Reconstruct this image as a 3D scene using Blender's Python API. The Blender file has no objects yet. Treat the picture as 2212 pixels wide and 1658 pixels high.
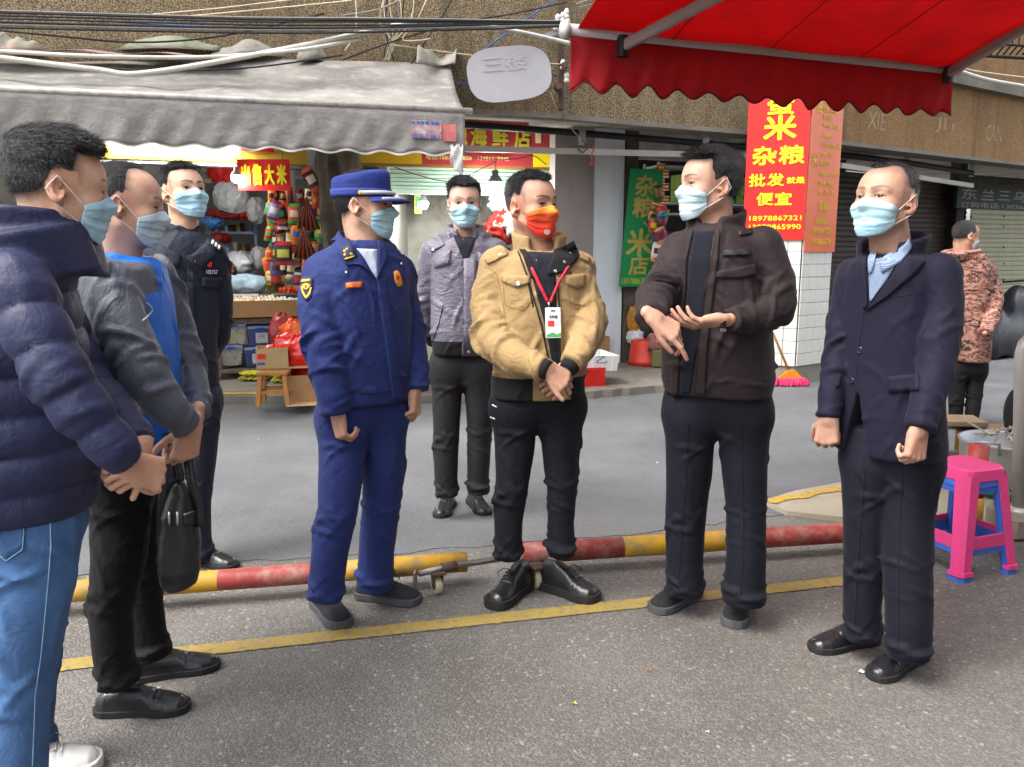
import bpy, math, random
import numpy as np
from mathutils import Vector, Matrix
from mathutils.bvhtree import BVHTree

# ------------------------------------------------------------------ camera, sky, sun, exposure
SC = bpy.context.scene
COL = SC.collection
F, CX, CY, CAMH = 1728.0, 1106.0, 829.0, 1.43      # focal length and centre on a 2212 x 1658 frame, eye height
PITCH = math.atan(284.0 / F)
cam = bpy.data.cameras.new('camera'); cam_o = bpy.data.objects.new('camera', cam); COL.objects.link(cam_o)
cam.sensor_width = 36.0; cam.lens = 36.0 * F / 2212.0; cam.clip_start = 0.05; cam.clip_end = 500
cam_o.location = (0, 0, CAMH); cam_o.rotation_euler = (math.pi / 2 - PITCH, 0, 0)
SC.camera = cam_o
SUN_EL, SUN_AZ = math.radians(56), math.radians(238)     # azimuth: 0 = +Y, clockwise seen from above
w = bpy.data.worlds.new('World'); SC.world = w; w.use_nodes = True
nt = w.node_tree
sky = nt.nodes.new('ShaderNodeTexSky'); sky.sky_type = 'NISHITA'; sky.sun_disc = False
sky.sun_elevation = SUN_EL; sky.sun_rotation = SUN_AZ; sky.air_density = 1.0; sky.dust_density = 4.0; sky.ozone_density = 1.0
bg = nt.nodes['Background']; hs = nt.nodes.new('ShaderNodeHueSaturation'); hs.inputs['Saturation'].default_value = 0.35      # thin overcast: greyed sky
nt.links.new(sky.outputs[0], hs.inputs['Color']); nt.links.new(hs.outputs[0], bg.inputs[0]); bg.inputs[1].default_value = 0.15
sun = bpy.data.lights.new('sun', 'SUN'); sun.energy = 1.1; sun.angle = math.radians(32); sun.color = (1, 0.95, 0.88)
sun_o = bpy.data.objects.new('sun', sun); COL.objects.link(sun_o)
sdir = Vector((math.sin(SUN_AZ) * math.cos(SUN_EL), math.cos(SUN_AZ) * math.cos(SUN_EL), math.sin(SUN_EL)))
sun_o.rotation_euler = (-sdir).to_track_quat('-Z', 'Y').to_euler(); sun_o.location = (0, 0, 12)
vs = SC.view_settings; vs.view_transform = 'Standard'; vs.look = 'None'; vs.gamma = 1.0; vs.use_curve_mapping = False
vs.exposure = 1.65
SC.cycles.use_denoising = True; SC.cycles.max_bounces = 5; SC.cycles.diffuse_bounces = 3; SC.cycles.glossy_bounces = 2; SC.cycles.transmission_bounces = 3; SC.cycles.use_adaptive_sampling = True; SC.cycles.adaptive_threshold = 0.04
SC.cycles.caustics_reflective = False; SC.cycles.caustics_refractive = False
SC.cycles.sample_clamp_indirect = 6

# ------------------------------------------------------------------ pixel helpers (2212 x 1658 photo pixels -> real points)
_cp, _sp = math.cos(PITCH), math.sin(PITCH)
def ray(x, y):
    v = (y - CY) / F; dy = _cp - v * _sp
    return np.array([(x - CX) / F / dy, 1.0, (-_sp - v * _cp) / dy])
def P(x, y, Y): return np.array([0, 0, CAMH]) + ray(x, y) * Y
def G(x, y, z=0.0):
    r = ray(x, y); return np.array([0, 0, CAMH]) + r * ((z - CAMH) / r[2])
def A(*v): return np.array(v, float)
def nrm(v): v = np.asarray(v, float); return v / (np.linalg.norm(v) + 1e-12)

# ------------------------------------------------------------------ materials
MATS = {}
def srgb(h):
    if isinstance(h, str):
        c = [int(h[i:i + 2], 16) / 255 for i in (0, 2, 4)]
        return tuple(x / 12.92 if x <= 0.04045 else ((x + 0.055) / 1.055) ** 2.4 for x in c)
    return tuple(h)
class NB:
    def __init__(s, m): s.t = m.node_tree; s.n = s.t.nodes; s.l = s.t.links
    def __call__(s, typ, ins=None, **kw):
        n = s.n.new('ShaderNode' + typ)
        for k, v in kw.items(): setattr(n, k, v)
        for k, v in (ins or {}).items():
            if hasattr(v, 'is_output') or isinstance(v, bpy.types.NodeSocket): s.l.new(v, n.inputs[k])
            else: n.inputs[k].default_value = v
        return n
    def noise(s, co, scale, detail=4, rough=0.55, dist=0): return s('TexNoise', {'Vector': co, 'Scale': scale, 'Detail': detail, 'Roughness': rough, 'Distortion': dist}).outputs[0]
    def ramp(s, f, a, b, ca=(0, 0, 0, 1), cb=(1, 1, 1, 1)):
        n = s('ValToRGB', {0: f}); e = n.color_ramp.elements
        e[0].position, e[1].position, e[0].color, e[1].color = a, b, ca, cb
        return n.outputs[0]
    def mix(s, f, a, b, mode='MIX'):
        n = s('Mix', data_type='RGBA', blend_type=mode)
        for i, v in ((0, f), (6, a), (7, b)):
            if isinstance(v, bpy.types.NodeSocket): s.l.new(v, n.inputs[i])
            else: n.inputs[i].default_value = (*v, 1) if isinstance(v, tuple) and len(v) == 3 else v
        return n.outputs[2]
    def math(s, op, a, b=0.0):
        n = s('Math', operation=op)
        for i, v in ((0, a), (1, b)):
            if isinstance(v, bpy.types.NodeSocket): s.l.new(v, n.inputs[i])
            else: n.inputs[i].default_value = v
        return n.outputs[0]
def newmat(name):
    m = bpy.data.materials.new(name); m.use_nodes = True
    MATS[name] = m; nb = NB(m); return m, nb, nb.n['Principled BSDF']
def mat(name, col, rough=0.7, metal=0.0, spec=0.4, var=0.15, vs_=6.0, bump=0.0, bs=60.0, dirt=0.0, dcol='3a342c', ds=3.0, sheen=0.0, emit=None, es=0.0, sss=0.0, alpha=1.0, trans=0.0, coat=0.0, bd=3, stretch=None, streak=0.0, speck=0.0):
    """plain procedural material: base colour with broad variation, optional grain relief, dirt blotches with shapes of their own"""
    if name in MATS: return MATS[name]
    m, nb, b = newmat(name)
    c = srgb(col); co = nb('TexCoord').outputs['Object']
    if stretch:
        co = nb('Mapping', {0: co, 3: stretch}).outputs[0]
    c2 = tuple(x * (1 - var) for x in c); c3 = tuple(min(1, x * (1 + var)) for x in c)
    cc = nb.mix(nb.ramp(nb.noise(co, vs_, 5, 0.6), 0.3, 0.7), c2, c3)
    if dirt:
        f = nb.ramp(nb.noise(co, ds, 7, 0.68), 0.45, 0.72)
        cc = nb.mix(nb.math('MULTIPLY', f, dirt), cc, srgb(dcol))
    if streak:
        mp = nb('Mapping', {0: co, 3: (22, 22, 1.2)}).outputs[0]
        f = nb.ramp(nb.noise(mp, 1.0, 4, 0.6), 0.5, 0.75)
        cc = nb.mix(nb.math('MULTIPLY', f, streak), cc, srgb(dcol))
    if speck:
        f = nb.ramp(nb.noise(co, 240, 2, 0.5), 0.62, 0.68)
        cc = nb.mix(nb.math('MULTIPLY', f, speck), cc, (0.7, 0.68, 0.62))
    nb.l.new(cc, b.inputs['Base Color'])
    b.inputs['Roughness'].default_value = rough; b.inputs['Metallic'].default_value = metal
    b.inputs['Specular IOR Level'].default_value = spec
    if sheen: b.inputs['Sheen Weight'].default_value = sheen; b.inputs['Sheen Roughness'].default_value = 0.4
    if coat: b.inputs['Coat Weight'].default_value = coat
    if sss:
        b.inputs['Subsurface Weight'].default_value = sss; b.inputs['Subsurface Scale'].default_value = 0.008
        b.inputs['Subsurface Radius'].default_value = (1, 0.4, 0.2)
    if trans: b.inputs['Transmission Weight'].default_value = trans
    if alpha < 1: b.inputs['Alpha'].default_value = alpha
    if bump:
        h = nb.noise(co, bs, bd, 0.6)
        nb.l.new(nb('Bump', {'Height': h, 'Strength': bump, 'Distance': 0.01}).outputs[0], b.inputs['Normal'])
    if emit is not None:
        b.inputs['Emission Color'].default_value = (*srgb(emit), 1); b.inputs['Emission Strength'].default_value = es
    return m
def cloth(name, col, rough=0.8, wr=0.35, ws=14.0, weave=0.12, sheen=0.15, var=0.12, spec=0.25, ridged=False, stretch=None):
    """woven cloth: creases at two sizes plus a fine weave"""
    if name in MATS: return MATS[name]
    m, nb, b = newmat(name)
    c = srgb(col); co0 = nb('TexCoord').outputs['Object']
    co = nb('Mapping', {0: co0, 3: stretch}).outputs[0] if stretch else co0
    n1 = nb.noise(co, ws, 4, 0.55, 1.2); n2 = nb.noise(co, ws * 3.3, 3, 0.5, 0.6); n3 = nb.noise(co0, 900, 1)
    h = nb.math('ADD', nb.math('ABSOLUTE', nb.math('SUBTRACT', n1, 0.5)), nb.math('MULTIPLY', n2, 0.3))
    if not ridged: h = nb.math('ADD', n1, nb.math('MULTIPLY', n2, 0.35))
    bm = nb('Bump', {'Height': h, 'Strength': wr, 'Distance': 0.02}).outputs[0]
    bm = nb('Bump', {'Height': n3, 'Strength': weave, 'Distance': 0.002, 'Normal': bm}).outputs[0]
    cc = nb.mix(nb.ramp(nb.noise(co0, 5, 4), 0.3, 0.7), tuple(x * (1 - var) for x in c), tuple(x * (1 + var) for x in c))
    nb.l.new(cc, b.inputs['Base Color']); nb.l.new(bm, b.inputs['Normal'])
    b.inputs['Roughness'].default_value = rough; b.inputs['Specular IOR Level'].default_value = spec
    b.inputs['Sheen Weight'].default_value = sheen * 0.3; b.inputs['Sheen Roughness'].default_value = 0.5
    return m

# ------------------------------------------------------------------ objects
def mk(name, verts, faces, mats, parent=None, loc=None, smooth=False, midx=None, kind=None):
    """one mesh object; verts in world coordinates; parent is a top-level thing (or part) without rotation"""
    base = np.zeros(3)
    if loc is not None: base = np.asarray(loc, float)
    if parent is not None: base = np.array(parent.matrix_world.translation) if parent.get('_b') is None else np.array(parent['_b'])
    me = bpy.data.meshes.new(name)
    V = np.asarray(verts, float) - base
    me.from_pydata(V.tolist(), [], faces if isinstance(faces, list) else np.asarray(faces).tolist())
    if not isinstance(mats, (list, tuple)): mats = [mats]
    for m in mats: me.materials.append(m)
    if midx is not None: me.polygons.foreach_set('material_index', np.asarray(midx, np.int32))
    if smooth: me.polygons.foreach_set('use_smooth', np.ones(len(me.polygons), bool))
    me.update()
    o = bpy.data.objects.new(name, me); COL.objects.link(o)
    if parent is not None: o.parent = parent
    else: o.location = base
    o['_b'] = base.tolist()
    if kind: o['kind'] = kind
    return o
def empty(name, loc, label=None, cat=None, group=None):
    o = bpy.data.objects.new(name, None); COL.objects.link(o); o.location = loc; o['_b'] = [float(x) for x in loc]
    o.empty_display_size = 0.1
    if label: tag(o, label, cat, group)
    return o
def tag(o, label, cat, group=None):
    o['label'] = label; o['category'] = cat
    if group: o['group'] = group
    return o
class MB:
    """collects shapes for one mesh"""
    def __init__(s): s.v = []; s.f = []; s.m = []; s.k = 0
    def add(s, v, f, m=0):
        s.v.extend([tuple(map(float, x)) for x in v]); s.f.extend([tuple(int(i) + s.k for i in q) for q in f]); s.m.extend([m] * len(f)); s.k = len(s.v); return s
    def box(s, c, size, ax=None, m=0, bev=0.0):
        c = np.asarray(c, float); hx = np.asarray(size, float) / 2
        ax = np.eye(3) if ax is None else np.asarray(ax)
        if bev <= 0:
            vs_ = [c + ax[0] * sx * hx[0] + ax[1] * sy * hx[1] + ax[2] * sz * hx[2] for sx in (-1, 1) for sy in (-1, 1) for sz in (-1, 1)]
            return s.add(vs_, [(0, 1, 3, 2), (4, 6, 7, 5), (0, 4, 5, 1), (2, 3, 7, 6), (0, 2, 6, 4), (1, 5, 7, 3)], m)
        import itertools
        b = min(bev, min(hx) * 0.9); vs_ = []; idx = {}
        for sg in itertools.product((-1, 1), repeat=3):
            for a in range(3):
                h = hx - b; h = h.copy(); h[a] = hx[a]
                idx[(sg, a)] = len(vs_); vs_.append(c + sum(ax[i] * sg[i] * h[i] for i in range(3)))
        fs = []
        for a in range(3):
            o1, o2 = [i for i in range(3) if i != a]
            for sa in (-1, 1):
                q = []
                for s1, s2 in ((-1, -1), (1, -1), (1, 1), (-1, 1)):
                    sg = [0, 0, 0]; sg[a] = sa; sg[o1] = s1; sg[o2] = s2; q.append(idx[(tuple(sg), a)])
                fs.append(tuple(q))
            for s1 in (-1, 1):
                for s2 in (-1, 1):
                    sg0 = [0, 0, 0]; sg1 = [0, 0, 0]; sg0[a] = -1; sg1[a] = 1
                    for t_ in (sg0, sg1): t_[o1] = s1; t_[o2] = s2
                    fs.append((idx[(tuple(sg0), o1)], idx[(tuple(sg1), o1)], idx[(tuple(sg1), o2)], idx[(tuple(sg0), o2)]))
        for sg in itertools.product((-1, 1), repeat=3): fs.append((idx[(sg, 0)], idx[(sg, 1)], idx[(sg, 2)]))
        return s.add(vs_, fs, m)
    def tube(s, pts, r, n=8, m=0, cap=True):
        pts = [np.asarray(p, float) for p in pts]; R = r if hasattr(r, '__len__') else [r] * len(pts)
        t0 = nrm(pts[1] - pts[0]); up = A(0, 0, 1) if abs(t0[2]) < 0.9 else A(1, 0, 0)
        u = nrm(np.cross(t0, up)); vs_ = []; 
        for i, p in enumerate(pts):
            t = nrm(pts[min(i + 1, len(pts) - 1)] - pts[max(i - 1, 0)])
            u = nrm(u - t * np.dot(u, t)); w_ = np.cross(t, u)
            for k in range(n):
                a = 2 * math.pi * k / n; vs_.append(p + (u * math.cos(a) + w_ * math.sin(a)) * R[i])
        fs = [(i * n + k, i * n + (k + 1) % n, (i + 1) * n + (k + 1) % n, (i + 1) * n + k) for i in range(len(pts) - 1) for k in range(n)]
        if cap: fs += [tuple(reversed(range(n))), tuple((len(pts) - 1) * n + k for k in range(n))]
        return s.add(vs_, fs, m)
    def lathe(s, prof, o, n=16, ax=None, m=0, cap=True):
        """profile [(r, z)] about axis ax[2] at o"""
        ax = np.eye(3) if ax is None else np.asarray(ax); o = np.asarray(o, float)
        vs_ = [o + ax[0] * r * math.cos(2 * math.pi * k / n) + ax[1] * r * math.sin(2 * math.pi * k / n) + ax[2] * z for r, z in prof for k in range(n)]
        fs = [(i * n + k, i * n + (k + 1) % n, (i + 1) * n + (k + 1) % n, (i + 1) * n + k) for i in range(len(prof) - 1) for k in range(n)]
        if cap: fs += [tuple(reversed(range(n))), tuple((len(prof) - 1) * n + k for k in range(n))]
        return s.add(vs_, fs, m)
    def grid(s, fn, nu, nv, m=0):
        vs_ = [fn(i / nu, j / nv) for i in range(nu + 1) for j in range(nv + 1)]
        return s.add(vs_, [(i * (nv + 1) + j, (i + 1) * (nv + 1) + j, (i + 1) * (nv + 1) + j + 1, i * (nv + 1) + j + 1) for i in range(nu) for j in range(nv)], m)
    def sheet(s, fn, nu, nv, th, m=0):
        """a grid with thickness th (closed)"""
        q = np.array([[fn(i / nu, j / nv) for j in range(nv + 1)] for i in range(nu + 1)], float)
        gu = np.gradient(q, axis=0); gv = np.gradient(q, axis=1); nn = np.cross(gu, gv); nn /= np.linalg.norm(nn, axis=2, keepdims=True) + 1e-12
        a = (q + nn * th / 2).reshape(-1, 3); b = (q - nn * th / 2).reshape(-1, 3); N = len(a); W = nv + 1
        fs = []
        for i in range(nu):
            for j in range(nv):
                k = i * W + j; fs.append((k, k + W, k + W + 1, k + 1)); fs.append((N + k, N + k + 1, N + k + W + 1, N + k + W))
        for i in range(nu):
            for j in (0, nv):
                k = i * W + j; fs.append((k, k + W, N + k + W, N + k) if j else (k + W, k, N + k, N + k + W))
        for j in range(nv):
            for i in (0, nu):
                k = i * W + j; fs.append((k + 1, k, N + k, N + k + 1) if i else (k, k + 1, N + k + 1, N + k))
        return s.add(np.vstack([a, b]), fs, m)
    def prism(s, poly, ax, o, th, m=0):
        """flat polygon [(u, v)] in plane ax[0], ax[1] at o, thickness th along ax[2]"""
        n = len(poly); o = np.asarray(o, float)
        a = [o + ax[0] * u + ax[1] * v for u, v in poly]; b = [p + ax[2] * th for p in a]
        return s.add(a + b, [tuple(reversed(range(n))), tuple(range(n, 2 * n))] + [(i, (i + 1) % n, n + (i + 1) % n, n + i) for i in range(n)], m)
    def ball(s, c, r, n=10, m=0, ax=None):
        r = np.asarray(r if hasattr(r, '__len__') else [r] * 3, float); ax = np.eye(3) if ax is None else np.asarray(ax); c = np.asarray(c, float)
        h = n // 2 + 1; vs_ = []
        for i in range(h + 1):
            a = math.pi * i / h
            for k in range(n):
                b = 2 * math.pi * k / n; q = (math.sin(a) * math.cos(b) * r[0], math.sin(a) * math.sin(b) * r[1], math.cos(a) * r[2])
                vs_.append(c + ax[0] * q[0] + ax[1] * q[1] + ax[2] * q[2])
        return s.add(vs_, [(i * n + k, (i + 1) * n + k, (i + 1) * n + (k + 1) % n, i * n + (k + 1) % n) for i in range(h) for k in range(n)], m)
    def build(s, name, mats, parent=None, loc=None, smooth=False, kind=None):
        return mk(name, s.v, s.f, mats, parent, loc, smooth, s.m if isinstance(mats, (list, tuple)) and len(mats) > 1 else None, kind)

# lettering ---------------------------------------------------------------
_TX = {}
def text_geo(s, bold=0.0):
    key = (s, bold)
    if key not in _TX:
        c = bpy.data.curves.new('t', 'FONT'); c.body = s; c.size = 1.0; c.offset = bold; c.resolution_u = 2
        o = bpy.data.objects.new('t', c); COL.objects.link(o)
        dg = bpy.context.evaluated_depsgraph_get(); dg.update()
        me = o.evaluated_get(dg).to_mesh()
        v = np.array([tuple(x.co) for x in me.vertices]) if len(me.vertices) else np.zeros((0, 3))
        f = [tuple(p.vertices) for p in me.polygons]
        o.evaluated_get(dg).to_mesh_clear(); bpy.data.objects.remove(o); bpy.data.curves.remove(c)
        _TX[key] = (v, f)
    return _TX[key]
def letters(mb, s, o, ax, w_, h_, bold=0.0, m=0):
    """text s fitted to the w_ x h_ box whose lower left corner is o, right = ax[0], up = ax[1]; bold = stroke thickening (fraction of height)"""
    v, f = text_geo(s, 0.0)
    if not len(v): return
    lo, hi = v.min(0), v.max(0); d = np.maximum(hi - lo, 1e-6); o = np.asarray(o, float)
    nz = np.cross(ax[0], ax[1]); b = max(bold, 0) * h_; cp = [(0, 0)] if b == 0 else [(-b, 0), (b, 0), (0, -b), (0, b), (-b * .7, -b * .7), (b * .7, b * .7), (-b * .7, b * .7), (b * .7, -b * .7)]
    q = o + np.outer((v[:, 0] - lo[0]) / d[0] * (w_ - 2 * b) + b, ax[0]) + np.outer((v[:, 1] - lo[1]) / d[1] * (h_ - 2 * b) + b, ax[1])
    for i, (x, y) in enumerate(cp): mb.add(q + ax[0] * x + ax[1] * y + nz * 0.0004 * i, f, m)

# ------------------------------------------------------------------ signed distance bodies
def smin(a, b, k):
    h = np.maximum(k - np.abs(a - b), 0) / k
    return np.minimum(a, b) - h * h * k * 0.25
def smax(a, b, k): return -smin(-a, -b, k)
def sph(p, c, r): return np.linalg.norm(p - c, axis=1) - r
def ell(p, c, r, M=None):
    q = p - c
    if M is not None: q = q @ np.asarray(M).T
    r = np.asarray(r, float); k0 = np.linalg.norm(q / r, axis=1); k1 = np.linalg.norm(q / (r * r), axis=1) + 1e-9
    return k0 * (k0 - 1) / k1
def rcone(p, a, b, r1, r2, ret=False):
    a = np.asarray(a, float); b = np.asarray(b, float); ab = b - a
    t = np.clip(((p - a) @ ab) / (ab @ ab), 0, 1)
    d = np.linalg.norm(p - (a + t[:, None] * ab), axis=1) - (r1 + (r2 - r1) * t)
    return (d, t) if ret else d
_rng = np.random.RandomState(7)
_K = _rng.normal(size=(24, 3)); _K /= np.linalg.norm(_K, axis=1, keepdims=True); _PH = _rng.uniform(0, 6.28, 24)
def snoise(p, s, seed=0, n=6):
    o = np.zeros(len(p))
    for i in range(n):
        j = (i * 5 + seed) % 24
        o += np.sin((p @ _K[j]) * s * (0.7 + 0.13 * i) + _PH[j] + seed)
    return o / n ** 0.5 * 0.7
def mesh_sdf(fn, lo, hi, h, mg=0.004):
    lo = np.asarray(lo, float); hi = np.asarray(hi, float); S = 4; H = h * S
    nc = np.ceil((hi - lo) / H).astype(int) + 1
    ax = [lo[i] + (np.arange(nc[i]) + 0.5) * H for i in range(3)]
    g = np.stack(np.meshgrid(*ax, indexing='ij'), -1).reshape(-1, 3)
    dc = fn(g).reshape(nc)
    act = np.abs(dc) < H * 0.95 + mg
    V = np.repeat(np.repeat(np.repeat(np.where(dc > 0, 1.0, -1.0).astype(np.float32), S, 0), S, 1), S, 2)
    Mk = np.repeat(np.repeat(np.repeat(act, S, 0), S, 1), S, 2)
    ii = np.argwhere(Mk); pts = lo + (ii + 0.5) * h
    V[ii[:, 0], ii[:, 1], ii[:, 2]] = np.concatenate([fn(pts[k:k + 200000]) for k in range(0, len(pts), 200000)])
    ins = V < 0
    c = [ins[i:ins.shape[0] - 1 + i, j:ins.shape[1] - 1 + j, k:ins.shape[2] - 1 + k] for i in (0, 1) for j in (0, 1) for k in (0, 1)]
    anyi = c[0] | c[1] | c[2] | c[3] | c[4] | c[5] | c[6] | c[7]; alli = c[0] & c[1] & c[2] & c[3] & c[4] & c[5] & c[6] & c[7]
    cells = np.argwhere(anyi & ~alli)
    idm = np.full(anyi.shape, -1, np.int32); idm[cells[:, 0], cells[:, 1], cells[:, 2]] = np.arange(len(cells))
    cr = np.array([(i, j, k) for i in (0, 1) for j in (0, 1) for k in (0, 1)])
    acc = np.zeros((len(cells), 3)); cnt = np.zeros(len(cells))
    cv = [V[cells[:, 0] + q[0], cells[:, 1] + q[1], cells[:, 2] + q[2]] for q in cr]
    for a in range(8):
        for b in range(a + 1, 8):
            if np.abs(cr[a] - cr[b]).sum() == 1:
                s = (cv[a] < 0) != (cv[b] < 0); t = np.where(s, cv[a] / np.where(s, cv[a] - cv[b], 1), 0)
                acc += np.where(s[:, None], cr[a] + t[:, None] * (cr[b] - cr[a]), 0); cnt += s
    verts = lo + (cells + acc / cnt[:, None] + 0.5) * h
    quads = []
    for a in range(3):
        sl0 = [slice(None)] * 3; sl1 = [slice(None)] * 3; sl0[a] = slice(0, -1); sl1[a] = slice(1, None)
        x = ins[tuple(sl0)] != ins[tuple(sl1)]
        e = np.argwhere(x); o1, o2 = (a + 1) % 3, (a + 2) % 3
        e = e[(e[:, o1] > 0) & (e[:, o2] > 0) & (e[:, o1] < ins.shape[o1] - 1) & (e[:, o2] < ins.shape[o2] - 1)]
        if not len(e): continue
        d1 = np.zeros(3, int); d1[o1] = 1; d2 = np.zeros(3, int); d2[o2] = 1
        q = [e - d1 - d2, e - d2, e, e - d1]
        q = np.stack([idm[k[:, 0], k[:, 1], k[:, 2]] for k in q], 1)
        fl = ~ins[e[:, 0], e[:, 1], e[:, 2]]
        q[fl] = q[fl][:, ::-1]; quads.append(q)
    return verts, np.concatenate(quads)
# ================================================================== ground, road, pavement, buildings
def gmat(name, base, coarse, light=0.5, wet=0.0, crack=0.0):
    m, nb, b = newmat(name); co = nb('TexCoord').outputs['Object']
    v = nb('TexVoronoi', {'Vector': co, 'Scale': coarse}); sp = nb('SeparateColor', {0: v.outputs['Color']})
    v2 = nb('TexVoronoi', {'Vector': co, 'Scale': coarse * 2.7}); sp2 = nb('SeparateColor', {0: v2.outputs['Color']})
    c = srgb(base)
    a = nb.mix(nb.ramp(nb.noise(co, 1.1, 6, 0.62), 0.32, 0.68), tuple(x * 0.70 for x in c), tuple(x * 1.22 for x in c))
    a = nb.mix(nb.math('MULTIPLY', nb.ramp(nb.noise(co, 0.35, 4, 0.6), 0.45, 0.62), 0.35), a, tuple(x * y for x, y in zip(c, (0.62, 0.56, 0.5))))
    g = nb.ramp(sp.outputs[0], 0.55, 0.95); a = nb.mix(nb.math('MULTIPLY', g, light), a, tuple(min(1, x * 2.3) for x in c))
    g2 = nb.math('SUBTRACT', 1.0, nb.ramp(sp2.outputs[1], 0.12, 0.45)); a = nb.mix(nb.math('MULTIPLY', g2, 0.6), a, tuple(x * 0.35 for x in c))
    sk = nb.ramp(nb('SeparateColor', {0: nb('TexVoronoi', {'Vector': co, 'Scale': coarse * 0.9}).outputs['Color']}).outputs[2], 0.988, 0.992)
    a = nb.mix(nb.math('MULTIPLY', sk, 0.35), a, (0.5, 0.48, 0.44))
    if crack:
        ve = nb('TexVoronoi', {'Vector': nb('VectorMath', {0: co, 1: nb('TexNoise', {'Vector': co, 'Scale': 1.6, 'Detail': 4}).outputs[1]}, operation='ADD').outputs[0], 'Scale': 0.55}, feature='DISTANCE_TO_EDGE')
        a = nb.mix(nb.math('MULTIPLY', nb.math('SUBTRACT', 1.0, nb.ramp(ve.outputs[0], 0.0, 0.008)), crack * 0.5), a, tuple(x * 0.35 for x in c))
        a = nb.mix(nb.math('MULTIPLY', nb.ramp(nb.noise(co, 2.4, 7, 0.72), 0.56, 0.66), crack * 0.5), a, tuple(x * 0.62 for x in c))
        a = nb.mix(nb.math('MULTIPLY', nb.ramp(nb.noise(co, 55, 3, 0.6), 0.70, 0.74), crack), a, (0.42, 0.41, 0.38))
    nb.l.new(a, b.inputs['Base Color'])
    b.inputs['Specular IOR Level'].default_value = 0.35
    nb.l.new(nb.ramp(nb.noise(co, 0.9, 5, 0.6), 0.35, 0.7, (0.62 - wet,) * 3 + (1,), (0.85,) * 3 + (1,)), b.inputs['Roughness'])
    h = nb.math('ADD', nb.math('MULTIPLY', v.outputs['Distance'], -1.0), nb.math('MULTIPLY', nb.noise(co, coarse * 1.7, 3), 0.6))
    nb.l.new(nb('Bump', {'Height': h, 'Strength': 0.55, 'Distance': 0.006}).outputs[0], b.inputs['Normal']); return m
ASPH = gmat('coarse_asphalt', '66635f', 110, 0.36, 0.12); ROADM = gmat('worn_smooth_asphalt', '66686b', 240, 0.25, 0.10, 0.3)
CONC = mat('stained_concrete', '746e65', 0.8, var=0.2, vs_=2.5, bump=0.5, bs=40, dirt=0.6, dcol='4c463d', ds=1.6, speck=0.2)
CONCL = mat('pale_concrete', '97907f', 0.85, var=0.15, bump=0.4, bs=60, dirt=0.4, dcol='6a5c44', ds=3)
PAINT = None
def paint_mat(name, col, wear):
    m, nb, b = newmat(name); co = nb('TexCoord').outputs['Object']
    f = nb.math('MULTIPLY', nb.ramp(nb.noise(co, 38, 6, 0.75), 0.50, 0.62), wear)
    g = nb.math('MULTIPLY', nb.ramp(nb.noise(co, 4, 5, 0.6), 0.4, 0.75), 0.6)
    c = nb.mix(g, srgb(col), tuple(x * 0.62 for x in srgb(col))); c = nb.mix(f, c, srgb('6a6660')); nb.l.new(c, b.inputs['Base Color']); b.inputs['Roughness'].default_value = 0.75
    nb.l.new(nb('Bump', {'Height': nb.noise(co, 120, 3), 'Strength': 0.5, 'Distance': 0.004}).outputs[0], b.inputs['Normal']); return m
YPAINT = paint_mat('worn_yellow_road_paint', '97803a', 0.9)
def poly_sheet(name, pts, z, th, m, parent=None, kind='structure'):
    mb = MB(); n = len(pts); mb.add([(x, y, z) for x, y in pts] + [(x, y, z - th) for x, y in pts], [tuple(range(n)), tuple(reversed(range(n, 2 * n)))] + [(i, n + i, n + (i + 1) % n, (i + 1) % n) for i in range(n)]); return mb.build(name, m, parent, kind=kind)
mb = MB(); mb.add([(-60, -30, 0), (60, -30, 0), (60, 70, 0), (-60, 70, 0)], [(0, 1, 2, 3)]); mb.build('ground', ASPH, kind='structure')
def uneven(a, b, n, amp, rg):
    return [tuple(np.array(a) * (1 - t) + np.array(b) * t + np.array([rg.normal() * amp * 0.4, rg.normal() * amp])) for t in np.linspace(0, 1, n)]
rg = np.random.RandomState(3)
e0 = [G(-400, 1330)[:2], G(300, 1225)[:2], G(850, 1196)[:2], G(1330, 1160)[:2], G(1660, 1118)[:2], G(2300, 1050)[:2]]
near = [p for a, b in zip(e0[:-1], e0[1:]) for p in uneven(a, b, 14, 0.012, rg)[:-1]] + [tuple(e0[-1])]
far = [(9, 13.3), (2.67, 8.52), (0.652, 7.70), (-0.3, 7.5), (-3.2, 7.45), (-9, 6.5)]
poly_sheet('road', near + [(14, 9.5), (14, 17)] + far, 0.004, 0.0035, ROADM)
# far pavement under the arcade: a real kerb, broken edge
kz = 0.075
pv = uneven((-9.5, 7.35), (-0.4, 7.55), 16, 0.02, rg) + uneven((-0.2, 7.56), (0.652, 7.74), 8, 0.015, rg) + uneven((0.72, 7.78), (2.67, 8.56), 22, 0.025, rg) + uneven((2.8, 8.62), (9, 13.4), 18, 0.02, rg)
poly_sheet('pavement', pv + [(20, 24), (-12, 24)], kz, kz - 0.001, CONC)
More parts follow.
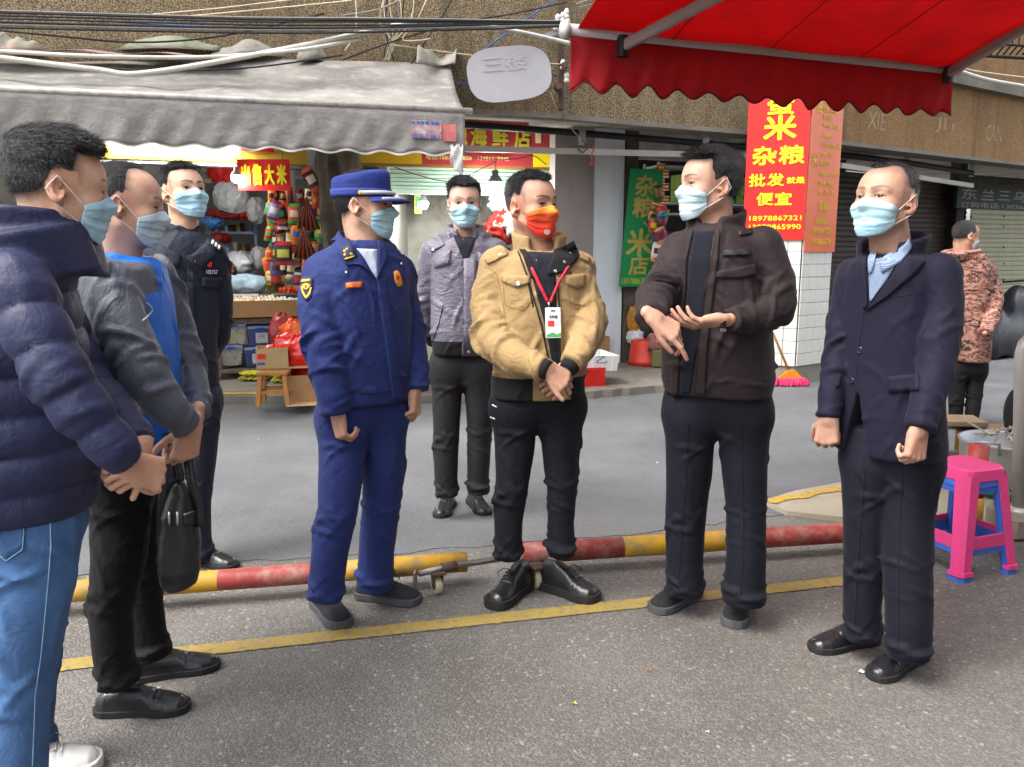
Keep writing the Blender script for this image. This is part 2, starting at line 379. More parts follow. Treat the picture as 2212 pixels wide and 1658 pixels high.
# painted lines
def line_strip(name, p0, p1, w_, z, m, n=60, amp=0.004):
    p0, p1 = np.array(p0), np.array(p1); d = nrm(p1 - p0); nn = np.array([-d[1], d[0]]); va, vb = [], []
    for i in range(n + 1):
        c = p0 + (p1 - p0) * i / n; va.append((*(c + nn * (w_ / 2 + rg.normal() * amp)), z)); vb.append((*(c - nn * (w_ / 2 + rg.normal() * amp)), z))
    b = MB(); b.add(va + vb, [(i, n + 1 + i, n + 2 + i, i + 1) for i in range(n)]); return b.build(name, m, kind='structure')
a, b_ = G(-300, 1486)[:2], G(1960, 1242)[:2]; line_strip('painted_line', a, b_, 0.085, 0.0045, YPAINT, 300, 0.0025)
line_strip('painted_line', (-5.5, 7.62), (-1.55, 7.66), 0.075, kz + 0.004, paint_mat('yellow_road_paint', 'c2a529', 0.4), 80)
ap = [G(*q)[:2] for q in ((1648, 1092), (1720, 1070), (1815, 1052), (2000, 1032), (2330, 990), (2420, 1170), (2190, 1160), (2010, 1145), (1850, 1132), (1700, 1116))]
poly_sheet('apron', [tuple(q) for q in ap], 0.03, 0.029, CONCL)
eb = [G(*q, 0.031) for q in ((1650, 1080), (1720, 1068), (1815, 1050), (1960, 1032))]; b = MB()
def yb(u, v):
    i = min(int(u * 3), 2); t = u * 3 - i; p = eb[i] * (1 - t) + eb[i + 1] * t; return p + A(0.01 * math.sin(40 * u) + 0.02 * v, -0.075 * v - 0.012 * math.sin(23 * u), 0.004)
b.grid(yb, 30, 3); b.build('painted_edge', paint_mat('flaking_yellow_paint', 'b5922f', 1.0), kind='structure')
# litter specks on the road: bits of paper and leaf
for k, (x, y, c_, lab) in enumerate([(1528, 1582, 'd9d4c4', 'small cream paper scrap on the foreground asphalt, lower right of centre'), (1402, 1448, '9a5a2c', 'tiny rust-brown leaf on the asphalt below the tan man'), (1860, 1452, 'cfcabd', 'pale paper scrap left of the suited man shoes'), (700, 905, 'cfcac0', 'white scrap on the far road behind the uniformed man'), (1420, 1000, 'c9c6bf', 'white scrap on the far road between the tan and brown men'), (560, 950, 'c9c6bf', 'white scrap on the far road beside the policeman'), (1700, 960, 'd0ccc4', 'white scrap on the far road left of the suited man'), (1240, 1520, 'a8b04a', 'tiny green leaf on the foreground asphalt')]):
    g_ = G(x, y, 0.006); s_ = 0.005 + 0.002 * (k % 3); b = MB(); b.sheet(lambda u, v: g_ + A((u - .5) * 2 * s_ * (1 + .3 * math.sin(5 * v)), (v - .5) * 1.3 * s_, 0.004 * math.sin(4 * u + k) * math.cos(3 * v) + 0.003), 4, 3, 0.0008); tag(b.build('scrap', mat('scrap_' + c_, c_, 0.8), loc=g_), lab, 'litter')

# ---- the two arcaded buildings across the street
def pebble(name, c1, c2, c3, sc=95, dirt=0.5):
    m, nb, b = newmat(name); co = nb('TexCoord').outputs['Object']
    n = nb.noise(co, sc, 3, 0.65); c = nb.mix(nb.ramp(n, 0.47, 0.53), srgb(c1), srgb(c2))
    big = nb.ramp(nb.noise(co, 0.8, 5, 0.65), 0.42, 0.66); c = nb.mix(nb.math('MULTIPLY', big, dirt), c, srgb(c3))
    mp = nb('Mapping', {0: co, 3: (3.0, 3.0, 0.25)}).outputs[0]
    c = nb.mix(nb.math('MULTIPLY', nb.ramp(nb.noise(mp, 2.0, 5, 0.6), 0.5, 0.75), 0.55), c, srgb('2e2419'))
    nb.l.new(c, b.inputs['Base Color']); b.inputs['Roughness'].default_value = 0.9
    nb.l.new(nb('Bump', {'Height': n, 'Strength': 0.9, 'Distance': 0.012}).outputs[0], b.inputs['Normal']); return m
PEB = pebble('pebble_dash_render', '4e4232', '9c8a68', '5c4d38'); PLAS = pebble('brown_plaster', '7a5c3a', '8f7049', '654a2c', 40, 0.35)
SOFF = mat('grimy_soffit', 'a3a29e', 0.9, var=0.2, vs_=2, bump=0.3, bs=30, dirt=0.7, dcol='4d4a45', ds=1.5)
WALLG = mat('grey_blue_wall_paint', 'dde4e8', 0.75, var=0.06, vs_=1.2, dirt=0.25, dcol='6d7377', ds=1.2, streak=0.15); WALLB = mat('grey_brown_wall', 'a39a95', 0.85, var=0.1, dirt=0.3)
WALLD = mat('peeling_whitewash', 'bdbdb4', 0.9, var=0.2, vs_=2, bump=0.5, bs=25, dirt=1.0, dcol='37302a', ds=1.3); CONCD = mat('grimy_column_concrete', '5a5348', 0.9, var=0.35, vs_=4, bump=0.9, bs=22, dirt=0.8, dcol='26211c', ds=2.5, streak=0.4)
PL = [(-9.0, 4.95), (-0.51, 7.71), (0.487, 8.04)]; PR = [(0.487, 8.04), (2.84, 9.2), (7.6, 12.26), (15, 17.2)]
def wall_run(pts, z0, z1, th, name, m, parent, dz0=None):
    mb = MB()
    for (x0, y0), (x1, y1) in zip(pts[:-1], pts[1:]):
        d = nrm(A(x1 - x0, y1 - y0, 0)); nn = A(-d[1], d[0], 0); L = math.hypot(x1 - x0, y1 - y0)
        mb.box(A((x0 + x1) / 2, (y0 + y1) / 2, (z0 + z1) / 2) + nn * th / 2, (L, th, z1 - z0), np.stack([d, nn, A(0, 0, 1)]))
    return mb.build(name, m, parent)
BL = empty('building', (-3.0, 7.0, 0), 'old arcaded building with dark pebble-dash upper wall above the grey awning', 'building')
BR = empty('building', (4.5, 10.3, 0), 'brown plastered arcade building with pale letters on its beam, on the right', 'building')
wall_run(PL, 2.74, 7.5, 0.28, 'upper_wall', PEB, BL); wall_run(PR[:2], 2.74, 3.9, 0.28, 'upper_wall', PEB, BR); wall_run(PR[1:], 2.74, 3.62, 0.28, 'beam', PLAS, BR)
wall_run([(x + 0.1, y - 0.06) for x, y in PR[1:]], 3.62, 3.74, 0.5, 'ledge', CONC, BR); wall_run([(p[0] + 0.35, p[1] + 0.55) for p in PR], 3.6, 7.5, 0.25, 'upper_wall', PLAS, BR)
wall_run([(x, y - 0.012) for x, y in PL], 2.70, 2.745, 0.32, 'drip_edge', CONC, BL); wall_run([(x + 0.01, y - 0.012) for x, y in PR], 2.695, 2.742, 0.32, 'drip_edge', CONC, BR)
def soffit(pts, dep, z, parent):
    mb = MB(); f_ = [(x, y + 0.29) for x, y in pts]; bk = [(x - 0.3 * dep * 0.3, y + dep) for x, y in pts]
    n = len(pts); v = [(x, y, z) for x, y in f_ + bk] + [(x, y, z + 0.12) for x, y in f_ + bk]; fs = []
    for i in range(n - 1): fs += [(i, n + i, n + i + 1, i + 1), (2 * n + i, 2 * n + i + 1, 3 * n + i + 1, 3 * n + i)]
    mb.add(v, fs); mb.build('soffit', SOFF, parent)
soffit(PL, 4.6, 2.96, BL); soffit(PR, 4.2, 2.98, BR)
for x0, y0 in ((0.75, 8.4), (2.9, 9.6), (5.2, 11.0)):
    mb = MB(); d = nrm(A(-0.45, 0.9, 0)); mb.box(A(x0, y0, 2.87) + d * 1.3, (0.22, 2.6, 0.24), np.stack([A(d[1], -d[0], 0), d, A(0, 0, 1)])); mb.build('ceiling_beam', SOFF, BR)
# letters on the beam
def on_line(x, a, b): t = (x - a[0]) / (b[0] - a[0]); return a[1] + (b[1] - a[1]) * t
dR = nrm(A(4.76, 3.06, 0)); nR = A(dR[1], -dR[0], 0)
def hit_beam(px, py):
    r = ray(px, py); o = A(0, 0, CAMH); p0 = A(2.84, 9.2, 0); t = np.dot(p0 - o, nR) / np.dot(r, nR); return o + r * t
PALEL = mat('worn_pale_letter', '958469', 0.9, var=0.2, dirt=0.5, dcol='85694a', ds=20)
for s_, x0, y0, x1, y1 in (('XIE', 1873, 240, 1912, 278), ('JI', 2019, 252, 2042, 286), ("'", 2055, 268, 2060, 280), ('CAN', 2128, 268, 2162, 304)):
    p = hit_beam(x0, y1); q = hit_beam(x1, y1); t_ = hit_beam(x0, y0); mb = MB(); letters(mb, s_, p + nR * 0.004, np.stack([dR, A(0, 0, 1)]), np.linalg.norm(q - p), (t_ - p)[2], -0.012); mb.build('painted_letters', PALEL, BR)
# tiled pillar ------------------------------------------------------
PIL = empty('pillar', (3.2, 9.3, 0), 'square street pillar faced with white glazed tiles under the red and orange banners', 'pillar')
TILE = mat('white_glazed_tile', 'd6d6ce', 0.3, var=0.08, vs_=3, dirt=0.3, dcol='8d8a7c', ds=4, spec=0.5); GROUT = mat('dirty_grout', '8b867a', 0.95, dirt=0.6)
c0 = G(1716, 818, kz); dL = nrm(A(-0.86, 0.50, 0) * -1); 
pa = A(c0[0], c0[1], 0); du = nrm(A(-0.93, 0.37, 0)); dv = nrm(A(0.80, 0.60, 0)); wu, wv_ = 0.60, 0.55
mb = MB(); core = [pa + du * 0.012 + dv * 0.012, pa + dv * wv_, pa + dv * wv_ + du * wu, pa + du * wu]
mb.add([tuple(q[:2]) + (0.0,) for q in core] + [tuple(q[:2]) + (2.97,) for q in core], [(0, 1, 5, 4), (1, 2, 6, 5), (2, 3, 7, 6), (3, 0, 4, 7), (4, 5, 6, 7)]); mb.build('core', GROUT, PIL)
tw, th_ = 0.137, 0.137; rgt = np.random.RandomState(5); tm = {}
for face, (d, nn, W) in enumerate(((du, -np.cross(du, A(0, 0, 1)), wu), (dv, np.cross(dv, A(0, 0, 1)), wv_))):
    nn = nn if nn[1] < 0 else -nn; ncol = int(W / tw)
    for i in range(ncol):
        for k in range(19):
            if rgt.rand() < 0.03: continue
            z = kz + 0.13 + th_ * (k + 0.5)
            key = (face, 0); 
            if key not in tm:
                b = MB(); b.box((0, 0, 0), (tw - 0.005, 0.010, th_ - 0.005), np.stack([d, nn, A(0, 0, 1)]), bev=0.002); o = b.build('tile', TILE, PIL); tm[key] = o; o.location = Vector(pa + d * (tw * (i + 0.5) + 0.004) + nn * 0.007 + A(0, 0, z)) - Vector(PIL['_b']); o.data.transform(Matrix.Translation(Vector(PIL['_b'])))
            else:
                o = tm[key].copy(); COL.objects.link(o); o.location = Vector(pa + d * (tw * (i + 0.5) + 0.004) + nn * (0.007 + rgt.uniform(-0.001, 0.0015)) + A(0, 0, z)) - Vector(PIL['_b']); o.rotation_euler = (rgt.normal() * 0.004, rgt.normal() * 0.004, rgt.normal() * 0.004)

# unseen awning wall behind the camera, added and shortened to shape the light
mb = MB(); dw = nrm(A(0.955, 0.297, 0)); nw = A(-dw[1], dw[0], 0); mb.box(A(1.3, -0.45, 2.1) + dw * 4.2 - nw * 0.15, (9.5, 0.3, 4.2), np.stack([dw, nw, A(0, 0, 1)])); mb.build('wall', PLAS, kind='structure')
# ================================================================== shops behind the arcade
def ax_of(slope): d = nrm(A(1, slope, 0)); return np.stack([d, A(0, 0, 1), A(d[1], -d[0], 0)])      # right, up, towards the street
def face(xl, yt, xr, yb, Yl, Yr):
    """upright rectangle seen between pixels: returns lower left corner, axes, width, height"""
    a = P(xl, yb, Yl); b = P(xr, yb, Yr); t = P(xl, yt, Yl); ax = ax_of((b[1] - a[1]) / (b[0] - a[0])); return a, ax, math.hypot(b[0] - a[0], b[1] - a[1]), t[2] - a[2]
def board(name, f, th, m, parent=None, loc=None, bev=0.0):
    a, ax, W, H = f; mb = MB(); mb.box(a + ax[0] * W / 2 + ax[1] * H / 2 - ax[2] * th / 2, (W, H, th), ax, bev=bev); return mb.build(name, m, parent, loc)
def writing(f, items, m, parent, name='lettering', bold=0.02, off=0.004):
    """items: (text, u0, v0, u1, v1) as fractions of the face"""
    a, ax, W, H = f; mb = MB()
    for s, u0, v0, u1, v1 in items: letters(mb, s, a + ax[0] * W * u0 + ax[1] * H * v0 + ax[2] * off, ax, W * (u1 - u0), H * (v1 - v0), bold)
    return mb.build(name, m, parent)
YEL = mat('bright_yellow_vinyl', 'e8d41c', 0.5, var=0.04); REDV = mat('red_vinyl', 'c8201c', 0.45, var=0.06, dirt=0.12, dcol='8a3a30', ds=4); GRNV = mat('green_board', '128a4b', 0.5, var=0.08, dirt=0.2, dcol='0c5a34', ds=3)
OCHL = mat('ochre_letter', 'b3a04a', 0.6, var=0.08); GOLD = mat('gold_vinyl', 'c8a21e', 0.5, var=0.08); CARD = mat('corrugated_card', '9c7750', 0.85, var=0.1, bump=0.15, bs=50); CARD2 = mat('pale_card', 'b09468', 0.85, var=0.1)
METAL = mat('dull_galvanised', '8f9192', 0.5, 0.5, var=0.15, dirt=0.4, dcol='5a5048'); ALU = mat('aluminium_rail', 'a39d94', 0.45, 0.6, var=0.12, dirt=0.3); BLACKP = mat('black_pipe', '1c1b1c', 0.6, 0.2); RUST = mat('rusty_iron', '54463c', 0.8, 0.3, dirt=0.6, dcol='6a3d22', ds=8)
# --- left shop room
LS = empty('shop_room', (-3.4, 9.6, kz), 'open-fronted grocery shop room on the left behind the egg stall', 'shop')
axL = ax_of(0.26)
WHT = mat('grubby_white_wall', 'b5b4ae', 0.85, var=0.1, dirt=0.35, dcol='7d776c')
mb = MB(); mb.box(A(-3.6, 10.85, 1.5), (5.2, 0.1, 3.0), np.stack([axL[0], -axL[2], axL[1]])); mb.build('back_wall', mat('dim_shop_wall', 'a9acad', 0.9, var=0.15, dirt=0.4), LS)
mb = MB(); mb.box(A(-5.35, 9.1, 1.5), (0.1, 3.2, 3.0)); mb.build('side_wall', WHT, LS)
mb = MB(); mb.box(A(-1.42, 10.0, 1.5), (0.1, 1.9, 3.0)); mb.build('side_wall', WHT, LS)
f = face(-60, 296, 664, 332, 7.75, 8.75); fb = board('fascia', f, 0.12, mat('yellow_fascia', 'c3a93a', 0.5, var=0.1, dirt=0.3), LS)
f2 = face(516, 312, 592, 326, 8.46, 8.60); board('fascia_red_panel', (f2[0] + f2[1][2] * 0.012, *f2[1:]), 0.02, REDV, LS)
f3 = face(-60, 332, 664, 342, 7.76, 8.76); board('shutter_box', f3, 0.16, METAL, LS)
# fluorescent tube
tl, tr = P(210, 303, 8.0), P(517, 318, 8.4)
FL = empty('fluorescent_lamp', (tl + tr) / 2, 'long lit fluorescent tube under the edge of the grey awning', 'lamp')
mb = MB(); mb.tube([tl, tr], 0.022, 10); mb.build('tube', mat('lit_tube', (1, 1, 1), 0.5, emit=(1.0, 1.0, 0.93), es=50.0), FL, smooth=True)
mb = MB(); mb.box((tl + tr) / 2 + A(0, 0.03, 0.045), (np.linalg.norm(tr - tl) * 1.02, 0.05, 0.035), np.stack([nrm(tr - tl), nrm(np.cross(A(0, 0, 1), nrm(tr - tl))), np.cross(nrm(tr - tl), nrm(np.cross(A(0, 0, 1), nrm(tr - tl))))])); mb.build('batten', WHT, FL)
def bulb(x, y, Y, r, label, cord=0.25):
    c = P(x, y, Y); B = empty('light_bulb', c, label, 'lamp', 'bare bulbs hanging in the shops')
    mb = MB(); mb.ball(c, r, 16); mb.build('globe', mat('lit_globe', (1, 1, 1), 0.4, emit=(1.0, 0.97, 0.90), es=105.0), B, smooth=True)
    mb = MB(); mb.lathe([(r * 0.95, 0.2 * r), (r * 0.9, r * 0.7), (r * 0.42, r * 1.35), (r * 0.4, r * 1.9), (0.006, r * 2.0)], c, 14); mb.build('lamp_holder', mat('lamp_holder_grey', (0.25, 0.25, 0.27), 0.5), B, smooth=True)
    mb = MB(); mb.tube([c + A(0, 0, r * 2), c + A(0.01, 0, r * 2 + cord * 0.5), c + A(0, 0, r * 2 + cord)], 0.004, 5); mb.build('cord', BLACKP, B); return B
bulb(511, 384, 8.25, 0.055, 'bare lit bulb beside the red rice-for-sale sign', 0.3); bulb(1070, 402, 8.9, 0.085, 'largest bare lit bulb, with a red collar, hanging near the green shutter', 0.25); bulb(914, 441, 9.4, 0.062, 'small bare lit bulb hanging above the firefighter side of the dark opening', 0.3)
# red sign: rice for sale
f = face(515, 344, 628, 412, 8.3, 8.33); SG = empty('hanging_sign', f[0], 'small red sign with four yellow characters hanging in the grocery shop', 'sign')
board('panel', f, 0.012, mat('red_sign_panel', 'c61a15', 0.5, var=0.04), SG); writing(f, [('出', .06, .18, .25, .83), ('售', .28, .16, .47, .86), ('大', .51, .18, .71, .84), ('米', .74, .18, .94, .84)], YEL, SG, bold=0.035)
for u in (0.13, 0.87):
    mb = MB(); p = f[0] + f[1][0] * f[2] * u + A(0, 0, f[3]); mb.tube([p - A(0, 0, 0.02), p + A(0, 0, 0.12)], 0.003, 5); mb.build('hook', RUST, SG)
# grimy column between the two left shops
mb = MB(); cc = P(733, 400, 8.6)
def colm(u, v):
    a = 2 * math.pi * u; r = 0.20 + 0.03 * math.sin(3 * a + 5 * v) + 0.018 * math.sin(9 * a + 17 * v) + 0.012 * math.sin(31 * v + 4 * a); s = 1.12 if abs(math.sin(2 * a)) > 0.7 else 1.0
    return A(cc[0] + r * s * math.cos(a), cc[1] + 0.15 + r * s * math.sin(a), kz + v * 2.9)
mb.grid(colm, 40, 60); tag(mb.build('column', CONCD, loc=(cc[0], cc[1], 0), smooth=True), 'grimy dark concrete column between the grocery and the shuttered seafood shop', 'column')
# --- seafood shop: sign, half raised shutter, dark dirty opening
SS = empty('seafood_shop', (-0.8, 9.4, kz), 'seafood shop front with a half-raised pale green roller shutter', 'shop')
f = face(786, 338, 1188, 408, 9.15, 9.75); a, ax, W, H = f; SLG = mat('pale_green_slat', 'a6c4b4', 0.5, var=0.06, dirt=0.2, dcol='7f9488'); ns = 8; first = None
for k in range(ns):
    z = a[2] + H * (k + 0.5) / ns
    if first is None:
        mb = MB(); mb.prism([(-H / ns / 2, 0.0), (-H / ns * 0.38, 0.012), (H / ns * 0.30, 0.016), (H / ns * 0.47, 0.004), (H / ns / 2, -0.004), (-H / ns / 2, -0.004)], np.stack([A(0, 0, 1), ax[2], ax[0]]), A(0, 0, 0) + np.array(SS['_b']), W); first = mb.build('slat', SLG, SS); o = first
    else: o = first.copy(); COL.objects.link(o)
    o.location = Vector(A(a[0], a[1], z) - np.array(SS['_b']))
board('bottom_rail', (a - A(0, 0, 0.05) + ax[2] * 0.015, ax, W, 0.05), 0.04, mat('pale_rail', 'b9cdc2', 0.45), SS)
for u in (-0.02, 1.0): board('guide', (A(a[0], a[1], kz) + ax[0] * W * u, ax, W * 0.025, 2.6), 0.1, mat('white_guide', 'b8bcb8', 0.5), SS)
fw = face(740, 380, 1210, 760, 10.5, 11.1); board('inside_wall', fw, 0.1, WALLD, SS)
mb = MB(); mb.box(A(-0.05, 10.3, 0.75), (0.06, 0.9, 1.45), np.stack([nrm(A(.9, .2, .1)), A(0, 1, 0), A(0, 0, 1)])); mb.build('dark_board', mat('mouldy_board', '2b2723', 0.9, dirt=0.5, dcol='55504a', ds=3), SS)
FS = empty('shop_sign', P(990, 300, 9.0), 'red shop sign with large yellow characters, half hidden by the grey awning', 'sign')
f = face(765, 250, 1192, 352, 8.87, 9.35); board('frame', (f[0] - f[1][0] * 0.03 - A(0, 0, 0.03), f[1], f[2] + 0.06, f[3] + 0.06), 0.07, mat('bronze_frame', '8c6a3c', 0.5, 0.3), FS)
fp = (f[0] + f[1][2] * 0.008, *f[1:]); board('panel', fp, 0.02, mat('faded_red_panel', 'a5343a', 0.5, var=0.1, dirt=0.2), FS); board('yellow_corner', ((f[0] + f[1][2] * 0.014), f[1], f[2] * 0.33, f[3] * 0.30), 0.01, GOLD, FS); board('yellow_corner', ((f[0] + f[1][2] * 0.014 + f[1][0] * f[2] * 0.90), f[1], f[2] * 0.10, f[3] * 0.36), 0.01, YEL, FS)
a, ax, W, H = fp
mb = MB(); mb.box(a + ax[0] * W * 0.925 + ax[1] * H * 0.70 + ax[2] * 0.012, (W * 0.03, H * 0.34, 0.006), ax, bev=0.004); mb.build('bag_drawing', mat('print_cream', 'd8c9a8', 0.6), FS)
writing(fp, [('源', .47, .40, .56, .93), ('海', .574, .40, .66, .93), ('鲜', .684, .40, .77, .93), ('店', .80, .40, .885, .93)], mat('yellow_sign_letter', 'c4b73c', 0.5), FS, bold=0.03, off=0.012)
writing(fp, [('销售:干海鲜  久养生猛海鲜', .47, .29, .77, .37)], GOLD, FS, 'small_lettering', 0.0, 0.012); writing(fp, [('电话:18877441858   13481175945', .35, .10, .77, .22)], mat('pale_digit', 'd8c77a', 0.6), FS, 'phone_number', 0.01, 0.022)
# grey walls of the next bay
mb = MB(); p0, p1 = P(1192, 500, 9.15), P(1276, 500, 9.7); d = nrm(A(p1[0] - p0[0], p1[1] - p0[1], 0)); n_ = A(d[1], -d[0], 0); mb.box(A((p0[0] + p1[0]) / 2, (p0[1] + p1[1]) / 2, 1.5), (math.hypot(*(p1 - p0)[:2]), 0.08, 2.9), np.stack([d, n_, A(0, 0, 1)])); tag(mb.build('side_wall', WALLB, loc=(p0[0], p0[1], 0)), 'shaded grey-brown side wall running in beside the green shutter', 'wall')
f = face(1274, 330, 1340, 770, 9.7, 9.85); f = (A(f[0][0], f[0][1], kz), f[1], f[2], 2.9); tag(board('bay_wall', f, 0.1, WALLG, loc=f[0]), 'plain pale grey-blue wall between the seafood shop and the rice shop', 'wall')
mb = MB(); q = P(1354, 600, 9.95); mb.box(A(q[0], q[1], 1.5), (0.15, 0.2, 2.9), ax_of(0.3)[[0, 2, 1]]); tag(mb.build('post', CONCD, loc=(q[0], q[1], 0)), 'narrow grimy post behind the green vertical sign', 'post')
# --- rice shop
RS = empty('shop_room', (2.4, 11.3, kz), 'open rice shop room behind the man in brown', 'shop')
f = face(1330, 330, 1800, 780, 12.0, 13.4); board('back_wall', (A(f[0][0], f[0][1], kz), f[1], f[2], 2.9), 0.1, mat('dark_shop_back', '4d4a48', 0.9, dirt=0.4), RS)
mb = MB(); mb.box(P(1480, 330, 10.9), (2.6, 0.12, 0.22), ax_of(0.35)[[0, 2, 1]]); mb.build('lintel', SOFF, RS)
f = face(1338, 364, 1414, 620, 9.7, 9.82); GS = empty('vertical_sign', f[0], 'tall green sign board with ochre characters leaning at the rice shop', 'sign'); tl_ = 0.0
a, ax, W, H = f; ax = ax.copy(); ax[1] = nrm(A(0.075, 0, 1)); f = (a, ax, W * 0.92, H)
board('board', f, 0.02, GRNV, GS); writing(f, [('杂', .18, .77, .84, .95), ('粮', .16, .59, .82, .77), ('、', .52, .51, .70, .565), ('米', .08, .26, .92, .50), ('店', .22, .10, .82, .27)], OCHL, GS, bold=0.03); writing(f, [('18978867321', .05, .02, .95, .075)], mat('lime_digit', 'a8b83a', 0.6), GS, 'phone_number', 0.015)
def shelf_unit(name, label, f, rows, m, dep=0.35):
    a, ax, W, H = f; S = empty(name, a, label, 'shelf')
    for u in (0.0, 0.5, 1.0):
        mb = MB(); mb.box(a + ax[0] * W * u + ax[1] * H / 2, (0.035, H, 0.035), ax); mb.build('upright', m, S)
        mb = MB(); mb.box(a + ax[0] * W * u + ax[1] * H / 2 - ax[2] * dep, (0.035, H, 0.035), ax); mb.build('upright', m, S)
    for r in rows:
        mb = MB(); mb.box(a + ax[0] * W / 2 + ax[1] * H * r - ax[2] * dep / 2, (W, 0.03, dep), ax); mb.build('shelf_board', m, S)
    return a, ax, W, H
SHB = mat('blue_grey_shelf_steel', '7f93b8', 0.5, 0.1, var=0.08); SHW = mat('white_shelf_steel', 'a9adb0', 0.5, 0.1)
fr_ = face(1415, 350, 1640, 640, 11.2, 11.9); sa = shelf_unit('shelf_unit', 'white steel shelf in the rice shop holding cartons and bottles', fr_, (0.05, 0.33, 0.62, 0.70, 0.97), SHW)
def put(sa, u, r, name, builder): a, ax, W, H = sa; return builder(a + ax[0] * W * u + ax[1] * (H * r + 0.017) - ax[2] * 0.12, ax)
GC = mat('lime_carton', '93b552', 0.6, var=0.08); rgs = np.random.RandomState(8)
k = 0
for row in (0, 1):
    for col in range(5):
        u = 0.26 + col * 0.135; p = sa[0] + sa[1][0] * sa[2] * u + sa[1][1] * (sa[3] * 0.70 + 0.017 + 0.19 * row + 0.095) - sa[1][2] * 0.14; mb = MB(); mb.box(p, (0.205, 0.185, 0.22), sa[1], bev=0.004)
        o = mb.build('carton', GC, loc=p); tag(o, 'lime green carton, %s row, %s from the left on the rice shop shelf' % (('lower', 'upper')[row], ('first', 'second', 'third', 'fourth', 'fifth')[col]), 'carton', 'lime cartons on the rice shop shelf')
        b = MB(); b.box(p + sa[1][2] * 0.1115 + sa[1][0] * 0.02, (0.05, 0.06, 0.002), sa[1]); b.box(p + sa[1][2] * 0.1115 - sa[1][0] * 0.05 + sa[1][1] * 0.02, (0.02, 0.09, 0.002), sa[1]); b.build('carton_print', mat('carton_ink', '5f7c33', 0.7), o)
def bottle(p, col, cap, h=0.24, r=0.032, label='bottle', group=None, lab='b8a832'):
    mb = MB(); mb.lathe([(r, 0), (r, h * 0.62), (r * 0.9, h * 0.70), (r * 0.36, h * 0.85), (r * 0.36, h * 0.93)], p, 12); o = mb.build('bottle', mat('glass_' + col, col, 0.15, spec=0.6, var=0.05), loc=p, smooth=True); tag(o, label, 'bottle', group)
    mb = MB(); mb.lathe([(r * 0.45, h * 0.91), (r * 0.45, h * 1.0), (r * 0.1, h * 1.005)], p, 10); mb.build('bottle_cap', mat('cap_' + cap, cap, 0.4), o); mb = MB(); mb.lathe([(r * 1.02, h * 0.15), (r * 1.02, h * 0.5)], p, 12, cap=False); mb.build('bottle_label', mat('lab_' + lab, lab, 0.6), o); return o
for i, (c, cp, lb, kind) in enumerate([('2f5f9e', 'c22a22', 'd2b81c', 'blue sauce bottle with red cap on the rice shop shelf')] * 3 + [('131110', '1a1210', 'c5c0ae', 'dark soy sauce bottle standing on the rice shop shelf')] * 3 + [('6b1512', 'a51d18', 'd9d4c8', 'red-brown sauce bottle on the rice shop shelf')] * 2 + [('1a0d0c', '140c0c', '3a2a20', 'tall black bottle on the rice shop shelf right of the man in brown')] * 4):
    u = 0.03 + i * 0.05 if i < 8 else 0.70 + (i - 8) * 0.065
    bottle(sa[0] + sa[1][0] * sa[2] * u + sa[1][1] * (sa[3] * 0.33 + 0.018) - sa[1][2] * 0.08, c, cp, 0.26 if i < 8 else 0.33, 0.034, kind, 'bottles on the rice shop shelf', lb)
NAMEC = {'c4261f': 'red', 'd88a1c': 'orange', '3f9a3c': 'green', 'c9b2a0': 'beige', '6c2a1c': 'brown', '2f5f9e': 'blue', 'd8cfc0': 'cream', 'a84a28': 'rust', '2a1a16': 'black', 'e0c23a': 'yellow', '7d2b58': 'purple', '4c7a3a': 'olive', 'b5281e': 'scarlet', 'd9c9a8': 'buff', '5a2416': 'maroon', '2f7a3a': 'dark green', 'c46a1c': 'amber', '1c1512': 'dark'}
def packet(p, ax, w_, h_, cols, label, group, tilt=0.0, swirl=0.0, cat='packet', th=0.02):
    """sealed snack packet: pillow shape with crimped ends, printed band and panel"""
    a1 = np.stack([nrm(ax[0] * math.cos(tilt) + ax[1] * math.sin(tilt)), nrm(ax[1] * math.cos(tilt) - ax[0] * math.sin(tilt)), ax[2]])
    n = 6
    def fn(sgn):
        def g(u, v):
            b = (math.sin(math.pi * u) ** 0.6) * (math.sin(math.pi * v) ** 0.6); return p + a1[0] * w_ * (u - 0.5) + a1[1] * h_ * (v - 0.5) + a1[2] * sgn * th * b * (1 + 0.25 * math.sin(9 * u + 7 * v + swirl))
        return g
    mb = MB(); mb.grid(fn(1), n, n, 0); mb.grid(fn(-1), n, n, 0)
    mi = []
    for s in (0, 1):
        for i in range(n):
            for j in range(n): mi.append(1 if j in (0, 5) else (2 if (1 <= i <= 4 and 2 <= j <= 3) else 0))
    label = label.replace('snack packet', NAMEC.get(cols[0], '') + ' snack packet with ' + NAMEC.get(cols[2], 'plain') + ' panel', 1) if group else label
    o = mk('snack_packet', mb.v, mb.f, [mat('foil_' + c, c, 0.3, var=0.12, vs_=40, spec=0.6) for c in cols], loc=p, smooth=True, midx=mi); tag(o, label, cat, group); return o
rgp = np.random.RandomState(21); pal = ['c4261f', 'd88a1c', '3f9a3c', 'c9b2a0', '6c2a1c', '2f5f9e', 'd8cfc0', 'a84a28', '2a1a16', 'e0c23a', '7d2b58', '4c7a3a']
for i in range(26):
    x, y = 1400 + rgp.uniform(0, 26), 400 + rgp.uniform(0, 235); Y = 9.68 + rgp.uniform(-0.1, 0.08)
    if x < 1415 and y < 430: continue
    packet(P(x + 8, y, Y), ax_of(0.3), rgp.uniform(0.10, 0.16), rgp.uniform(0.15, 0.22), [pal[rgp.randint(12)], pal[rgp.randint(12)], pal[rgp.randint(12)]], 'small snack packet hanging by the green vertical sign', 'snack packets by the green sign', rgp.normal() * 0.2, i)
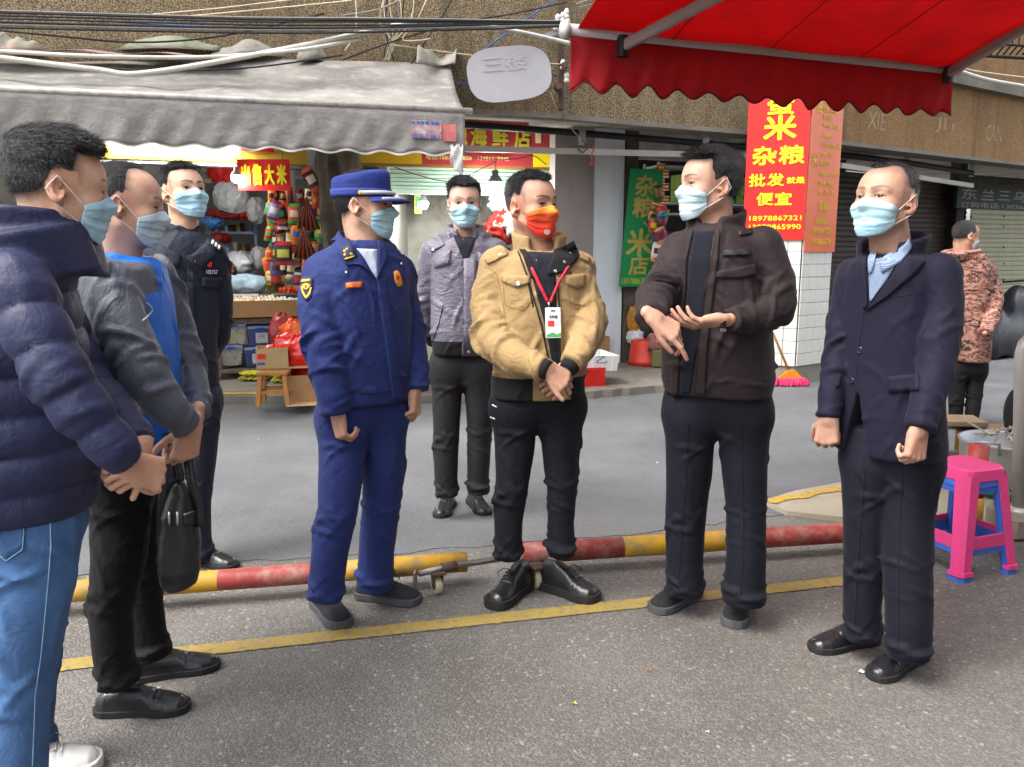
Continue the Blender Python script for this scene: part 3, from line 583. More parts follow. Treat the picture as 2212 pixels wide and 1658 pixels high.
for i in range(7):
    p = P(1428 + (i % 2) * 9, 362 + i * 14, 10.9); packet(p, ax_of(0.3), 0.12, 0.10, ['c9211d', 'e8e0d0', 'e0c23a'], 'red sachet in the hanging strip of the rice shop', 'red sachet strip in the rice shop', 0, i)
# red and orange banners on the pillar
RB = empty('banner', P(1680, 400, 9.0), 'bright red vertical banner with large yellow characters on the pillar', 'banner')
fa = pa + du * (wu + 0.01) + A(0, 0, 0); zt, zb = P(1640, 205, fa[1])[2], P(1640, 520, fa[1])[2]
axu = np.stack([-du, A(0, 0, 1), (lambda v: v if v[1] < 0 else -v)(np.cross(du, A(0, 0, 1)))]); fR = (A(fa[0], fa[1], zb) + axu[2] * 0.03, axu, wu + 0.02, zt - zb)
board('panel', fR, 0.008, REDV, RB); writing(fR, [('蛋', .30, .845, .74, .985), ('米', .26, .68, .80, .85), ('杂', .10, .515, .50, .645), ('粮', .53, .515, .95, .645), ('批', .06, .37, .34, .46), ('发', .36, .37, .64, .46), ('就是', .68, .385, .97, .43), ('便', .20, .24, .48, .33), ('宜', .50, .24, .78, .33)], mat('banner_yellow', 'f0e21e', 0.5), RB, bold=0.035)
writing(fR, [('18978867321', .10, .135, .95, .17), ('13978865990', .10, .075, .95, .11)], MATS['banner_yellow'], RB, 'phone_number', 0.02)
OB = empty('banner', P(1770, 400, 9.3), 'orange vertical banner with rows of small characters on the pillar', 'banner')
axv = np.stack([dv, A(0, 0, 1), (lambda v: v if v[1] < 0 else -v)(np.cross(dv, A(0, 0, 1)))]); zb2 = P(1735, 545, pa[1])[2]; fO = (A(pa[0], pa[1], zb2) + axv[2] * 0.03, axv, wv_ + 0.02, zt - zb2 + 0.05)
board('panel', fO, 0.008, mat('sheen_orange_vinyl', 'd8683a', 0.28, var=0.15, vs_=1.5, spec=0.7), OB)  # sheen on this side is put into the brighter base orange
writing(fO, [('油', .12, .84, .28, .93), ('中粮系列、金龙', .35, .90, .92, .93), ('鲤香、食家佳', .35, .855, .78, .885), ('菊花系列', .35, .81, .62, .84), ('调和油、大豆油', .36, .765, .86, .79), ('上林系列', .33, .70, .62, .725), ('九七香、丝苗、油粘', .33, .645, .97, .675), ('九0三、秋优', .33, .59, .72, .615), ('湖北系列米', .33, .535, .69, .56), ('香糯粉米、生榨粉米', .33, .47, .97, .495), ('白砂糖、黄糖片', .33, .415, .80, .44), ('黄豆、花生、绿豆', .33, .36, .88, .385), ('面粉', .37, .26, .68, .32), ('米', .08, .52, .26, .60), ('配送电话:', .30, .175, .72, .215), ('18978867321', .20, .115, .82, .15), ('13978865679', .20, .045, .82, .085)], mat('banner_gold', 'e0bd3c', 0.4), OB, bold=0.01)
# --- right shuttered shops
def shutter(name, label, f, ns, m, holes=False, z0=None):
    a, ax, W, H = f; S = empty(name, a, label, 'shutter'); first = None; st = H / ns
    for k in range(ns):
        if first is None:
            mb = MB(); mb.prism([(0, 0), (st * 0.15, 0.012), (st * 0.7, 0.014), (st * 0.95, 0.002), (st, -0.006), (0, -0.006)], np.stack([A(0, 0, 1), ax[2], ax[0]]), a, W); first = mb.build('slat', m, S); o = first
        else: o = first.copy(); COL.objects.link(o); o.location = (0, 0, st * k)
    return S
DKS = mat('dark_brown_slat', '4a423c', 0.6, var=0.12, dirt=0.3, dcol='2b2622'); BGS = mat('beige_slat', '9d9b82', 0.55, var=0.08, dirt=0.2, dcol='6b685a')
f = face(1775, 350, 2056, 800, 12.2, 14.2); shutter('roller_shutter', 'closed dark brown roller shutter behind the man in the suit', (A(f[0][0], f[0][1], kz), f[1], f[2], 2.55), 32, DKS)
f = face(2066, 452, 2420, 800, 13.6, 16.0); f = (A(f[0][0], f[0][1], kz), f[1], f[2], P(2066, 452, 13.6)[2] - kz); SB = shutter('roller_shutter', 'closed beige roller shutter under the dark green poultry shop sign', f, 26, BGS)
for x, y in [(2098 + dx, yy) for dx in (0, 70) for yy in (468, 490, 535, 570, 605)]:
    q = f[0]; t_ = ((P(x, y, 14)[0] - 0)); r = ray(x, y); n_ = f[1][2]; s_ = np.dot(f[0] + n_ * 0.016 - A(0, 0, CAMH), n_) / np.dot(r, n_); mb = MB(); mb.ball(A(0, 0, CAMH) + r * s_, (0.018, 0.004, 0.018), 8); mb.build('hole', BLACKP, SB)
f = face(2066, 376, 2420, 450, 13.4, 15.8); PS = empty('shop_sign', f[0], 'dark green poultry shop sign with faded characters and a phone number', 'sign'); board('panel', f, 0.06, mat('dark_green_sign', '27332c', 0.6, dirt=0.2), PS)
fl_ = mat('faded_white_letter', '8f8f84', 0.8); writing(f, [('加', .03, .66, .10, .95), ('利', .125, .66, .195, .95), ('鸡', .225, .66, .295, .95), ('鸭', .325, .66, .395, .95), ('店', .425, .66, .495, .95)], mat('brown_letter', '57412c', 0.8), PS, 'upper_lettering'); writing(f, [('东', .02, .27, .10, .60), ('兰', .125, .27, .195, .60), ('三', .215, .29, .285, .58), ('乌', .305, .27, .375, .60), ('鸡', .40, .27, .475, .60), ('订购电话:13036866974  18', .02, .03, .60, .20)], fl_, PS)
mb = MB(); q = P(2060, 500, 13.7); mb.box(A(q[0], q[1], 1.5), (0.12, 0.3, 2.9)); tag(mb.build('post', mat('dark_post', '33302d', 0.8), loc=(q[0], q[1], 0)), 'narrow dark post between the brown and the beige shutter', 'post')
# rails, pipes and brackets under the arcade
def rail(name, label, pts, r, m, cat='pipe', n=8, group=None):
    mb = MB(); p = [P(*q) for q in pts]; mb.tube(p, r, n); o = mb.build(name, m, loc=p[0], smooth=True); tag(o, label, cat, group); return o
rail('pipe', 'long black pipe hung under the arcade from the seafood sign to the pillar', [(960, 266, 8.1), (1200, 284, 8.5), (1480, 307, 8.95), (1640, 321, 9.3)], 0.035, BLACKP)
rail('pipe', 'black pipe hung under the brown beam right of the pillar', [(1815, 335, 10.3), (1960, 352, 11.2), (2100, 374, 12.2)], 0.038, BLACKP)
mb = MB(); p, q = P(985, 321, 8.2), P(1640, 338, 9.1); d = nrm(q - p); mb.box((p + q) / 2, (np.linalg.norm(q - p), 0.03, 0.06), np.stack([d, nrm(np.cross(A(0, 0, 1), d)), np.cross(d, nrm(np.cross(A(0, 0, 1), d)))])); tag(mb.build('rail', ALU, loc=p), 'scuffed aluminium rail hanging below the black pipe', 'rail')
mb = MB(); p, q = P(1815, 358, 10.0), P(2100, 402, 12.0); d = nrm(q - p); mb.box((p + q) / 2, (np.linalg.norm(q - p), 0.05, 0.06), np.stack([d, nrm(np.cross(A(0, 0, 1), d)), np.cross(d, nrm(np.cross(A(0, 0, 1), d)))])); tag(mb.build('rail', ALU, loc=p), 'pale rail under the brown beam above the man in the suit', 'rail')
for i, (x, y, Y, lab) in enumerate(((1525, 300, 9.0, 'steel bracket holding the black pipe near the man in brown'), (1258, 282, 8.55, 'steel bracket holding the black pipe above the grey wall'), (1960, 332, 11.2, 'bright steel bracket under the beam above the man in the suit'), (2100, 360, 12.2, 'bright steel bracket under the beam near the poultry sign'))):
    c = P(x, y, Y); B = empty('bracket', c, lab, 'bracket'); mb = MB(); mb.box(c, (0.07, 0.012, 0.30), bev=0.003); mb.build('plate', METAL, B); mb = MB(); mb.tube([c + A(0, -0.02, -0.10), c + A(0.05, -0.05, -0.19), c + A(0, -0.05, -0.23), c + A(-0.05, -0.05, -0.19)], 0.008, 6); mb.build('hook', RUST, B)
mb = MB(); h = P(1273, 326, 8.4); mb.tube([h + A(0.03, 0, 0.06), h + A(0.04, 0, 0.0), h + A(0.02, 0, -0.04), h + A(0.03, 0, -0.07), h + A(0.03, 0, -0.11)], 0.009, 6); mb.tube([h + A(0.03, 0, -0.10), h + A(0.05, 0, -0.13), h + A(0.03, 0, -0.15), h + A(0.01, 0, -0.13), h + A(0.03, 0, -0.10)], 0.008, 6); tag(mb.build('hook', mat('red_plastic_hook', '8e2a22', 0.5), loc=h, smooth=True), 'dark red hook hanging on the aluminium rail', 'hook')
# ================================================================== awnings
GRYC = None
def canvas_mat(name, c1, c2, c3, rough=0.85, trans=0.0, sc=3.0):
    m, nb, b = newmat(name); co = nb('TexCoord').outputs['Object']
    c = nb.mix(nb.ramp(nb.noise(co, sc, 6, 0.65, 0.6), 0.35, 0.65), srgb(c1), srgb(c2))
    mp = nb('Mapping', {0: co, 3: (1, 1, 3.5)}).outputs[0]; c = nb.mix(nb.math('MULTIPLY', nb.ramp(nb.noise(mp, sc * 1.6, 6, 0.7), 0.52, 0.70), 0.8), c, srgb(c3))
    nb.l.new(c, b.inputs['Base Color']); b.inputs['Roughness'].default_value = rough
    nb.l.new(nb('Bump', {'Height': nb.noise(co, sc * 4, 5, 0.6), 'Strength': 0.6, 'Distance': 0.02}).outputs[0], b.inputs['Normal'])
    if trans:
        tr = nb('BsdfTranslucent'); nb.l.new(c, tr.inputs[0]); mx = nb('MixShader', {0: trans}); nb.l.new(b.outputs[0], mx.inputs[1]); nb.l.new(tr.outputs[0], mx.inputs[2]); nb.l.new(mx.outputs[0], nb.n['Material Output'].inputs[0])
    return m
GRYC = canvas_mat('weathered_grey_canvas', '73706b', '8d8984', 'a8a49e', sc=3.2); GRYD = canvas_mat('dark_weathered_canvas', '6b6864', '807c77', '918d87', sc=3.0)
GA = empty('awning', (-2.0, 6.6, 2.5), 'weathered grey canvas awning with scalloped valance across the left shops', 'awning')
bL, bR = P(-420, 172, 5.32), P(1004, 240, 6.57)       # front bar
tL, tR = P(-300, 108, 6.55), P(972, 138, 7.55)        # upper edge at the wall
rg = np.random.RandomState(31)
def awn(u, v):
    p = (tL * (1 - u) + tR * u) * (1 - v) + (bL * (1 - u) + bR * u) * v
    return p + A(0, 0, -0.07 * math.sin(math.pi * v) + 0.018 * math.sin(34 * u + 2 * math.sin(5 * v)) * v * (1 - v) * 2 + 0.012 * math.sin(61 * u + 9 * v) * v)
mb = MB(); mb.sheet(awn, 90, 10, 0.006); mb.build('canopy', GRYC, GA, smooth=True)
db = nrm(bR - bL)
def val(u, v):
    p = bL * (1 - u) + bR * u; L = np.linalg.norm(bR - bL); s = u * L; h_ = 0.325 + 0.013 * math.cos(2 * math.pi * s / 0.27)
    wob = 0.006 * math.sin(s * 5 + 3 * v) * v + 0.006 * abs(math.sin(s * 7.7 + 2 * math.sin(3 * s))) * v + 0.006 * math.sin(s * 31 + 6 * v) * v
    return p + A(0, -0.012 + wob * 1.6 - 0.03 * v, -0.02 - h_ * v)
mb = MB(); mb.sheet(val, 170, 8, 0.005); mb.build('valance', GRYD, GA, smooth=True)
mb = MB(); mb.tube([bL, bR + db * 0.06], 0.024, 10); mb.build('front_bar', mat('chipped_white_bar', 'a8a49c', 0.6, var=0.2, dirt=0.6, dcol='5c564e', ds=14), GA, smooth=True)
mb = MB()
for k in range(171):
    u = k / 170; p = np.array(val(u, 1.0)); (mb.v.append(tuple(p + A(0, -0.004, 0.012)))); mb.v.append(tuple(p + A(0, -0.006, -0.004)))
mb.f = [(2 * k, 2 * k + 1, 2 * k + 3, 2 * k + 2) for k in range(170)]; mb.m = [0] * 170; mb.build('valance_trim', mat('frayed_white_trim', 'b0aca6', 0.9, dirt=0.5), GA)
# printed patch and torn rag at the valance end
f = (val(0.902, 0.66), np.stack([db, A(0, -0.05, 1), A(0, -1, 0)]), 0.235, 0.135); 
mb = MB(); mb.box(f[0] + f[1][0] * 0.118 + A(0, -0.012, 0.07), (0.235, 0.135, 0.004), f[1][[0, 1, 2]]); pt = mb.build('advert_patch', mat('torn_poster', 'a57f86', 0.7, var=0.4, vs_=25, dirt=0.7, dcol='d7d5d8', ds=14), GA)
mb = MB(); letters(mb, '0775-3 28 1', f[0] + A(0, -0.016, 0.004), np.stack([db, A(0, 0, 1)]), 0.22, 0.03, 0.02); letters(mb, '批发零售 海鲜', f[0] + A(0, -0.016, 0.105), np.stack([db, A(0, 0, 1)]), 0.22, 0.026, 0.02); mb.build('advert_lettering', mat('blue_ink', '2b6fae', 0.7), pt)
mb = MB(); p = val(0.975, 0.75)
mb.sheet(lambda u, v: p + A(0.10 * u - 0.01, -0.02 + 0.012 * math.sin(9 * u + 7 * v), -0.02 - v * (0.14 + 0.12 * u) + 0.02 * math.sin(13 * u)), 6, 8, 0.003); mb.build('torn_rag', mat('frayed_white_rag', 'b9b6b4', 0.9, var=0.15), GA, smooth=True)
mb = MB(); p = val(0.955, 0.30); mb.box(p + A(0.05, -0.014, -0.06), (0.14, 0.004, 0.13)); mb.build('faded_red_patch', mat('faded_red_print', 'a05a58', 0.8, var=0.3, vs_=12), GA)
# heap of old tarpaulin and boards above the awning
for i, (x0, x1, y0, y1, Yo, col, lab) in enumerate([(95, 470, 60, 108, 6.95, '7b8268', 'greenish tarpaulin sheet folded above the grey awning'), (-30, 100, 74, 112, 6.6, '8a7560', 'old brown tarpaulin bundle above the grey awning at the left edge'), (450, 650, 78, 120, 7.2, '8a8580', 'crumpled grey tarpaulin above the grey awning'), (640, 760, 88, 132, 7.4, '77736e', 'bent dark tarpaulin flap above the grey awning'), (900, 985, 108, 140, 7.45, '9a8f88', 'small rolled tarpaulin end at the right of the grey awning')]):
    a, b_ = P(x0, y1, Yo - 0.25), P(x1, y1, Yo + 0.05); hh = P(x0, y0, Yo)[2] - a[2]
    mb = MB(); mb.sheet(lambda u, v: a * (1 - u) + b_ * u + A(0, 0.28 * v + 0.05 * math.sin(7 * u + i), hh * math.sin(v * math.pi * 0.62) * (0.85 + 0.2 * math.sin(5 * u + 2 * i) + 0.08 * math.sin(17 * u + 3 * v))), 26, 8, 0.008)
    o = mb.build('tarpaulin', canvas_mat('old_tarpaulin_%d' % i, col, '8d8a7e', '5e5a50', sc=4), loc=a, smooth=True); tag(o, lab, 'tarpaulin')
mb = MB(); a, b_ = P(-40, 104, 6.5), P(520, 122, 7.05); mb.sheet(lambda u, v: a * (1 - u) + b_ * u + A(0, -0.25 * v, -0.06 * v + 0.012 * math.sin(20 * u)), 30, 4, 0.006); o = mb.build('tarpaulin', mat('faded_pink_tarp', '93787a', 0.85, dirt=0.4), loc=a, smooth=True); tag(o, 'faded pink tarpaulin strip along the top of the grey awning', 'tarpaulin')
# red awning on our side of the street -------------------------------------------------
RED = canvas_mat('red_acrylic_canvas', 'b81c26', 'c4222c', 'a81822', rough=0.8, trans=0.6, sc=1.2); REDD = canvas_mat('red_valance_canvas', 'b82a34', 'c4303a', 'a4242e', trans=0.6, sc=2)
rl, rr = P(1232, 66, 4.15), P(2058, 152, 4.95); dr_ = nrm(rr - rl); back = nrm(A(0.235, -0.97, 0.27))
RA = empty('awning', (rl + rr) / 2, 'bright red retractable awning with scalloped valance overhead at the right', 'awning')
Lr = np.linalg.norm(rr - rl)
def rfab(u, v):
    p = rl * (1 - u) + rr * u + dr_ * (0.03 - 0.06 * u) ; return p + back * 3.0 * v + A(0, 0, -0.05 * math.sin(math.pi * min(1, v * 1.0)) + 0.006 * math.sin(19 * u))
mb = MB(); mb.sheet(rfab, 24, 20, 0.003); mb.build('canopy', RED, RA, smooth=True)
def rval(u, v):
    s = u * Lr; h_ = 0.236 + 0.024 * math.cos(2 * math.pi * s / 0.178 + 0.5 * math.sin(3.1 * s)) * (1 + 0.25 * math.sin(5 * s)); gat = 1 + 3.2 * max(0, u - 0.82)
    wob = (0.010 * math.sin(s * 21 + 1.5 * v) + 0.008 * math.sin(s * 47 + 3 * v)) * v * gat
    return rl * (1 - u) + rr * u + A(0, -0.02 + wob, -0.03 - h_ * v * (1 - 0.05 * u))
mb = MB(); mb.sheet(rval, 240, 10, 0.0025); mb.build('valance', REDD, RA, smooth=True)
mb = MB(); mb.tube([np.array(rval(k / 240, 1.0)) for k in range(241)], 0.0045, 5); mb.build('valance_trim', mat('dark_red_binding', '5e1016', 0.85), RA, smooth=True)
WMET = mat('white_painted_metal', '9e9a98', 0.5, var=0.08, dirt=0.25, dcol='6b5f55'); mb = MB(); mb.tube([rl - dr_ * 0.02, rr + dr_ * 0.05], 0.032, 12); mb.build('front_bar', WMET, RA, smooth=True)
mb = MB(); mb.tube([rl - dr_ * 0.045, rl - dr_ * 0.018], 0.042, 16); mb.build('end_cap', mat('white_cap', 'b5b2ac', 0.5), RA, smooth=True)
def arm(x0, y0, Y0, far_u, name='folding_arm'):
    p = P(x0, y0, Y0); q = p + back * 2.2 + dr_ * far_u; mb = MB(); d = nrm(q - p); u = nrm(np.cross(d, A(0, 0, 1))); mb.box((p + q) / 2, (np.linalg.norm(q - p), 0.036, 0.055), np.stack([d, u, np.cross(u, d)]), bev=0.008); mb.build(name, mat('arm_grey', '8b8684', 0.45, var=0.05), RA)
    mb = MB(); mb.tube([p - A(0, 0, 0.05), p + A(0, 0, 0.05)], 0.03, 10); mb.build('arm_joint', BLACKP, RA)
arm(1344, 101, 4.22, 1.25); arm(2046, 160, 4.9, 0.12)
for us in (0.22, 0.47, 0.72):
    mb = MB(); mb.tube([np.array(rfab(us, k / 12)) + A(0, 0, -0.002) for k in range(13)], 0.004, 5); mb.build('shade_seam', mat('red_shade_seam', '8e161e', 0.85), RA, smooth=True)  # added dark seam lines, standing in for streaks of shade on the canopy
mb = MB(); letters(mb, '港顺 行', rval(0.10, 0.55) + A(0, -0.008, 0), np.stack([dr_, A(0, 0, 1)]), 0.30, 0.07); mb.build('faded_print', mat('faded_dark_red_print', '8e1e28', 0.85), RA)
# ================================================================== cables, conduits, insulators
CBL = [mat('cable_black', '1f1f22', 0.6), mat('cable_grey', '7d7a74', 0.7), mat('cable_cream', 'b4a98f', 0.7), mat('cable_blue', '2f5f9e', 0.6)]
def cable(px, r, m, lab, grp='overhead cables', name='cable', cat='cable'):
    pts = np.array([P(*q) for q in px]); t = np.linspace(0, 1, len(pts)); n = max(8, len(pts) * 6); tt = np.linspace(0, 1, n)
    # smooth through the points (Catmull-Rom)
    out = []
    for s in tt:
        k = min(int(s * (len(pts) - 1)), len(pts) - 2); u = s * (len(pts) - 1) - k; p0, p1, p2, p3 = pts[max(k - 1, 0)], pts[k], pts[k + 1], pts[min(k + 2, len(pts) - 1)]
        out.append(0.5 * (2 * p1 + (p2 - p0) * u + (2 * p0 - 5 * p1 + 4 * p2 - p3) * u * u + (3 * p1 - p0 - 3 * p2 + p3) * u ** 3))
    mb = MB(); mb.tube(out, r, 5); o = mb.build(name, m, loc=out[0], smooth=True); tag(o, lab, cat, grp); return o
for i, (y0, y1, y2, c) in enumerate([(25, 40, 44, 1), (29, 44, 46, 0), (36, 48, 50, 0), (50, 60, 47, 0), (56, 64, 52, 1), (62, 70, 56, 0), (42, 55, 49, 0)]):
    cable([(-60, y0 - 3, 6.1), (500, (y0 + y1) / 2 + 5, 6.6), (800, y1, 6.9), (1215, y2 + 2, 7.5)], 0.009 if i % 2 else 0.007, CBL[c], '%s cable of the level bunch running along the top of the wall' % ('first grey', 'first black', 'second black', 'third black', 'second grey', 'lowest black', 'middle black')[i], 'level bunch of overhead cables')
cable([(-60, 118, 6.0), (200, 150, 6.2), (320, 158, 6.3), (620, 106, 6.7), (900, 46, 7.2)], 0.022, mat('white_conduit', 'b9b6ac', 0.6), 'sagging white conduit crossing above the grey awning, lower one', name='conduit', cat='conduit', grp=None)
cable([(-60, 108, 6.05), (200, 122, 6.2), (450, 124, 6.5), (650, 108, 6.7), (780, 84, 7.0)], 0.016, MATS['white_conduit'], 'white conduit lying along the top of the grey awning, upper one', name='conduit', cat='conduit', grp=None)
cable([(1020, 52, 7.3), (1140, 74, 7.6), (1230, 95, 7.8)], 0.022, MATS['white_conduit'], 'short white conduit running down to the red awning corner', name='conduit', cat='conduit', grp=None)
cable([(-60, 60, 6.2), (120, 78, 6.3), (300, 92, 6.5), (480, 78, 6.7), (700, 30, 7.0)], 0.008, CBL[0], 'slack black cable looping low over the tarpaulins', grp=None)
cable([(-60, 122, 6.0), (200, 148, 6.3), (500, 150, 6.6), (740, 120, 7.0)], 0.007, CBL[0], 'thin black cable following the white conduit', grp=None)
cable([(330, 32, 6.9), (480, 18, 7.0), (680, -6, 7.1)], 0.007, CBL[2], 'cream cable rising to the right at the top left, upper one', grp=None); cable([(360, 40, 6.9), (560, 22, 7.0), (760, 2, 7.1)], 0.007, CBL[2], 'cream cable rising to the right at the top left, lower one', grp=None)
cable([(250, 48, 6.5), (380, 55, 6.6), (560, 62, 6.8), (700, 68, 6.9)], 0.006, CBL[3], 'thin blue wire among the cables above the tarpaulin', grp=None)
for i in range(9):
    x = 818 + 8 * i + rg.uniform(-4, 4); cable([(x + rg.uniform(-18, 18), -10, 7.35), (x + rg.uniform(-8, 8), 50, 7.38), (842 + rg.uniform(-8, 10), 95, 7.42), (838 + rg.uniform(-10, 14), 132, 7.44)], 0.007, CBL[[2, 1, 2, 0][i % 4]], 'cable in the vertical tangle dropping behind the grey awning', 'vertical cable tangle')
for i, (pts, c, lab) in enumerate([([(768, -10, 7.2), (770, 40, 7.2), (764, 80, 7.2), (745, 110, 7.2)], 2, 'pale cable hanging left of the tangle'), ([(740, 34, 7.3), (820, 20, 7.3), (880, -8, 7.4)], 1, 'grey cable sweeping up from the tangle'), ([(925, -8, 7.4), (900, 45, 7.4), (870, 85, 7.4), (905, 88, 7.4), (930, 84, 7.4)], 2, 'cream cable ending in a short loose tail'), ([(850, 98, 7.4), (1000, 118, 7.6), (1100, 130, 7.7), (1215, 140, 7.9)], 2, 'cream cable crossing in front of the oval plate'), ([(740, 130, 7.2), (850, 90, 7.4), (990, 50, 7.6), (1110, 30, 7.7), (1225, 5, 7.9)], 0, 'black cable rising to the upper right past the bracket'), ([(1115, 178, 7.7), (1010, 180, 7.6), (985, 182, 7.5)], 3, 'short blue wire beside the awning end'), ([(1045, 110, 7.7), (1120, 130, 7.7), (1200, 165, 7.9)], 3, 'blue wire tied across the oval plate'), ([(1200, 0, 7.9), (1110, 60, 7.8), (1030, 120, 7.7)], 3, 'blue wire running down from the bracket to the oval plate'), ([(980, -8, 7.5), (945, 50, 7.5), (880, 150, 7.45)], 0, 'dark cable slanting down to the awning end'), ([(1250, 18, 7.9), (1300, 4, 7.6), (1360, -10, 7.2)], 1, 'grey line leaving the insulators to the upper right, lower one'), ([(1245, 10, 7.9), (1290, -6, 7.6), (1330, -16, 7.3)], 1, 'grey line leaving the insulators to the upper right, upper one')]): cable(pts, 0.007, CBL[c], lab, grp=None)
# shop wiring
cable([(790, 326, 8.9), (830, 352, 9.0), (900, 378, 9.1), (960, 392, 9.1), (1000, 385, 9.1), (1070, 350, 9.0)], 0.006, CBL[0], 'black flex drooping across the green shutter', grp=None); cable([(980, 318, 8.6), (1010, 336, 8.8), (1060, 346, 8.9), (1120, 343, 9.0), (1150, 336, 9.0), (1180, 356, 9.2)], 0.005, CBL[0], 'thin flex looped along the bottom of the red sign', grp=None)
cable([(1190, 200, 7.95), (1205, 240, 8.0), (1240, 285, 8.3), (1255, 300, 8.5)], 0.005, CBL[2], 'pair of pale wires hanging from the bracket under the arcade', grp=None)
# insulator bracket on the corner of the building
IB = empty('insulator_bracket', P(1205, 120, 7.9), 'rusty bracket with white porcelain insulators between the oval plate and red awning', 'bracket')
mb = MB(); mb.box(P(1212, 60, 7.95), (0.05, 0.05, 0.75), bev=0.004); mb.box(P(1212, 185, 7.95), (0.05, 0.05, 0.45), bev=0.004); mb.build('iron_post', RUST, IB)
for x, y in ((1196, 72), (1180, 70)):
    pass
mb = MB(); mb.box(P(1196, 72, 7.85), (0.24, 0.03, 0.05), np.stack([nrm(A(1, 0.3, 0.45)), nrm(A(-0.3, 1, 0)), nrm(np.cross(A(1, 0.3, 0.45), A(-0.3, 1, 0)))])); mb.build('cross_arm', METAL, IB)
PORC = mat('porcelain', 'c9c6bd', 0.25, spec=0.6)
for x, y in ((1205, 42), (1216, 38), (1226, 50), (1200, 55), (1224, 30), (1216, 140), (1224, 168)):
    c = P(x, y, 7.84); mb = MB(); mb.lathe([(0.008, -0.05), (0.026, -0.045), (0.028, -0.02), (0.016, -0.01), (0.026, 0.0), (0.026, 0.025), (0.012, 0.045)], c, 12); mb.build('insulator', PORC, IB, smooth=True)
for x, y in ((1218, 145), (1205, 190)):
    mb = MB(); mb.box(P(x, y, 7.84), (0.05, 0.16, 0.05), np.stack([nrm(A(1, 0, 0.5)), A(0, 1, 0), nrm(A(-0.5, 0, 1))])); mb.build('clamp', RUST, IB)
# oval metal plate with faded characters
OV = P(1101, 160, 7.6); ax = ax_of(0.33); tilt = math.radians(9); ax = np.stack([ax[0] * math.cos(tilt) + ax[1] * math.sin(tilt), ax[1] * math.cos(tilt) - ax[0] * math.sin(tilt), ax[2]])
poly = []
for k in range(64):
    t = 2 * math.pi * k / 64; c, s = math.cos(t), math.sin(t); poly.append((0.40 * math.copysign(abs(c) ** 0.62, c), 0.235 * math.copysign(abs(s) ** 0.72, s) * (1 - 0.03 * c)))
mb = MB(); mb.prism(poly, ax, OV, 0.012); ov = mb.build('oval_plate', mat('dull_zinc_plate', 'b5b2b6', 0.5, 0.15, var=0.08, vs_=2, dirt=0.15, dcol='8a8482'), loc=OV); tag(ov, 'blank oval zinc plate with faint faded characters wired to the building wall', 'sign')
mb = MB()
for s_, u in (('二', -0.24), ('楼', 0.02), ('米', 0.0)):
    pass
letters(mb, '三楼', OV + ax[0] * -0.25 + ax[1] * 0.02 + ax[2] * 0.014, ax, 0.42, 0.15, 0.03); mb.build('faded_lettering', mat('faint_letter', 'b7b4b8', 0.5), ov)
# air conditioner frames at the upper right
for i, (x, y, Y, lab) in enumerate([(2180, 95, 11.5, 'dark iron balcony cage at the upper right corner above the brown beam')]):
    AC = empty('window_cage', P(x, y, Y), lab, 'cage')
    for k in range(9):
        p = P(x - 55 + k * 14, y + 24, Y); mb = MB(); mb.tube([p, p + A(0.02, -0.15, 0.1), p + A(0.02, -0.15, 0.7)], 0.012, 6); mb.build('bar', BLACKP, AC)
    a, b_ = P(x - 60, y + 26, Y), P(x + 70, y + 34, Y); mb = MB(); mb.tube([a, b_], 0.02, 6); mb.tube([a + A(0, -.15, .12), b_ + A(0, -.15, .12)], 0.016, 6); mb.build('rail', BLACKP, AC)
cable([(2060, 150, 10.0), (2130, 172, 10.6), (2230, 190, 11.4)], 0.025, MATS['white_conduit'], 'grey pipe along the ledge right of the red awning', name='conduit', cat='conduit', grp=None); cable([(2060, 142, 10.0), (2110, 155, 10.6), (2230, 170, 11.4)], 0.012, CBL[2], 'cream cable along the ledge right of the red awning', grp=None)

# ================================================================== barrier pipes on castors
def band_pipe(name, label, a, b, r, bands, caps=True):
    B = empty(name, (a + b) / 2 - A(0, 0, a[2]), label, 'barrier'); d = b - a
    cols = {'r': mat('barrier_red_paint', '8c3630', 0.55, var=0.15, vs_=8, dirt=0.8, dcol='9c8478', ds=14), 'y': mat('barrier_yellow_paint', 'b58a1f', 0.55, var=0.15, vs_=8, dirt=0.85, dcol='6d675d', ds=15)}
    mb = MB(); N = 20; st = []
    for t0, t1, c in bands:
        k = max(2, int((t1 - t0) * 12))
        mbp = MB(); mbp.tube([a + d * (t0 + (t1 - t0) * i / k) for i in range(k + 1)], r, N, cap=(t0 == 0 or t1 == 1)); mbp.build('painted_band', cols[c], B, smooth=True)
    return B
pa_ = A(-2.35, 2.88, 0.10); 
p0, p1 = P(352, 1263, 3.07), P(1008, 1214, 3.31); dd = nrm(p1 - p0); p00 = p0 - dd * 0.9
b1 = band_pipe('barrier_pipe', 'red and yellow barrier pipe on the ground, left piece', p00, p1, 0.043, [(0, .36, 'y'), (.36, .52, 'y'), (.52, .68, 'r'), (.68, .735, 'r'), (.735, 1.0, 'y')]); 
q0, q1 = P(1128, 1196, 3.42), P(1850, 1150, 3.68); qq = nrm(q1 - q0); q11 = q1 + qq * 0.35
b2 = band_pipe('barrier_pipe', 'red and yellow barrier pipe on the ground, right piece', q0, q11, 0.047, [(0, .235, 'r'), (.235, .43, 'y'), (.43, .50, 'y'), (.50, .535, 'r'), (.535, .78, 'r'), (.78, 1.0, 'y')])
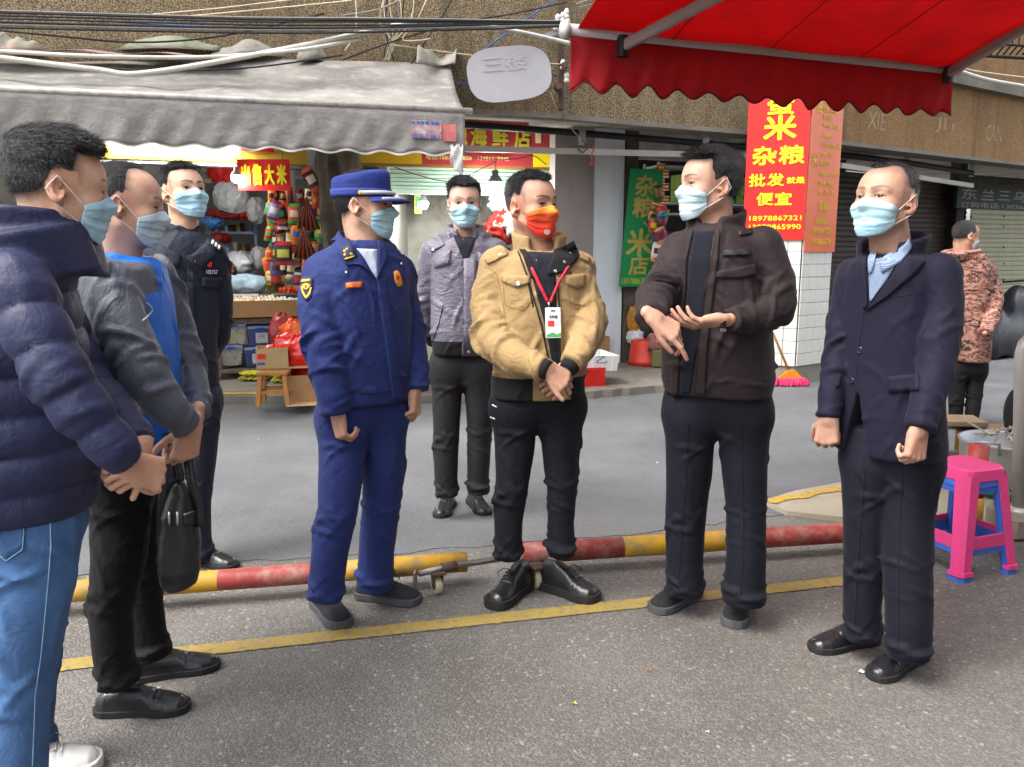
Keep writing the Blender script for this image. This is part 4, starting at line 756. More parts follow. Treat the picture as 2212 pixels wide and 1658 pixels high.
def castor(parent, c, r=0.040):
    """c: centre of the wheel"""
    mb = MB(); w_ = nrm(A(0.9, 0.45, 0)); ax = np.stack([nrm(A(-0.45, 0.9, 0)), A(0, 0, 1), w_]); mb.lathe([(r * 0.5, -0.014), (r * 0.93, -0.014), (r, -0.008), (r, 0.008), (r * 0.93, 0.014), (r * 0.5, 0.014)], c, 22, ax); mb.build('wheel', mat('cream_castor', 'b3a98f', 0.5, dirt=0.3), parent, smooth=True)
    mb = MB(); mb.lathe([(r * 0.5, -0.016), (0.006, -0.018)], c, 16, ax); mb.lathe([(r * 0.5, 0.016), (0.006, 0.018)], c, 16, ax); mb.build('hub', RUST, parent)
    for s in (-1, 1):
        mb = MB(); mb.prism([(-0.030, 0.055), (0.022, 0.055), (0.012, -0.006), (-0.008, -0.008)], ax, c + w_ * (0.019 * s), 0.003); mb.build('fork', RUST, parent)
    mb = MB(); mb.box(c + A(0, 0, 0.058) - ax[0] * 0.006, (0.07, 0.008, 0.06), np.stack([ax[0], A(0, 0, 1), w_])); mb.build('mount_plate', RUST, parent)
w1 = G(944, 1283); castor(b1, w1 + A(0, 0, 0.040)); w2 = G(1158, 1270); castor(b2, w2 + A(0, 0, 0.042), 0.042)
mb = MB(); mb.tube([P(905, 1240, 3.17), P(960, 1226, 3.22), P(1080, 1208, 3.30)], 0.013, 10); mb.build('bolt_rod', mat('scratched_steel', '8f8b84', 0.4, 0.7, var=0.15, dirt=0.4), b1, smooth=True)
mb = MB(); mb.tube([P(954, 1228, 3.21), P(985, 1222, 3.24)], 0.021, 12); mb.build('bolt_sleeve', RUST, b1, smooth=True); mb = MB(); mb.box(P(897, 1252, 3.17), (0.012, 0.05, 0.075), bev=0.004); mb.build('bolt_handle', MATS['scratched_steel'], b1)
# ================================================================== egg stall and goods on the left
WOODR = mat('weathered_wood', '6f5f50', 0.85, var=0.25, vs_=9, bump=0.5, bs=30, dirt=0.4, stretch=(1, 1, 1)); WOODO = mat('varnished_pine', '95652f', 0.5, var=0.2, vs_=6, bump=0.2, bs=40, stretch=(6, 6, 1))
f = face(470, 690, 700, 790, 8.45, 8.85); a, ax, W, H = f; zt = P(470, 690, 8.45)[2]
ST = empty('stall_table', A(a[0], a[1], kz), 'weathered wooden stall table on castors carrying trays of eggs', 'table')
for h_, d_ in ((zt, 0.05), (P(470, 800, 8.45)[2], 0.045)):
    mb = MB(); mb.box(A(a[0], a[1], h_ - d_ / 2) + ax[0] * W / 2 - ax[2] * 0.45, (W, d_, 0.9), ax, bev=0.006); mb.build('board', WOODR, ST)
for u in (0.01, 0.99):
    for v in (0.04, 0.86):
        mb = MB(); mb.box(A(a[0], a[1], (zt + kz + 0.09) / 2) + ax[0] * W * u - ax[2] * v, (0.06, zt - kz - 0.14, 0.06), ax, bev=0.005); mb.build('leg', WOODR, ST)
        c = A(a[0], a[1], kz + 0.045) + ax[0] * W * u - ax[2] * v; mb = MB(); mb.lathe([(0.044, -0.014), (0.045, 0), (0.044, 0.014)], c, 14, np.stack([ax[2], ax[1], ax[0]])); mb.build('castor', mat('castor_grey', '6a645c', 0.6), ST)
# card tray of eggs
f = face(474, 652, 650, 688, 8.40, 8.70); a, ax, W, H = f
TR = empty('card_tray', a, 'long low cardboard tray full of eggs on the stall table', 'tray')
mb = MB(); mb.box(a + ax[0] * W / 2 + ax[1] * H / 2, (W, H, 0.008), ax); mb.build('front_flap', CARD, TR); mb = MB(); mb.box(a + ax[0] * W / 2 + ax[1] * (H - 0.05) - ax[2] * 0.3, (W, 0.02, 0.58), ax); mb.build('bed', CARD2, TR)
for u in (0.0, 1.0): mb = MB(); mb.box(a + ax[0] * W * u + ax[1] * H / 2 - ax[2] * 0.3, (0.008, H, 0.6), ax); mb.build('side_flap', CARD, TR)
rge = np.random.RandomState(4); emats = [mat('egg_' + c, c, 0.5, var=0.05) for c in ('d8c7a8', 'cbb48e', 'e0d6c4', 'c9a884')]; base_egg = None; cnt = 0
for i in range(21):
    for k in range(7):
        p = a + ax[0] * (0.03 + i * 0.0405 * W / 0.86 * 0.99 + rge.normal() * 0.004) + ax[1] * (H - 0.012 + rge.uniform(0, 0.012) + k * 0.006) - ax[2] * (0.03 + k * 0.075 + rge.normal() * 0.005); em = emats[rge.randint(4)] if i < 12 else emats[2 if rge.rand() < .7 else 0]
        if base_egg is None:
            mb = MB(); mb.ball((0, 0, 0), (0.021, 0.021, 0.026), 8); base_egg = mb.build('egg', em, loc=p, smooth=True)
            base_egg.data.transform(Matrix.Translation(Vector(p))); base_egg['_b'] = [0, 0, 0]; o = base_egg; tag(o, 'egg lying in the rows of the long card tray', 'egg', 'eggs in the card tray')
            var = {em.name: o.data}
        else:
            o = base_egg.copy(); COL.objects.link(o)
            if em.name not in var: d2 = base_egg.data.copy(); d2.materials.clear(); d2.materials.append(em); var[em.name] = d2
            o.data = var[em.name]; o.location = p; o.rotation_euler = (rge.uniform(-1.4, 1.4), rge.uniform(-1, 1), 0)
# hand-lettered cards and bags of goods standing behind the eggs
INK = mat('black_marker', (0.02, 0.02, 0.02), 0.7)
def price_card(x0, y0, x1, y1, Y, m, text, label):
    f = face(x0, y0, x1, y1, Y, Y + 0.08); o = board('price_card', f, 0.006, m, loc=f[0]); tag(o, label, 'card'); writing(f, [(text, .08, .2, .92, .8)], INK, o, bold=0.0, off=0.006)
price_card(478, 598, 514, 626, 8.9, mat('white_card', 'c9c5bb', 0.8), '土鸡蛋 15', 'white card with black handwriting behind the eggs at the left'); price_card(492, 636, 560, 656, 8.75, mat('white_card2', 'cfc9cf', 0.8), '土鸡蛋 6.5元', 'pale card with 6.5 handwritten, standing in the eggs'); price_card(572, 608, 634, 632, 9.15, mat('brown_card', '8d7a50', 0.85), '小土鸡蛋', 'brown card with handwriting behind the white eggs'); price_card(592, 634, 640, 652, 8.8, MATS['brown_card'], '鸭蛋 1元', 'small brown card leaning among the white eggs')
def blob(name, label, cat, x, y, Y, sx, sy, sz, m, seed=0, amp=0.18, group=None, knot=False, parent=None, n=44, rough=1.0):
    """soft crumpled bag: pinched top, sagging base, creases"""
    c = P(x, y, Y); mb = MB(); r_ = np.random.RandomState(seed); ph = r_.uniform(0, 6, 8); vs_ = []; h = n // 2
    for i in range(h + 1):
        t = i / h; a_ = math.pi * t
        for k in range(n):
            b = 2 * math.pi * k / n; q = math.sin(a_) ** 0.75
            if knot and t < 0.28: q *= 0.28 + 1.6 * t
            w_ = 1 + amp * (0.6 * math.sin(3 * b + ph[0] + 2 * t) + 0.5 * abs(math.sin(5 * b + ph[1] + 5 * t)) + 0.3 * math.sin(9 * b + 11 * t + ph[2]) + 0.22 * abs(math.sin(17 * t + 7 * b + ph[3]))) * rough
            vs_.append(c + A(math.cos(b) * q * w_ * sx, math.sin(b) * q * w_ * sy, math.cos(a_) * sz * (1 + 0.1 * math.sin(4 * b + ph[4]))))
    vv = np.array(vs_); sc_b = 9.0 / max(sx, sz) ** 0.5; nz_ = np.abs(np.sin(2.2 * snoise(vv, sc_b, seed % 20) + 1.5 * snoise(vv, sc_b * 2.3, (seed + 5) % 20))); vv = c + (vv - c) * (1.0 - amp * 1.1 * nz_[:, None] + amp * 0.4); vs_ = vv
    mb.add(vs_, [(i * n + k, (i + 1) * n + k, (i + 1) * n + (k + 1) % n, i * n + (k + 1) % n) for i in range(h) for k in range(n)]); o = mb.build(name, m, parent, None if parent else c, smooth=True)
    if label: tag(o, label, cat, group)
    return o
REDP = mat('red_plastic_film', 'cf1f17', 0.25, var=0.2, vs_=12, spec=0.6, bump=0.4, bs=25); CLRP = mat('cloudy_plastic_film', 'c3c9cd', 0.18, var=0.2, vs_=15, spec=0.7, bump=0.6, bs=25); WHTP = mat('white_plastic_film', 'cfd2d6', 0.3, var=0.15, bump=0.5, bs=25); BRNP = mat('brown_goods_bag', '5c3d2a', 0.5, var=0.3, vs_=20, bump=0.3); DKRP = mat('dark_red_film', '8f2620', 0.3, var=0.25, vs_=15, bump=0.4)
blob('plastic_bag', 'pale blue plastic bag with blue print behind the price cards', 'bag', 535, 614, 8.95, 0.22, 0.12, 0.10, mat('pale_blue_film', '8fa5b5', 0.3, var=0.25, vs_=12, bump=0.4), 1); blob('plastic_bag', 'pale translucent bag at the left end of the egg tray', 'bag', 490, 610, 9.0, 0.10, 0.10, 0.10, WHTP, 2)
blob('plastic_bag', 'dark plastic bundle on the back of the egg stall', 'bag', 515, 570, 9.3, 0.16, 0.12, 0.14, CLRP, 3); blob('plastic_bag', 'brown bag with a yellow knot on the egg stall', 'bag', 490, 585, 9.15, 0.10, 0.1, 0.10, BRNP, 4)
f = face(606, 640, 650, 648, 8.95, 9.0)
CT = empty('chilli_tray', f[0], 'dark tray of bright red chillies at the right of the eggs', 'tray'); mb = MB(); mb.box(f[0] + f[1][0] * 0.14 + A(0, 0, 0.02), (0.32, 0.09, 0.3), f[1], bev=0.01); mb.build('tray_body', mat('navy_tray', '23263f', 0.5), CT)
mb = MB(); rr_ = np.random.RandomState(9)
for k in range(70): mb.ball(f[0] + f[1][0] * rr_.uniform(0, 0.28) + A(0, rr_.uniform(-0.10, 0.10), 0.075 + rr_.uniform(0, 0.05)), (0.028, 0.016, 0.014), 6, ax=np.linalg.qr(rr_.normal(size=(3, 3)))[0])
mb.build('chillies', mat('red_chilli', 'd2401c', 0.35, var=0.15), CT, smooth=True, kind='stuff')
# kettle
kc = P(606, 600, 9.3); KT = empty('kettle', kc - A(0, 0, 0.1), 'cream electric kettle standing at the back of the egg stall', 'kettle'); mb = MB(); mb.lathe([(0.10, -0.10), (0.105, -0.09), (0.10, 0.06), (0.092, 0.10), (0.04, 0.115), (0.012, 0.12)], kc, 20); mb.build('body', mat('cream_enamel', 'b9ae92', 0.35, var=0.05), KT, smooth=True)
mb = MB(); mb.tube([kc + A(-0.095, 0, 0.07), kc + A(-0.15, 0, 0.07), kc + A(-0.155, 0, -0.02), kc + A(-0.13, 0, -0.06)], 0.014, 8); mb.build('handle', MATS['cream_enamel'], KT, smooth=True); mb = MB(); mb.ball(kc + A(0, 0, 0.13), 0.018, 10); mb.build('lid_knob', BLACKP, KT, smooth=True)
# plastic bins under the table
def tub(x0, y0, x1, y1, Y, body, lid, fill, label, note=False):
    f = face(x0, y0, x1, y1, Y, Y + 0.1); a, ax, W, H = f; T_ = empty('storage_tub', a, label, 'tub', 'lidded tubs under the egg stall'); c = a + ax[0] * W / 2 - ax[2] * 0.17
    def ring(s, z, d=0.0): return [c + ax[0] * (sx * (W / 2 * s - d)) + ax[2] * (sy * (0.16 * s - d)) + ax[1] * z for sx, sy in ((-1, -1), (-.9, -1), (.9, -1), (1, -1), (1, 1), (.9, 1), (-.9, 1), (-1, 1))]
    mb = MB(); R_ = [ring(0.84, 0), ring(0.86, 0.01), ring(0.97, H * 0.86)]; mb.add([p for r in R_ for p in r], [(i * 8 + k, i * 8 + (k + 1) % 8, (i + 1) * 8 + (k + 1) % 8, (i + 1) * 8 + k) for i in range(2) for k in range(8)] + [tuple(range(8))]); mb.build('tub_body', body, T_)
    mb = MB(); R_ = [ring(1.0, H * 0.86), ring(1.02, H * 0.88), ring(1.02, H * 0.95), ring(0.96, H)]; mb.add([p for r in R_ for p in r], [(i * 8 + k, i * 8 + (k + 1) % 8, (i + 1) * 8 + (k + 1) % 8, (i + 1) * 8 + k) for i in range(3) for k in range(8)] + [tuple(range(24, 32)), tuple(range(8))]); mb.build('lid', mat('tub_lid_clear', '8f9fc0', 0.35, var=0.08), T_)
    mb = MB(); mb.box(c + ax[2] * 0.168 + ax[1] * H * 0.87, (W * 0.34, H * 0.10, 0.02), ax, bev=0.004); mb.build('clip', lid, T_)
    mb = MB(); rt = np.random.RandomState(int(x0))
    for k in range(150):
        z_ = rt.uniform(0.04, 0.66); s_ = 0.80 + 0.08 * z_; mb.ball(c + ax[0] * rt.uniform(-1, 1) * W / 2 * s_ * 0.97 + ax[2] * (0.16 * s_ * (0.96 if rt.rand() < 0.8 else rt.uniform(-1, 1)) - 0.012) + ax[1] * z_ * H, (0.020, 0.016, 0.013), 6, ax=np.linalg.qr(rt.normal(size=(3, 3)))[0])
    mb.build('contents', fill, T_, smooth=True, kind='stuff')
    if note:
        mb = MB(); mb.box(c + ax[2] * 0.166 + ax[0] * 0.01 + ax[1] * H * 0.42, (W * 0.48, H * 0.50, 0.003), ax); nt_ = mb.build('paper_note', mat('paper_white', 'bdbfc0', 0.85), T_); mb = MB(); letters(mb, '干货', c + ax[2] * 0.170 - ax[0] * 0.03 + ax[1] * H * 0.38, ax, 0.07, 0.05); mb.build('handwriting', INK, nt_)
TUBC = mat('clear_tub', 'c3c8ce', 0.2, var=0.05, alpha=0.32, spec=0.5); TUBB = mat('blue_tub', '4c5694', 0.3, var=0.1, alpha=0.75); HB = mat('tub_handle_blue', '2d4fae', 0.4)
tub(478, 700, 534, 746, 8.5, TUBC, HB, mat('cream_chips', 'c3b078', 0.7, var=0.15), 'clear tub of cream chips, upper left under the egg stall'); tub(537, 706, 592, 750, 8.62, TUBB, HB, DKRP, 'blue tub with a paper note, upper right under the egg stall', True)
tub(474, 748, 526, 793, 8.48, TUBC, HB, mat('pale_shells', 'b5a98e', 0.7, var=0.15), 'clear tub of pale shells, lower left under the egg stall'); tub(530, 752, 584, 794, 8.58, TUBB, HB, mat('dark_goods', '4a3a2c', 0.7), 'blue tub with a paper note, lower right under the egg stall', True)
# wooden stool with a card box, red bags, card boxes, egg trays
def stool(c, w_, h_, yaw, label, m):
    S = empty('wooden_stool', A(c[0], c[1], kz), label, 'stool'); d = A(math.cos(yaw), math.sin(yaw), 0); e = A(-d[1], d[0], 0); ax = np.stack([d, e, A(0, 0, 1)]); o = A(c[0], c[1], kz)
    mb = MB(); mb.box(o + A(0, 0, h_ - 0.015), (w_, w_, 0.03), ax, bev=0.005); mb.build('seat', m, S)
    for sx in (-1, 1):
        for sy in (-1, 1):
            mb = MB(); p = o + d * sx * (w_ / 2 - 0.03) + e * sy * (w_ / 2 - 0.03); q = o + d * sx * (w_ / 2 - 0.005) + e * sy * (w_ / 2 - 0.005); t_ = nrm(p + A(0, 0, h_ - 0.03) - q); mb.box((p + q) / 2 + A(0, 0, (h_ - 0.03) / 2), (0.04, 0.04, h_ - 0.03), np.stack([nrm(d - t_ * np.dot(d, t_)), nrm(e - t_ * np.dot(e, t_)), t_]), bev=0.003); mb.build('leg', m, S)
    for s in (-1, 1):
        mb = MB(); mb.box(o + e * s * (w_ / 2 - 0.015) + A(0, 0, h_ * 0.42), (w_ - 0.06, 0.02, 0.03), ax); mb.build('stretcher', m, S); mb = MB(); mb.box(o + d * s * (w_ / 2 - 0.015) + A(0, 0, h_ * 0.36), (0.02, w_ - 0.06, 0.03), ax); mb.build('stretcher', m, S)
sc_ = G(592, 876, kz); stool((sc_[0], sc_[1] + 0.05), 0.27, 0.31, 0.12, 'small varnished wooden stool carrying a card box in front of the egg stall', WOODO)
f = face(556, 772, 624, 816, 7.15, 7.22); a, ax, W, H = f; a = A(a[0], a[1], kz + 0.312); CB = empty('card_box', a, 'open card box holding red packets on the small wooden stool', 'box')
def open_box(a, ax, W, H, D, m, parent, th=0.006):
    c = a + ax[0] * W / 2 - ax[2] * D / 2
    for off, sz in ((ax[2] * D / 2 + ax[1] * H / 2, (W, H, th)), (-ax[2] * D / 2 + ax[1] * H / 2, (W, H, th)), (ax[0] * W / 2 + ax[1] * H / 2, (th, H, D)), (-ax[0] * W / 2 + ax[1] * H / 2, (th, H, D)), (ax[1] * th / 2, (W, th, D))):
        mb = MB(); mb.box(c + off, sz, ax); mb.build('panel', m, parent)
open_box(a, ax, W, H, 0.24, mat('pale_printed_card', 'a58a62', 0.85, var=0.1), CB); mb = MB(); mb.box(a + ax[2] * 0.0045 + ax[0] * W * 0.16 + ax[1] * H * 0.6, (W * 0.26, H * 0.26, 0.002), ax); mb.build('red_print', REDV, CB); mb = MB(); mb.box(a + ax[2] * 0.0045 + ax[0] * W * 0.14 + ax[1] * H * 0.25, (W * 0.24, H * 0.12, 0.002), ax); mb.build('blue_print', HB, CB)
blob('plastic_bag', 'shiny red bag of packets bulging from the card box on the stool', 'bag', 592, 766, 7.35, 0.115, 0.10, 0.085, mat('red_gold_film', 'd33218', 0.22, var=0.35, vs_=14, dirt=0.5, dcol='e09a1c', ds=14, spec=0.7, bump=0.4, bs=30), 5)
blob('plastic_bag', 'large red carrier bag slumped beside the stool', 'bag', 652, 775, 7.5, 0.26, 0.20, 0.25, REDP, 6, 0.22); blob('plastic_bag', 'dark red bag leaning against the egg stall leg', 'bag', 612, 722, 8.2, 0.13, 0.12, 0.20, DKRP, 7); blob('plastic_bag', 'bright red bag with yellow packets poking out, behind the man in royal blue', 'bag', 640, 722, 7.9, 0.15, 0.14, 0.14, mat('red_yellow_film', 'd43a1c', 0.25, var=0.3, vs_=14, dirt=0.5, dcol='e0c23a', ds=10, bump=0.4), 8)
mb = MB(); p = P(620, 738, 7.75)
for k in range(4): mb.sheet(lambda u, v: p + A(0.30 * u - 0.10, 0.20 * v - 0.1, 0.012 * k + 0.02 * u + 0.008 * math.sin(6 * u + k)), 6, 4, 0.006)
tag(mb.build('paper_stack', mat('paper_white2', 'c5c5c2', 0.8), loc=p), 'loose sheaf of white paper on the red bags', 'paper')
for i, (x0, y0, x1, y1, Y, lab) in enumerate([(622, 830, 688, 890, 7.1, 'lower card box on the ground behind the man in royal blue'), (625, 808, 700, 846, 7.35, 'upper card box under the large red bag')]):
    f = face(x0, y0, x1, y1, Y, Y + 0.06); a, ax, W, H = f; a = A(a[0], a[1], kz + 0.001 if i == 0 else max(a[2], kz + 0.15)); CB = empty('card_box', a, lab, 'box'); open_box(a, ax, W, H, 0.3, CARD, CB)
    mb = MB(); mb.box(a + ax[0] * W * 0.5 + ax[2] * 0.09 + A(0, 0, 0.012 if i == 0 else H), (W, 0.006, 0.18), np.stack([ax[0], nrm(A(0, 0.2, 1)), ax[2]])); mb.build('flap', CARD2, CB)
ET = None
for i, (x, y) in enumerate(((545, 826), (705 - 90, 830))):
    c = G(x, y, kz) + A(0, 0.12, 0); mb = MB()
    def tray(u, v): return c + A((u - 0.5) * 0.30, (v - 0.5) * 0.22, 0.028 + 0.022 * math.sin(u * math.pi * 10) * math.sin(v * math.pi * 7) + (0.0))
    for k in range(2): mb.sheet(lambda u, v: np.array(tray(u, v)) + A(0.01 * k, 0, 0.05 * k + 0.004), 30, 22, 0.004)
    tag(mb.build('egg_carton', mat('yellow_pulp', 'b9b030', 0.8), loc=c, smooth=True), ('stack of yellow egg cartons under the stall table', 'second pile of yellow egg cartons behind the wooden stool')[i], 'egg carton')
# shelf unit and goods inside the grocery
f = face(436, 420, 560, 660, 9.75, 9.95); su = shelf_unit('shelf_unit', 'blue-grey slotted steel shelf inside the grocery shop', f, (0.10, 0.30, 0.48, 0.66, 0.84), SHB, 0.4)
f = face(640, 360, 700, 520, 9.5, 9.6); s2 = shelf_unit('shelf_unit', 'second slotted steel shelf behind the hanging snacks', f, (0.15, 0.5, 0.85), SHW, 0.35)
rgj = np.random.RandomState(17); a, ax, W, H = su; jm = [mat('tin_' + c, c, 0.45, var=0.2, vs_=20) for c in ('b8a48c', '7c5a3c', 'c9c2b4', '8f3a2a', 'a89468', '55453a', 'd6cdb8', '6d2f24')]
n_ = 0
for r in (0.10, 0.30, 0.48, 0.66):
    for i in range(13):
        p = a + ax[0] * W * (0.05 + 0.072 * i + rgj.normal() * 0.008) + ax[1] * (H * r + 0.016) - ax[2] * (0.05 + rgj.uniform(0, 0.12)); h_ = rgj.uniform(0.05, 0.11); w_ = rgj.uniform(0.022, 0.032); mb = MB(); mb.lathe([(w_, 0), (w_, h_ * 0.8), (w_ * 0.85, h_ * 0.86), (w_ * 0.88, h_), (0.004, h_ + 0.002)], p, 10); o = mb.build('jar', jm[rgj.randint(8)], loc=p, smooth=True); tag(o, 'small jar or tin, %s shelf up, number %d from the left, in the grocery' % ({0.10: 'lowest', 0.30: 'second', 0.48: 'third', 0.66: 'fourth'}[r], i + 1), 'jar', 'jars on the grocery shelf')
for x, y, Y, sx, sz, m, lab in [(500, 372, 9.5, 0.22, 0.16, REDP, 'red plastic sack on top of the grocery shelf'), (500, 425, 9.45, 0.20, 0.18, CLRP, 'clear plastic sack hanging under the small red sign'), (492, 462, 9.6, 0.20, 0.07, DKRP, 'dark red plastic bundle on the grocery shelf, left'), (530, 460, 9.6, 0.10, 0.07, REDP, 'red plastic bundle on the grocery shelf, right'), (552, 455, 9.5, 0.10, 0.14, CLRP, 'clear bag with blue print beside the red bundles'), (476, 515, 9.7, 0.12, 0.06, DKRP, 'red packet heap on the middle grocery shelf'), (455, 482, 9.55, 0.12, 0.07, mat('blue_packet', '3f7fc0', 0.4, var=0.3, vs_=20), 'blue packet pile at the left of the grocery shelf'), (390, 330 + 15, 9.6, 0.3, 0.10, WHTP, 'white sack on the highest grocery shelf'), (560, 560, 9.5, 0.10, 0.14, WHTP, 'white plastic bag hanging below the snacks'), (612, 572, 9.4, 0.06, 0.13, mat('pale_film2', 'a9bccb', 0.3), 'pale blue bag beside the cream kettle')]: blob('plastic_bag', lab, 'bag', x, y, Y, sx, 0.12, sz, m, int(x), 0.12 if m in (CLRP, WHTP) else 0.2)
for i in range(4):
    for j in range(2):
        p = P(455, 392, 9.7) + A(0.04 + 0.0 * i, 0, 0) + ax[0] * (0.13 * j - 0.05) + A(0, 0, 0.062 * i); mb = MB(); mb.box(p, (0.125, 0.055, 0.10), ax_of(0.2), bev=0.003); o = mb.build('small_carton', mat('pale_carton', '9c9284', 0.7, var=0.15), loc=p); tag(o, 'small pale carton in the stack left of the clear sack', 'carton', 'small pale cartons on the grocery shelf')
mb = MB(); p = P(498, 352, 10.4); mb.box(p, (0.9, 0.02, 0.28), ax_of(0.25)[[0, 2, 1]]); tag(mb.build('wall_board', mat('white_board', 'a9acad', 0.7), loc=p), 'pale board on the back wall of the grocery', 'board')
# snacks hung at the shop's corner
rgp = np.random.RandomState(5); pal2 = pal + ['b5281e', 'd9c9a8', '5a2416', '2f7a3a', 'c46a1c', '1c1512']
for row, (y0, n__, h_, w0) in enumerate([(425, 9, 0.17, 0.09), (455, 11, 0.19, 0.10), (485, 11, 0.18, 0.10), (515, 11, 0.18, 0.10), (545, 11, 0.19, 0.10), (575, 11, 0.19, 0.10), (602, 10, 0.17, 0.10)]):
    for i in range(n__):
        x = 578 + (i + 0.5) * 128 / n__ + rgp.normal() * 3; Y = 8.85 + rgp.uniform(-0.18, 0.18) + 0.05 * row; cs = [pal2[rgp.randint(len(pal2))] for _ in range(3)]
        packet(P(x, y0 + rgp.normal() * 5, Y), ax_of(0.2), w0 * rgp.uniform(0.8, 1.2), h_ * rgp.uniform(0.8, 1.15), cs, 'snack packet hanging in rows at the right of the grocery', 'snack packets hung in the grocery', rgp.normal() * 0.12, i + row)
for i, (x, y, w_, h_, cs, lab, tl) in enumerate([(672, 388, 0.20, 0.36, ['3a1f17', 'c44a2c', 'd8cfc0'], 'long dark packet with white characters hung at the top of the column', 0.5), (712, 440, 0.30, 0.40, ['8a2f4a', '5a2458', 'c9c0b2'], 'large packet with a pale label hung on the column', 0.0), (697, 498, 0.26, 0.28, ['7aa03a', '3f8a3c', 'd6b48c'], 'lime green packet with a biscuit picture hung by the column', 0.0), (612, 548, 0.28, 0.36, ['201612', 'a8222a', 'b8b43a'], 'black packet with a yellow-green bowl picture hung in the grocery', 0.0), (636, 462, 0.20, 0.30, ['c9552a', '3f9a3c', 'd8cfc0'], 'orange and green packet under the small red sign', 0.0), (592, 455, 0.18, 0.30, ['8f7fa0', '6a2a5a', 'c9c9d0'], 'purple silver packet under the small red sign', -0.25)]): packet(P(x, y, 8.62), ax_of(0.15), w_ * 0.66, h_ * 0.7, cs, lab, None, tl, i, th=0.02)
for k, (x, y, lab) in enumerate(((662, 448, 'fan of brush-like sticks hung on a hook, upper'), (655, 510, 'fan of brush-like sticks hung on a hook, lower'))):
    c = P(x, y - 22, 8.5); BS = empty('stick_bundle', c, lab, 'bundle')
    for i in range(9):
        a_ = (i - 4) * 0.075; q = c + A(math.sin(a_) * 0.34, 0.01 * i, -math.cos(a_) * 0.34); mb = MB(); mb.tube([c, c * 0.4 + q * 0.6, q], [0.006, 0.010, 0.013], 6); mb.build('stick', mat(('stick_a', 'stick_b')[i % 2], ('2a1d18', 'a5442c')[i % 2], 0.5, var=0.3, vs_=30), BS, smooth=True)
# goods inside the seafood shop
blob('plastic_bag', 'crumpled red plastic bag hanging beside the grey man in the seafood shop', 'bag', 1085, 495, 9.4, 0.20, 0.14, 0.20, DKRP, 41, 0.25); blob('plastic_bag', 'clear crumpled bag hanging in front of the red bag in the seafood shop', 'bag', 1108, 482, 9.3, 0.10, 0.10, 0.15, CLRP, 42, 0.25); blob('plastic_bag', 'pale plastic sheet hanging above the red bag in the seafood shop', 'bag', 1085, 440, 9.5, 0.15, 0.06, 0.14, mat('pale_sheet_film', 'a7afb8', 0.25, bump=0.5, bs=20), 43, 0.25)
f = face(896, 416, 912, 462, 9.9, 9.95); o = board('notice', f, 0.01, mat('cream_notice', 'a8a05c', 0.7), loc=f[0]); tag(o, 'small cream and green notice on the seafood shop wall', 'notice'); board('green_panel', (f[0] + f[1][2] * 0.006 + f[1][0] * 0.01 + A(0, 0, 0.08), f[1], f[2] * 0.7, 0.12), 0.006, mat('notice_green', '3fae4a', 0.6), o)
# foam boxes and crates on the pavement
FOAM = mat('white_foam', 'cfd0cc', 0.8, var=0.06, bump=0.3, bs=90, dirt=0.15); CRW = mat('grey_white_crate', 'b3b0a2', 0.6, dirt=0.2)
def foam_box(x0, y0, x1, y1, Y, label, D=0.4, writ=None, z=None, m=None):
    f = face(x0, y0, x1, y1, Y, Y + 0.12); a, ax, W, H = f
    if z is not None: a = A(a[0], a[1], z)
    B = empty('foam_box', a, label, 'box'); c = a + ax[0] * W / 2 - ax[2] * D / 2
    def ring(s, z_, d): return [c + ax[0] * sx * (W / 2 * s - d) + ax[2] * sy * (D / 2 * s - d) + ax[1] * z_ for sx, sy in ((-1, 1), (1, 1), (1, -1), (-1, -1))]
    R_ = [ring(0.94, 0, 0), ring(1.0, H, 0), ring(1.0, H, 0.03), ring(0.95, 0.04, 0.03)]; mb = MB(); mb.add([p for r in R_ for p in r], [(i * 4 + k, i * 4 + (k + 1) % 4, (i + 1) * 4 + (k + 1) % 4, (i + 1) * 4 + k) for i in range(3) for k in range(4)] + [(0, 3, 2, 1), (12, 13, 14, 15)]); mb.build('shell', m or FOAM, B)
    for k in range(5):
        u = 0.12 + 0.19 * k; mb = MB(); mb.box(a + ax[0] * W * u + ax[1] * H * 0.5 + ax[2] * -0.006, (0.010, H * 0.9, 0.016), ax); mb.build('rib', m or FOAM, B)
    if writ: mb = MB(); letters(mb, writ, a + ax[0] * W * 0.55 + ax[1] * H * 0.55 + ax[2] * 0.004, ax, 0.12, 0.07); mb.build('handwriting', INK, B)
    return a, ax, W, H, B
zc = P(1250, 806, 8.0)[2]
foam_box(1225, 772, 1337, 806, 8.0, 'white foam box resting on the red crate at the kerb', 0.55, '乙', zc); 
